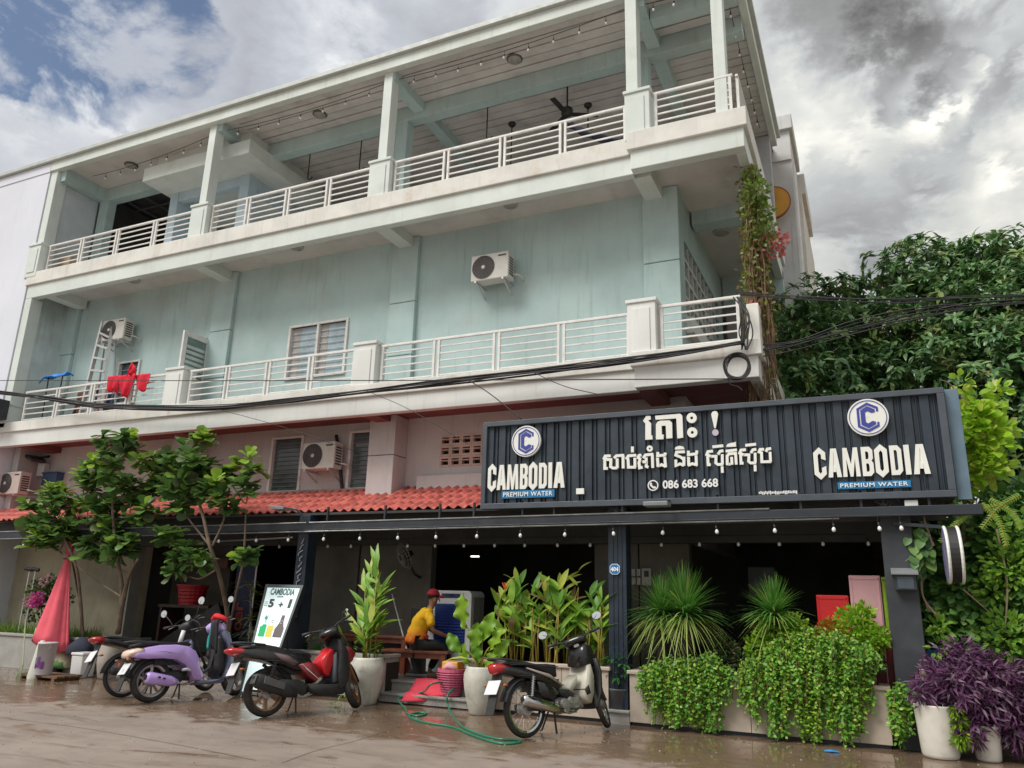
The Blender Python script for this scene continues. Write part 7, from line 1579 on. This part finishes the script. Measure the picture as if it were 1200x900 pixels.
limbs(tc, [([q3(1068, 640, 11.1), q3(1078, 668, 11.1), q3(1082, 700, 11.1), q3(1098, 722, 11.1)], .015, .012), ([q3(1086, 660, 11.15), q3(1080, 690, 11.12), q3(1088, 715, 11.1)], .014, .01), ([q3(1168, 620, 11.3), q3(1180, 680, 11.2), q3(1178, 740, 11.2)], .014, .01), ([q3(1128, 690, 11.2), q3(1165, 722, 11.2)], .012, .008)], mat('pale_vine_stem', (.28, .21, .15), .8), 'stem')
tv = thing('climbing_plant', 'small dark climber dangling from the beam beside the corner post', 'climber', tuple(q3(1075, 640, 11.0)))
for k in range(46):
    p = q3(1064+rnd.uniform(0, 26), 618+rnd.uniform(0, 48), 11.0+rnd.uniform(-.05, .15)); leaf_part(tv, L_clm, p, V((rnd.uniform(-.6, .6), -.5, -.8)), (0, -1, .6), rnd.uniform(.11, .18), 'oval', .2, .2, .38)
limbs(tv, [([q3(1058, 605, 11.0), q3(1066, 640, 11.0), q3(1078, 665, 11.05)], .009, .008), ([q3(1082, 605, 11.0), q3(1090, 630, 11.0), q3(1094, 640, 11.)], .01, .02)], MATS['pale_vine_stem'], 'stem')
tf = thing('fern', 'fern fronds arching over the right end of the awning beam', 'fern', tuple(q3(1150, 610, 11.0)))
for pts in ([(1170, 592), (1140, 600), (1120, 614), (1102, 636)], [(1160, 585), (1185, 600), (1198, 620)], [(1150, 590), (1170, 610), (1180, 640)], [(1195, 580), (1170, 595), (1150, 620)]):
    c = cr_spline([q3(x, y, 10.85) for x, y in pts], 10); q = MB(); q.tube(c, .006, 5); q.build('frond_stem', L_stem, tf)
    P, D = [], []
    for a, b_ in zip(c, c[1:]):
        s = (b_-a).normalized().cross(V((0, -1, 0)))
        for sd in (-1, 1): P.append(tuple(a)); D.append(tuple(s*sd+(b_-a).normalized()*.3+V((0, 0, -.2))))
    leaves('frond_leaflets', L_clb, tf, P, D, [(0, -1, .3)]*len(P), .05, .010, 'lance')
# lime-leaved sapling behind the sign end
L_sap = leafmat('sapling_leaf', (.26, .48, .03), (.46, .70, .05), (.62, .60, .14), tr=.5)
ts = thing('lime_sapling', 'sunlit lime-yellow sapling beside the right end of the signboard', 'tree', tuple(q3(1130, 600, 11.6)))
cs = [(q3(px, py, 11.5), r) for px, py, r in ((1140, 498, .28), (1125, 510, .20), (1160, 515, .24), (1150, 480, .18), (1128, 450, .12), (1167, 460, .13), (1135, 535, .22), (1175, 500, .12), (1150, 550, .2), (1130, 565, .16), (1165, 545, .16))]
P, u = cloud_pts(cs, 800); leaves('foliage', L_sap, ts, P, u+np.array([0, -.4, .1]), unit(800)*.7+np.array([0, -1., .7]), NR.uniform(.09, .15, 800), NR.uniform(.038, .06, 800), 'oval', .2, .25)
limbs(ts, [([q3(1128, 640, 11.6), q3(1132, 580, 11.6), q3(1140, 520, 11.5), q3(1150, 470, 11.5)], .03, .012), ([q3(1140, 520, 11.5), q3(1168, 480, 11.5)], .014, .008), ([q3(1132, 570, 11.6), q3(1160, 540, 11.5)], .014, .008), ([q3(1145, 490, 11.5), q3(1115, 452, 11.4), q3(1102, 445, 11.4)], .012, .006)], M_bark)
# mango tree
L_man = leafmat('mango_leaf', (.065, .17, .065), (.18, .34, .12), (.33, .47, .17), tr=.22, rough=.32); L_mann = leafmat('mango_leaf_new', (.24, .38, .10), (.36, .46, .18), (.30, .22, .14), tr=.4)
def mango(label, base, lobes, ncl, trunkpaths, seed_):
    t = thing('mango_tree', label, 'tree', tuple(base)); limbs(t, trunkpaths, M_barkd)
    P, u = cloud_pts(lobes, ncl); nl = 13
    # rosettes of long drooping leaves
    A = u*.8+unit(ncl)*.35+np.array([0, 0, .55]); A /= np.linalg.norm(A, axis=1)[:, None]
    PP = np.repeat(P, nl, 0); AA = np.repeat(A, nl, 0); N = len(PP)
    S = np.cross(AA, unit(N)); S /= np.linalg.norm(S, axis=1)[:, None]; el = NR.uniform(-.25, .95, N)[:, None]
    D = AA*np.sin(el)+S*np.cos(el); new = np.repeat(NR.random(ncl) < .10, nl)
    PP = PP+NR.normal(size=(N, 3))*.03
    for nm, m, sel in (('crown', L_man, ~new), ('new_shoots', L_mann, new)):
        k = sel.sum(); leaves(nm, m, t, PP[sel], D[sel], AA[sel]+np.array([0, 0, .4]), NR.uniform(.12, .21, k), NR.uniform(.028, .042, k), 'oval', .3, .45)
    tw = MB(); r_ = random.Random(seed_)
    for i in r_.sample(range(ncl), min(ncl, 160)):
        p = V(P[i]); j = min(range(len(lobes)), key=lambda k: (V(lobes[k][0])-p).length); c = V(lobes[j][0]); tw.tube([c, c.lerp(p, .6)-V((0, 0, .05)), p], [.03, .018, .008], 5)
    tw.build('twigs', M_barkd, t)
    return t
MY = 16.5
lob = [(q3(px, py+13, Y), r) for px, py, Y, r in ((930, 358, 16, .7), (970, 345, 16.5, .8), (1005, 352, 17, .8), (1050, 315, 17, .8), (1085, 310, 17, .95), (1125, 305, 17, .8), (1165, 300, 16.5, .75), (1195, 310, 16, .9), (1230, 320, 16, 1.2), (940, 390, 15.5, .75), (985, 390, 16, .85), (1030, 385, 16.5, 1.), (1080, 370, 16.5, 1.1), (1130, 370, 16, 1.1), (1180, 370, 15.5, 1.1), (935, 425, 15, .6), (975, 430, 15.5, .8), (1020, 430, 16, .8), (1065, 420, 16, .9), (1110, 425, 15.5, .9), (1160, 430, 15, 1.), (1210, 430, 15, 1.2), (925, 460, 14.8, .45), (960, 465, 15, .5), (1180, 480, 15, .8), (1215, 510, 15, .9), (1200, 545, 15.5, .7), (1240, 380, 15.5, 1.5))]
tb = q3(1035, 660, 15.5); tb.z = 0
mango('great dark green mango tree behind the sign at the right', tb, lob, 2900, [([tb, q3(1042, 600, 15.5), q3(1085, 545, 15.5), q3(1120, 490, 15.5), q3(1125, 430, 15.8)], .30, .14), ([q3(1105, 600, 15.3), q3(1150, 555, 15.3), q3(1195, 515, 15.2), q3(1235, 470, 15.2)], .18, .10), ([q3(1042, 600, 15.5), q3(1000, 500, 15.6), q3(985, 430, 15.8)], .16, .08), ([q3(1100, 520, 15.5), q3(1060, 430, 16.3), q3(1075, 350, 16.8)], .13, .06)], 5)
# dangling dry vine at the corner of the building
L_ivy = leafmat('ivy_leaf', (.10, .13, .03), (.26, .28, .06), (.30, .17, .08), tr=.3); th_ = thing('hanging_vine', 'long tangle of brown and green vine hanging down the right corner', 'vine', tuple(q3(890, 300, 11.9)))
st = MB(); P = []; bot = []
for k in range(130):
    x0 = rnd.uniform(-1, 1); Y = rnd.uniform(11.7, 12.6); top_y = rnd.choice((200, 240, 290, 340)); end = rnd.uniform(400, 485)
    pts = [q3(878+(y-200)*.068+x0*(5+(y-200)*.05)+rnd.uniform(-3, 3), y, Y) for y in np.linspace(top_y, end, 7)]
    c = cr_spline(pts, 3); st.tube(c, .008, 4)
    for p in c:
        for _ in range(2): P.append(tuple(p+rv(.06)))
st.build('dry_stems', mat('dry_stem', (.25, .16, .10), .9, var=.3), th_)
P = np.array(P); zz = P[:, 2]; keep = NR.random(len(P)) < np.clip((zz-5.0)/3., .12, 1); P = P[keep]; n = len(P)
leaves('foliage', L_ivy, th_, P, unit(n)+np.array([0, -.3, -.5]), unit(n)+np.array([0, -.8, .5]), NR.uniform(.05, .11, n), .028, 'oval')
P, u = cloud_pts([(q3(903, 290, 11.9), .22), (q3(912, 283, 12.0), .16), (q3(884, 358, 11.7), .09)], 170); leaves('flowers', leafmat('red_pink_bract', (.60, .10, .10), (.70, .30, .28), tr=.4), th_, P, u, unit(170), .07, .03)
P, u = cloud_pts([(q3(886, 225, 11.7), .22), (q3(889, 250, 11.8), .25), (q3(893, 275, 11.8), .25), (q3(880, 205, 11.7), .12)], 700); leaves('fresh_leaves', leafmat('fresh_ivy', (.12, .20, .04), (.26, .36, .08), tr=.35), th_, P, u+np.array([0, -.4, -.4]), unit(700), .07, .026)
# ---------------------------------------------------------------- things on the ground
# advertising board leaning behind the sport scooter
yb_ = 10.55; TLp, TRp, BRp, BLp = (312, 684), (356, 685), (327, 760), (288, 752)
bl = onZ(281, 812, .06); 
def solve_board():
    # lower edge on the ground at Y 10.2, top leaning back
    y0 = 10.1; yt = 10.75
    a, b_ = onY(282, 806, y0), onY(309, 818, y0); c, d = onY(312, 685, yt), onY(356, 686, yt); return a, b_, c, d
a, b_, c, d = solve_board(); a.z = b_.z = .06
AB = thing('advertising_board', 'leaning white advertising board with green and yellow bottle pictures, 5 + 1', 'sign', tuple(a))
n_ = (b_-a).cross(d-b_).normalized(); n_ = n_ if n_.y < 0 else -n_
def bpt(u, v, e=0.): return tuple(a.lerp(b_, u).lerp(c.lerp(d, u), v)+n_*e)
q = MB(); q.add([bpt(0, 0), bpt(1, 0), bpt(1, 1), bpt(0, 1), bpt(0, 0, -.08), bpt(1, 0, -.08), bpt(1, 1, -.08), bpt(0, 1, -.08)], [(0, 1, 2, 3), (7, 6, 5, 4), (0, 4, 5, 1), (1, 5, 6, 2), (2, 6, 7, 3), (3, 7, 4, 0)]); q.build('case', M_black, AB)
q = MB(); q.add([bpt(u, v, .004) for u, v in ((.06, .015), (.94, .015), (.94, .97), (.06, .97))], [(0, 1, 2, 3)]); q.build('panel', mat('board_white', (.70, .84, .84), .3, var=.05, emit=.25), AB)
for u0, v0, u1, v1 in ((0, 0, 1, .02), (0, .97, 1, 1), (0, .02, .06, .97), (.94, .02, 1, .97)):
    q = MB(); q.prism([(u0, v0), (u1, v0), (u1, v1), (u0, v1)], lambda u, v, t: bpt(u, v, .012*t), 0, 1); q.build('frame_bar', mat('board_frame', (.10, .12, .13), .5), AB)
def poly(pts, m, nm, e=.008): q = MB(); q.add([bpt(u, 1-(1-v)*.62, e) for u, v in pts], [tuple(range(len(pts)))]); q.build(nm, m, AB)
M_pg = mat('print_grey', (.15, .18, .18), .5, var=0); M_pgr = mat('print_green', (.0, .50, .16), .5, var=0); M_py = mat('print_yellow', (.75, .66, .12), .5, var=0); M_pt = mat('print_teal', (.05, .34, .30), .5, var=0); M_pb = mat('print_brown', (.13, .11, .11), .5, var=0)
def btext(s, u, v, h, w, m, nm='lettering', bold=.02):
    v = 1-(1-v)*.62; h *= .78
    t = text_mesh(nm, s, 1, m, AB, lambda x, y, z: (x, y, z), bold=bold); o_ = OFF[AB.name]; cs = [p.co+o_ for p in t.data.vertices]
    x0, x1, y0, y1 = min(p.x for p in cs), max(p.x for p in cs), min(p.y for p in cs), max(p.y for p in cs)
    for p in t.data.vertices: p.co = V(bpt(u+((p.co.x+o_.x)-x0)/(x1-x0)*w, v+((p.co.y+o_.y)-y0)/(y1-y0)*h, .009))-o_
btext('CAMBODIA', .18, .835, .085, .66, mat('print_slate', (.16, .26, .28), .5), bold=.035); btext('BEER', .40, .80, .018, .18, M_pg)
btext('5', .21, .64, .105, .15, M_pg, bold=.05); btext('+', .50, .65, .06, .13, M_pg, bold=.04); btext('1', .77, .64, .11, .08, M_pg, bold=.05)
q = MB()
for i in range(3):
    for k in range(3): q.add([bpt(u, 1-(1-v)*.62, .008) for u, v in ((.09+k*.035, .66+i*.028), (.11+k*.035, .66+i*.028), (.11+k*.035, .675+i*.028), (.09+k*.035, .675+i*.028))], [(0, 1, 2, 3)])
tag(q.build('small_print', M_pg, AB), kind='stuff')
poly([(.13, .20), (.33, .20), (.33, .37), (.30, .385), (.21, .385), (.19, .36), (.13, .35)], M_pgr, 'can_picture'); poly([(.36, .20), (.56, .20), (.56, .36), (.53, .37), (.39, .37), (.36, .36)], M_py, 'can_picture')
poly([(.60, .20), (.88, .20), (.88, .33), (.84, .37), (.80, .43), (.79, .53), (.70, .53), (.69, .43), (.65, .37), (.60, .33)], M_pb, 'bottle_picture')
btext('C', .24, .41, .035, .06, M_pt); btext('C', .44, .41, .035, .06, M_pb); btext('C', .71, .40, .04, .06, MATS['white_print']); poly([(.20, .47), (.24, .53), (.27, .49), (.31, .535), (.29, .46), (.25, .455)], M_pt, 'splash_picture')
q = MB(); q.tube([bpt(.05, .0, -.02), (bpt(.05, 0)[0], bpt(.05, 0)[1], 0.01)], .014, 6); q.tube([bpt(.95, .0, -.02), (bpt(.95, 0)[0], bpt(.95, 0)[1], 0.01)], .014, 6); q.build('foot', M_alu, AB)
q = MB(); q.bar(bpt(.5, .8, -.08), (bpt(.5, 0)[0], 11.1, .02), .04, .03); q.build('rear_strut', M_black, AB)
# pink basket pot with a yellow tub behind the right jar
c = onZ(545, 812, .16); t = thing('pink_basket', 'pink ribbed plastic basket behind the right white jar', 'basket', (c.x, 11.15, .16)); M_pk = mat('pink_plastic', (.62, .14, .24), .45, var=.08)
q = MB(); q.lathe([(.13, .162), (.15, .17), (.2, .50), (.23, .505), (.23, .55), (.2, .55), (.19, .5)], 20, (c.x, 11.15, 0)); q.build('basket_body', M_pk, t, smooth=False)
q = MB(); [q.lathe([(.15+.0105*k+.006, .19+.035*k), (.158+.0105*k+.006, .20+.035*k), (.15+.0105*k+.006, .21+.035*k)], 20, (c.x, 11.15, 0), cap=False) for k in range(9)]; q.build('rib', mat('pink_plastic_dark', (.50, .09, .18), .5), t)
q = MB(); q.box(c.x-.14, 11.05, .48, c.x+.14, 11.3, .66); tag(q.build('yellow_box', mat('yellow_plastic', (.62, .35, .06), .5), None, bevel=.02), 'yellow-orange box in the pink basket', 'box')
q = MB(); q.loft([((c.x-.1, 11.08, .56), 0, .06, .04), ((c.x, 11.06, .60), 0, .09, .06), ((c.x+.12, 11.08, .56), 0, .05, .04)], 10); tag(q.build('pink_cloth', mat('pale_pink_cloth', (.70, .35, .42), .9), None, smooth=True), 'pale pink cloth on the rim of the pink basket', 'cloth')
# pinkish red cloth over the steps
M_rug = mat('coral_cloth', (.66, .055, .09), .9, var=.12, scale=8, bump=.25, bscale=40)
A0, A1 = onY(476, 815, 11.0), onY(527, 812, 11.0)
def rug(u, v):
    x = A0.x+(A1.x-A0.x)*u+.04*sin(v*3); y = 11.42-.60*v; z = .327+.012*abs(sin(u*7+v*4))
    if y < 11.19: z = .16+.02+.01*sin(u*9)+max(0, (y-11.12)/.07*.0)
    z = z if y > 11.2 else max(.165, .327-(11.2-y)*.9)
    if y < 10.93: z = max(.05, .165-(10.93-y)*1.5*(1-.8*u))
    if v > .7: y = y+(v-.7)*.9*u
    return (x, y, z+.012)
q = MB(); q.sheet(rug, 14, 14, .01); tag(q.build('coral_cloth', M_rug, None, smooth=True), 'coral red cloth lying over the entrance steps', 'cloth')
# green hose
M_hose = mat('green_hose', (.02, .20, .12), .35, var=.1, coat=.3)
def zg(px, py, z=.016): return onZ(px, py, z)
hp_ = [V((onY(526, 735, 11.9).x, 11.75, .62)), V((onY(525, 770, 11.7).x, 11.6, .35)), zg(527, 800, .34), V((zg(527, 803, .34).x, 11.18, .34)), V((onY(526, 818, 10.9).x, 10.86, .2)), zg(527, 832), zg(540, 850), zg(560, 860), zg(585, 866), zg(606, 867), zg(608, 870), zg(585, 871), zg(555, 862), zg(530, 852), zg(500, 847), zg(483, 842), zg(480, 838), zg(490, 835), zg(500, 836), zg(490, 839), zg(477, 836), zg(476, 832), V((onZ(487, 822).x, 10.88, .1)), V((onY(495, 812, 10.95).x, 10.95, .2)), zg(505, 802, .36), zg(520, 799, .36)]
q = MB(); q.tube(cr_spline(hp_, 7), .014, 8); tag(q.build('garden_hose', M_hose, None, smooth=True), 'green garden hose looped on the wet ground before the steps', 'hose')
# folded parasol
pf = onZ(80, 785); PX = -15.05; t = thing('folded_parasol', 'tall folded coral-red parasol standing by the left wall', 'parasol', (PX, 10.75, 0)); Yp_ = 10.75
top = onY(84, 630, Yp_); nk = onY(84, 655, Yp_); bt_ = onY(80, 764, Yp_)
q = MB(); q.tube([(top.x, Yp_, top.z), (top.x, Yp_, .02)], .022, 8); q.build('pole', M_alu, t)
M_par = mat('coral_canvas', (.78, .12, .165), .85, var=.1, scale=4, streak=.1, bump=.15, bscale=20)
def canopy(u, v):
    a = u*2*pi; fold = 1+.13*sin(a*5+.6)+.05*sin(a*9); s = v
    r = (.05+.37*s**1.05)*fold if v > .02 else .03; z = nk.z+.05+(bt_.z-nk.z)*s+.05*s*sin(a*5+.6)-.10*s*cos(a-.9)
    return (top.x-.06*s+r*cos(a)*1.0, Yp_+r*sin(a)*.55, z)
q = MB(); q.sheet(canopy, 40, 10, .006); q.build('canopy', M_par, t, smooth=True)
q = MB(); q.lathe([(.02, top.z), (.06, top.z-.06), (.08, top.z-.16), (.05, nk.z+.02), (.07, nk.z-.02)], 12, (top.x, Yp_, 0)); q.build('top_cap', M_par, t, smooth=True)
q = MB(); q.tube([(top.x+.075*cos(a_), Yp_+.075*sin(a_), nk.z+.0) for a_ in [k*2*pi/14 for k in range(15)]], .014, 6); q.build('tie_strap', mat('strap_dark', (.20, .02, .03), .8), t)
q = MB(); q.lathe([(.24, .004), (.25, .02), (.22, .08), (.06, .1), (.04, .22)], 18, (top.x, Yp_, 0)); q.build('stand_base', M_rod, t)
# buckets and boxes beside it
def at(px, py): return onZ(px, py)
c = at(49, 797); t = thing('paint_bucket', 'white bucket with purple print on a small pallet', 'bucket', (c.x, c.y, .09)); zt_ = onY(48, 752, c.y).z; r = .155
q = MB(); q.lathe([(r*.86, .095), (r*.88, .1), (r, zt_-.03), (r*1.06, zt_-.03), (r*1.06, zt_), (r*.98, zt_)], 22, (c.x, c.y, 0)); q.build('bucket_body', mat('bucket_white', (.62, .60, .66), .4, var=.06), t, smooth=True)
q = MB()
for a0, a1, z0, z1 in ((-2.3, -1.75, .18, .26), (-2.2, -1.9, .26, .36), (-1.6, -1.2, .2, .38), (-1.1, -.7, .18, .30)):
    z0, z1 = z0+.02, z1+.02; k = [(c.x+(r*.985)*cos(a0+(a1-a0)*i/4), c.y+(r*.985)*sin(a0+(a1-a0)*i/4)) for i in range(5)]; q.add([(x, y, z0) for x, y in k]+[(x, y, z1) for x, y in k], [(i, i+1, i+6, i+5) for i in range(4)])
q.build('print', mat('purple_print', (.16, .04, .22), .5), t)
q = MB(); q.tube([(c.x+r*1.05*cos(a_), c.y-r*.3-.05*sin(a_), zt_-.05-r*.7*sin(a_)) for a_ in [k*pi/10 for k in range(11)]], .005, 5); q.build('handle', M_alu, t)
c2 = at(55, 796); t = thing('wooden_pallet', 'small brown wooden pallet under bucket and sack', 'pallet', (c2.x, c2.y, 0))
for k in range(4): q = MB(); q.box(c2.x-.5, c2.y-.22+k*.13, .055, c2.x+.55, c2.y-.22+k*.13+.11, .09); q.build('plank', mat('pallet_wood', (.16, .09, .05), .85, var=.3, scale=8), t)
for k in (-.42, 0, .45): q = MB(); q.box(c2.x+k-.04, c2.y-.22, .004, c2.x+k+.04, c2.y+.28, .055); q.build('bearer', MATS['pallet_wood'], t)
c = at(72, 789); q = MB(); q.loft([((c.x-.17, c.y, .2), 0, .1, .09), ((c.x-.06, c.y, .24), 0, .15, .16), ((c.x+.08, c.y, .22), .1, .15, .14), ((c.x+.17, c.y, .17), .2, .08, .06)], 12); o = q.build('green_sack', None or mat('sack_pale', (.50, .46, .32), .8, var=.1), None, smooth=True); tag(o, 'pale sack with a green patch beside the bucket', 'sack')
q = MB(); q.loft([((c.x-.10, c.y-.03, .17), 0, .135, .075), ((c.x+.02, c.y-.03, .18), 0, .155, .10), ((c.x+.14, c.y-.02, .16), .1, .12, .07)], 12); tag(q.build('green_cloth', mat('sack_green', (.10, .24, .08), .8), None, smooth=True), 'green cloth tucked round the pale sack', 'cloth')
c = at(95, 794); t = thing('white_tub', 'square white plastic tub with lid on the wet ground', 'tub', (c.x, c.y, 0)); zt_ = onY(95, 764, c.y).z; w = .155
q = MB(); q.add([(c.x-w*.92, c.y-w*.9, .006), (c.x+w*.92, c.y-w*.9, .006), (c.x+w*.92, c.y+w*.9, .006), (c.x-w*.92, c.y+w*.9, .006), (c.x-w, c.y-w, zt_-.05), (c.x+w, c.y-w, zt_-.05), (c.x+w, c.y+w, zt_-.05), (c.x-w, c.y+w, zt_-.05)], [(0, 3, 2, 1), (4, 5, 6, 7), (0, 1, 5, 4), (1, 2, 6, 5), (2, 3, 7, 6), (3, 0, 4, 7)]); q.build('tub_body', mat('tub_white', (.75, .74, .74), .3, var=.04), t, bevel=.02)
q = MB(); q.box(c.x-w-.012, c.y-w-.012, zt_-.05, c.x+w+.012, c.y+w+.012, zt_); q.build('lid', MATS['tub_white'], t, bevel=.015)
c = at(31, 797); c = V((c.x, c.y+.12, 0)); zt_ = onY(40, 750, c.y).z
q = MB(); N_ = 14; vs = []
for k, (s_, r) in enumerate(((0.004, .14), (.06, .15), (.25, .125), (.5, .105), (.75, .095), (.92, .08), (1., .04))):
    for i in range(N_): a_ = 2*pi*i/N_; rr = r*(1+.08*sin(a_*3+s_*5)); vs.append((c.x+.05*s_+rr*cos(a_), c.y+.02+rr*.75*sin(a_), s_*zt_))
q.add(vs, [(i*N_+k, i*N_+(k+1) % N_, (i+1)*N_+(k+1) % N_, (i+1)*N_+k) for i in range(6) for k in range(N_)]+[tuple(6*N_+k for k in range(N_))]); tag(q.build('white_sack', mat('sack_white', (.60, .63, .55), .8, var=.1, bump=.3, bscale=16), None, smooth=True), 'white woven sack standing at the left of the bucket', 'sack')
c = onY(41, 748, 10.75); q = MB(); q.lathe([(.055, c.z-.03), (.05, c.z), (.045, c.z+.02), (.025, c.z+.2), (.0, c.z+.205)], 16, (c.x, 10.75, 0)); tag(q.build('green_cone', mat('green_plastic', (.03, .42, .08), .4), None, smooth=True), 'small bright green plastic cone standing on the white sack', 'cone')
q = MB(); a, b_ = at(24, 795), onY(30, 726, 10.9); [q.tube([a+V((i*.03-.06, -.05, .0)), V((a.x, a.y, .25))], .008, 5) for i in range(5)]; q.tube([V((a.x, a.y, .2)), b_], .012, 6); tag(q.build('palm_broom', mat('broom_straw', (.28, .33, .20), .9), None), 'thin broom leaning against the garden bed at the left', 'broom')
# floor lamps on stakes
for px, lbv in ((35, 'left'), (42, 'right')):
    p = onY(px, 668, 11.2); t = thing('garden_spotlight', 'small black spotlight on a thin stake before the garden wall, %s one' % lbv, 'spotlight', tuple(p), 'two garden spotlights')
    q = MB(); q.tube([p, (p.x, 11.2, .6)], .014, 6); q.build('stake', M_alu, t); q = MB(); q.tube([p+V((-.08, -.05, .03)), p+V((.06, .03, 0))], .04, 9); q.build('lamp_head', M_rod, t)
# stone jar by the bed
c = at(121, 796); t = thing('stone_jar', 'big plain grey stone jar between white tub and motorbikes', 'jar', (c.x, c.y+.1, 0)); zt_ = onY(122, 748, c.y+.1).z; r = .235
q = MB(); q.lathe([(r*.72, .005), (r*.8, .03), (r, zt_*.4), (r*1.0, zt_*.65), (r*.82, zt_*.95), (r*.78, zt_), (r*.7, zt_)], 24, (c.x, c.y+.1, 0)); q.build('jar_body', mat('stone_jar_grey', (.38, .34, .30), .8, var=.2, scale=5, dirt=((.22, .18, .15), .4, 4.)), t, smooth=True)
c = onY(112, 753, 11.0); t = thing('dark_bundle', 'dark navy bundle behind the folded parasol', 'bundle', tuple(c)); q = MB(); q.loft([((c.x-.45, 10.85, .45), 0, .12, .1), ((c.x-.2, 10.85, .5), 0, .14, .2), ((c.x+.05, 10.85, .45), 0, .1, .12)], 12); q.build('cloth', mat('navy_bundle', (.03, .035, .06), .9, bump=.4), t, smooth=True)
# blue crate and scraps at the right
c0, c1, c2 = onY(1088, 770, 11.35), onY(1105, 770, 11.35), onY(1096, 757, 11.35); t = thing('blue_crate', 'bright blue plastic crate on the terrace behind the purple plant', 'crate', (c0.x, 11.35, TZ)); M_bc = mat('crate_blue', (.01, .20, .42), .4)
for k in range(5): q = MB(); z = TZ+.05+k*(c2.z-TZ-.06)/5; q.box(c0.x, 11.35, z, c1.x+.1, 11.37, z+(c2.z-TZ)/7); q.build('slat', M_bc, t)
q = MB(); [q.box(x, 11.345, TZ+.02, x+.03, 11.65, c2.z) for x in (c0.x, c1.x-.06, c1.x+.07)]; q.build('frame', M_bc, t)
c = onZ(975, 882); q = MB(); q.loft([((c.x-.08, c.y, .012), 0, .03, .008), ((c.x, c.y, .02), .2, .05, .015), ((c.x+.08, c.y, .012), 0, .02, .006)], 8); tag(q.build('blue_scrap', mat('scrap_blue', (.03, .25, .60), .4), None), 'scrap of bright blue plastic at the foot of the vine', 'litter')
c = onY(1085, 790, 10.9); q = MB(); q.lathe([(.05, c.z-.08), (.07, c.z), (.06, c.z+.05)], 10, (c.x, 10.95, 0)); tag(q.build('cream_pot', mat('cream_pot', (.55, .48, .36), .6), None), 'small cream pot between corner post and purple plant', 'pot')

# fallen leaves, grit and pebbles washed against the kerb
LT_ = thing('leaf_litter', 'scattered dry leaf bits on the wet concrete by the planters', 'litter', (-5, 9, 0)); LT_['kind'] = 'stuff'
P, D = [], []
for k in range(420):
    y = 10.85-abs(rnd.gauss(0, .9)); P.append((rnd.uniform(-16, 1.2), y, .010)); a = rnd.uniform(0, 6.28); D.append((cos(a), sin(a), .05))
n = len(P); leaves('leaf_bits', leafmat('litter_leaf', (.10, .07, .03), (.24, .17, .06), (.14, .18, .05), tr=.1), LT_, P, D, [(0, 0, 1)]*n, NR.uniform(.02, .055, n), NR.uniform(.007, .014, n), 'oval', .3, .1)
q = MB()
for k in range(900):
    x, y, r = rnd.uniform(-16, 2), rnd.uniform(5.5, 10.85), rnd.uniform(.004, .011); q.add([(x-r, y-r*.7, .004), (x+r, y-r, .004), (x+r*.8, y+r, .004), (x-r, y+r*.8, .004), (x, y, .004+r*1.1)], [(0, 1, 4), (1, 2, 4), (2, 3, 4), (3, 0, 4)])
o = q.build('gravel_grit', mat('grit', (.26, .22, .19), .8, var=.5, scale=30), None); tag(o, 'fine grit and pebbles strewn over the road', 'grit', kind='stuff')
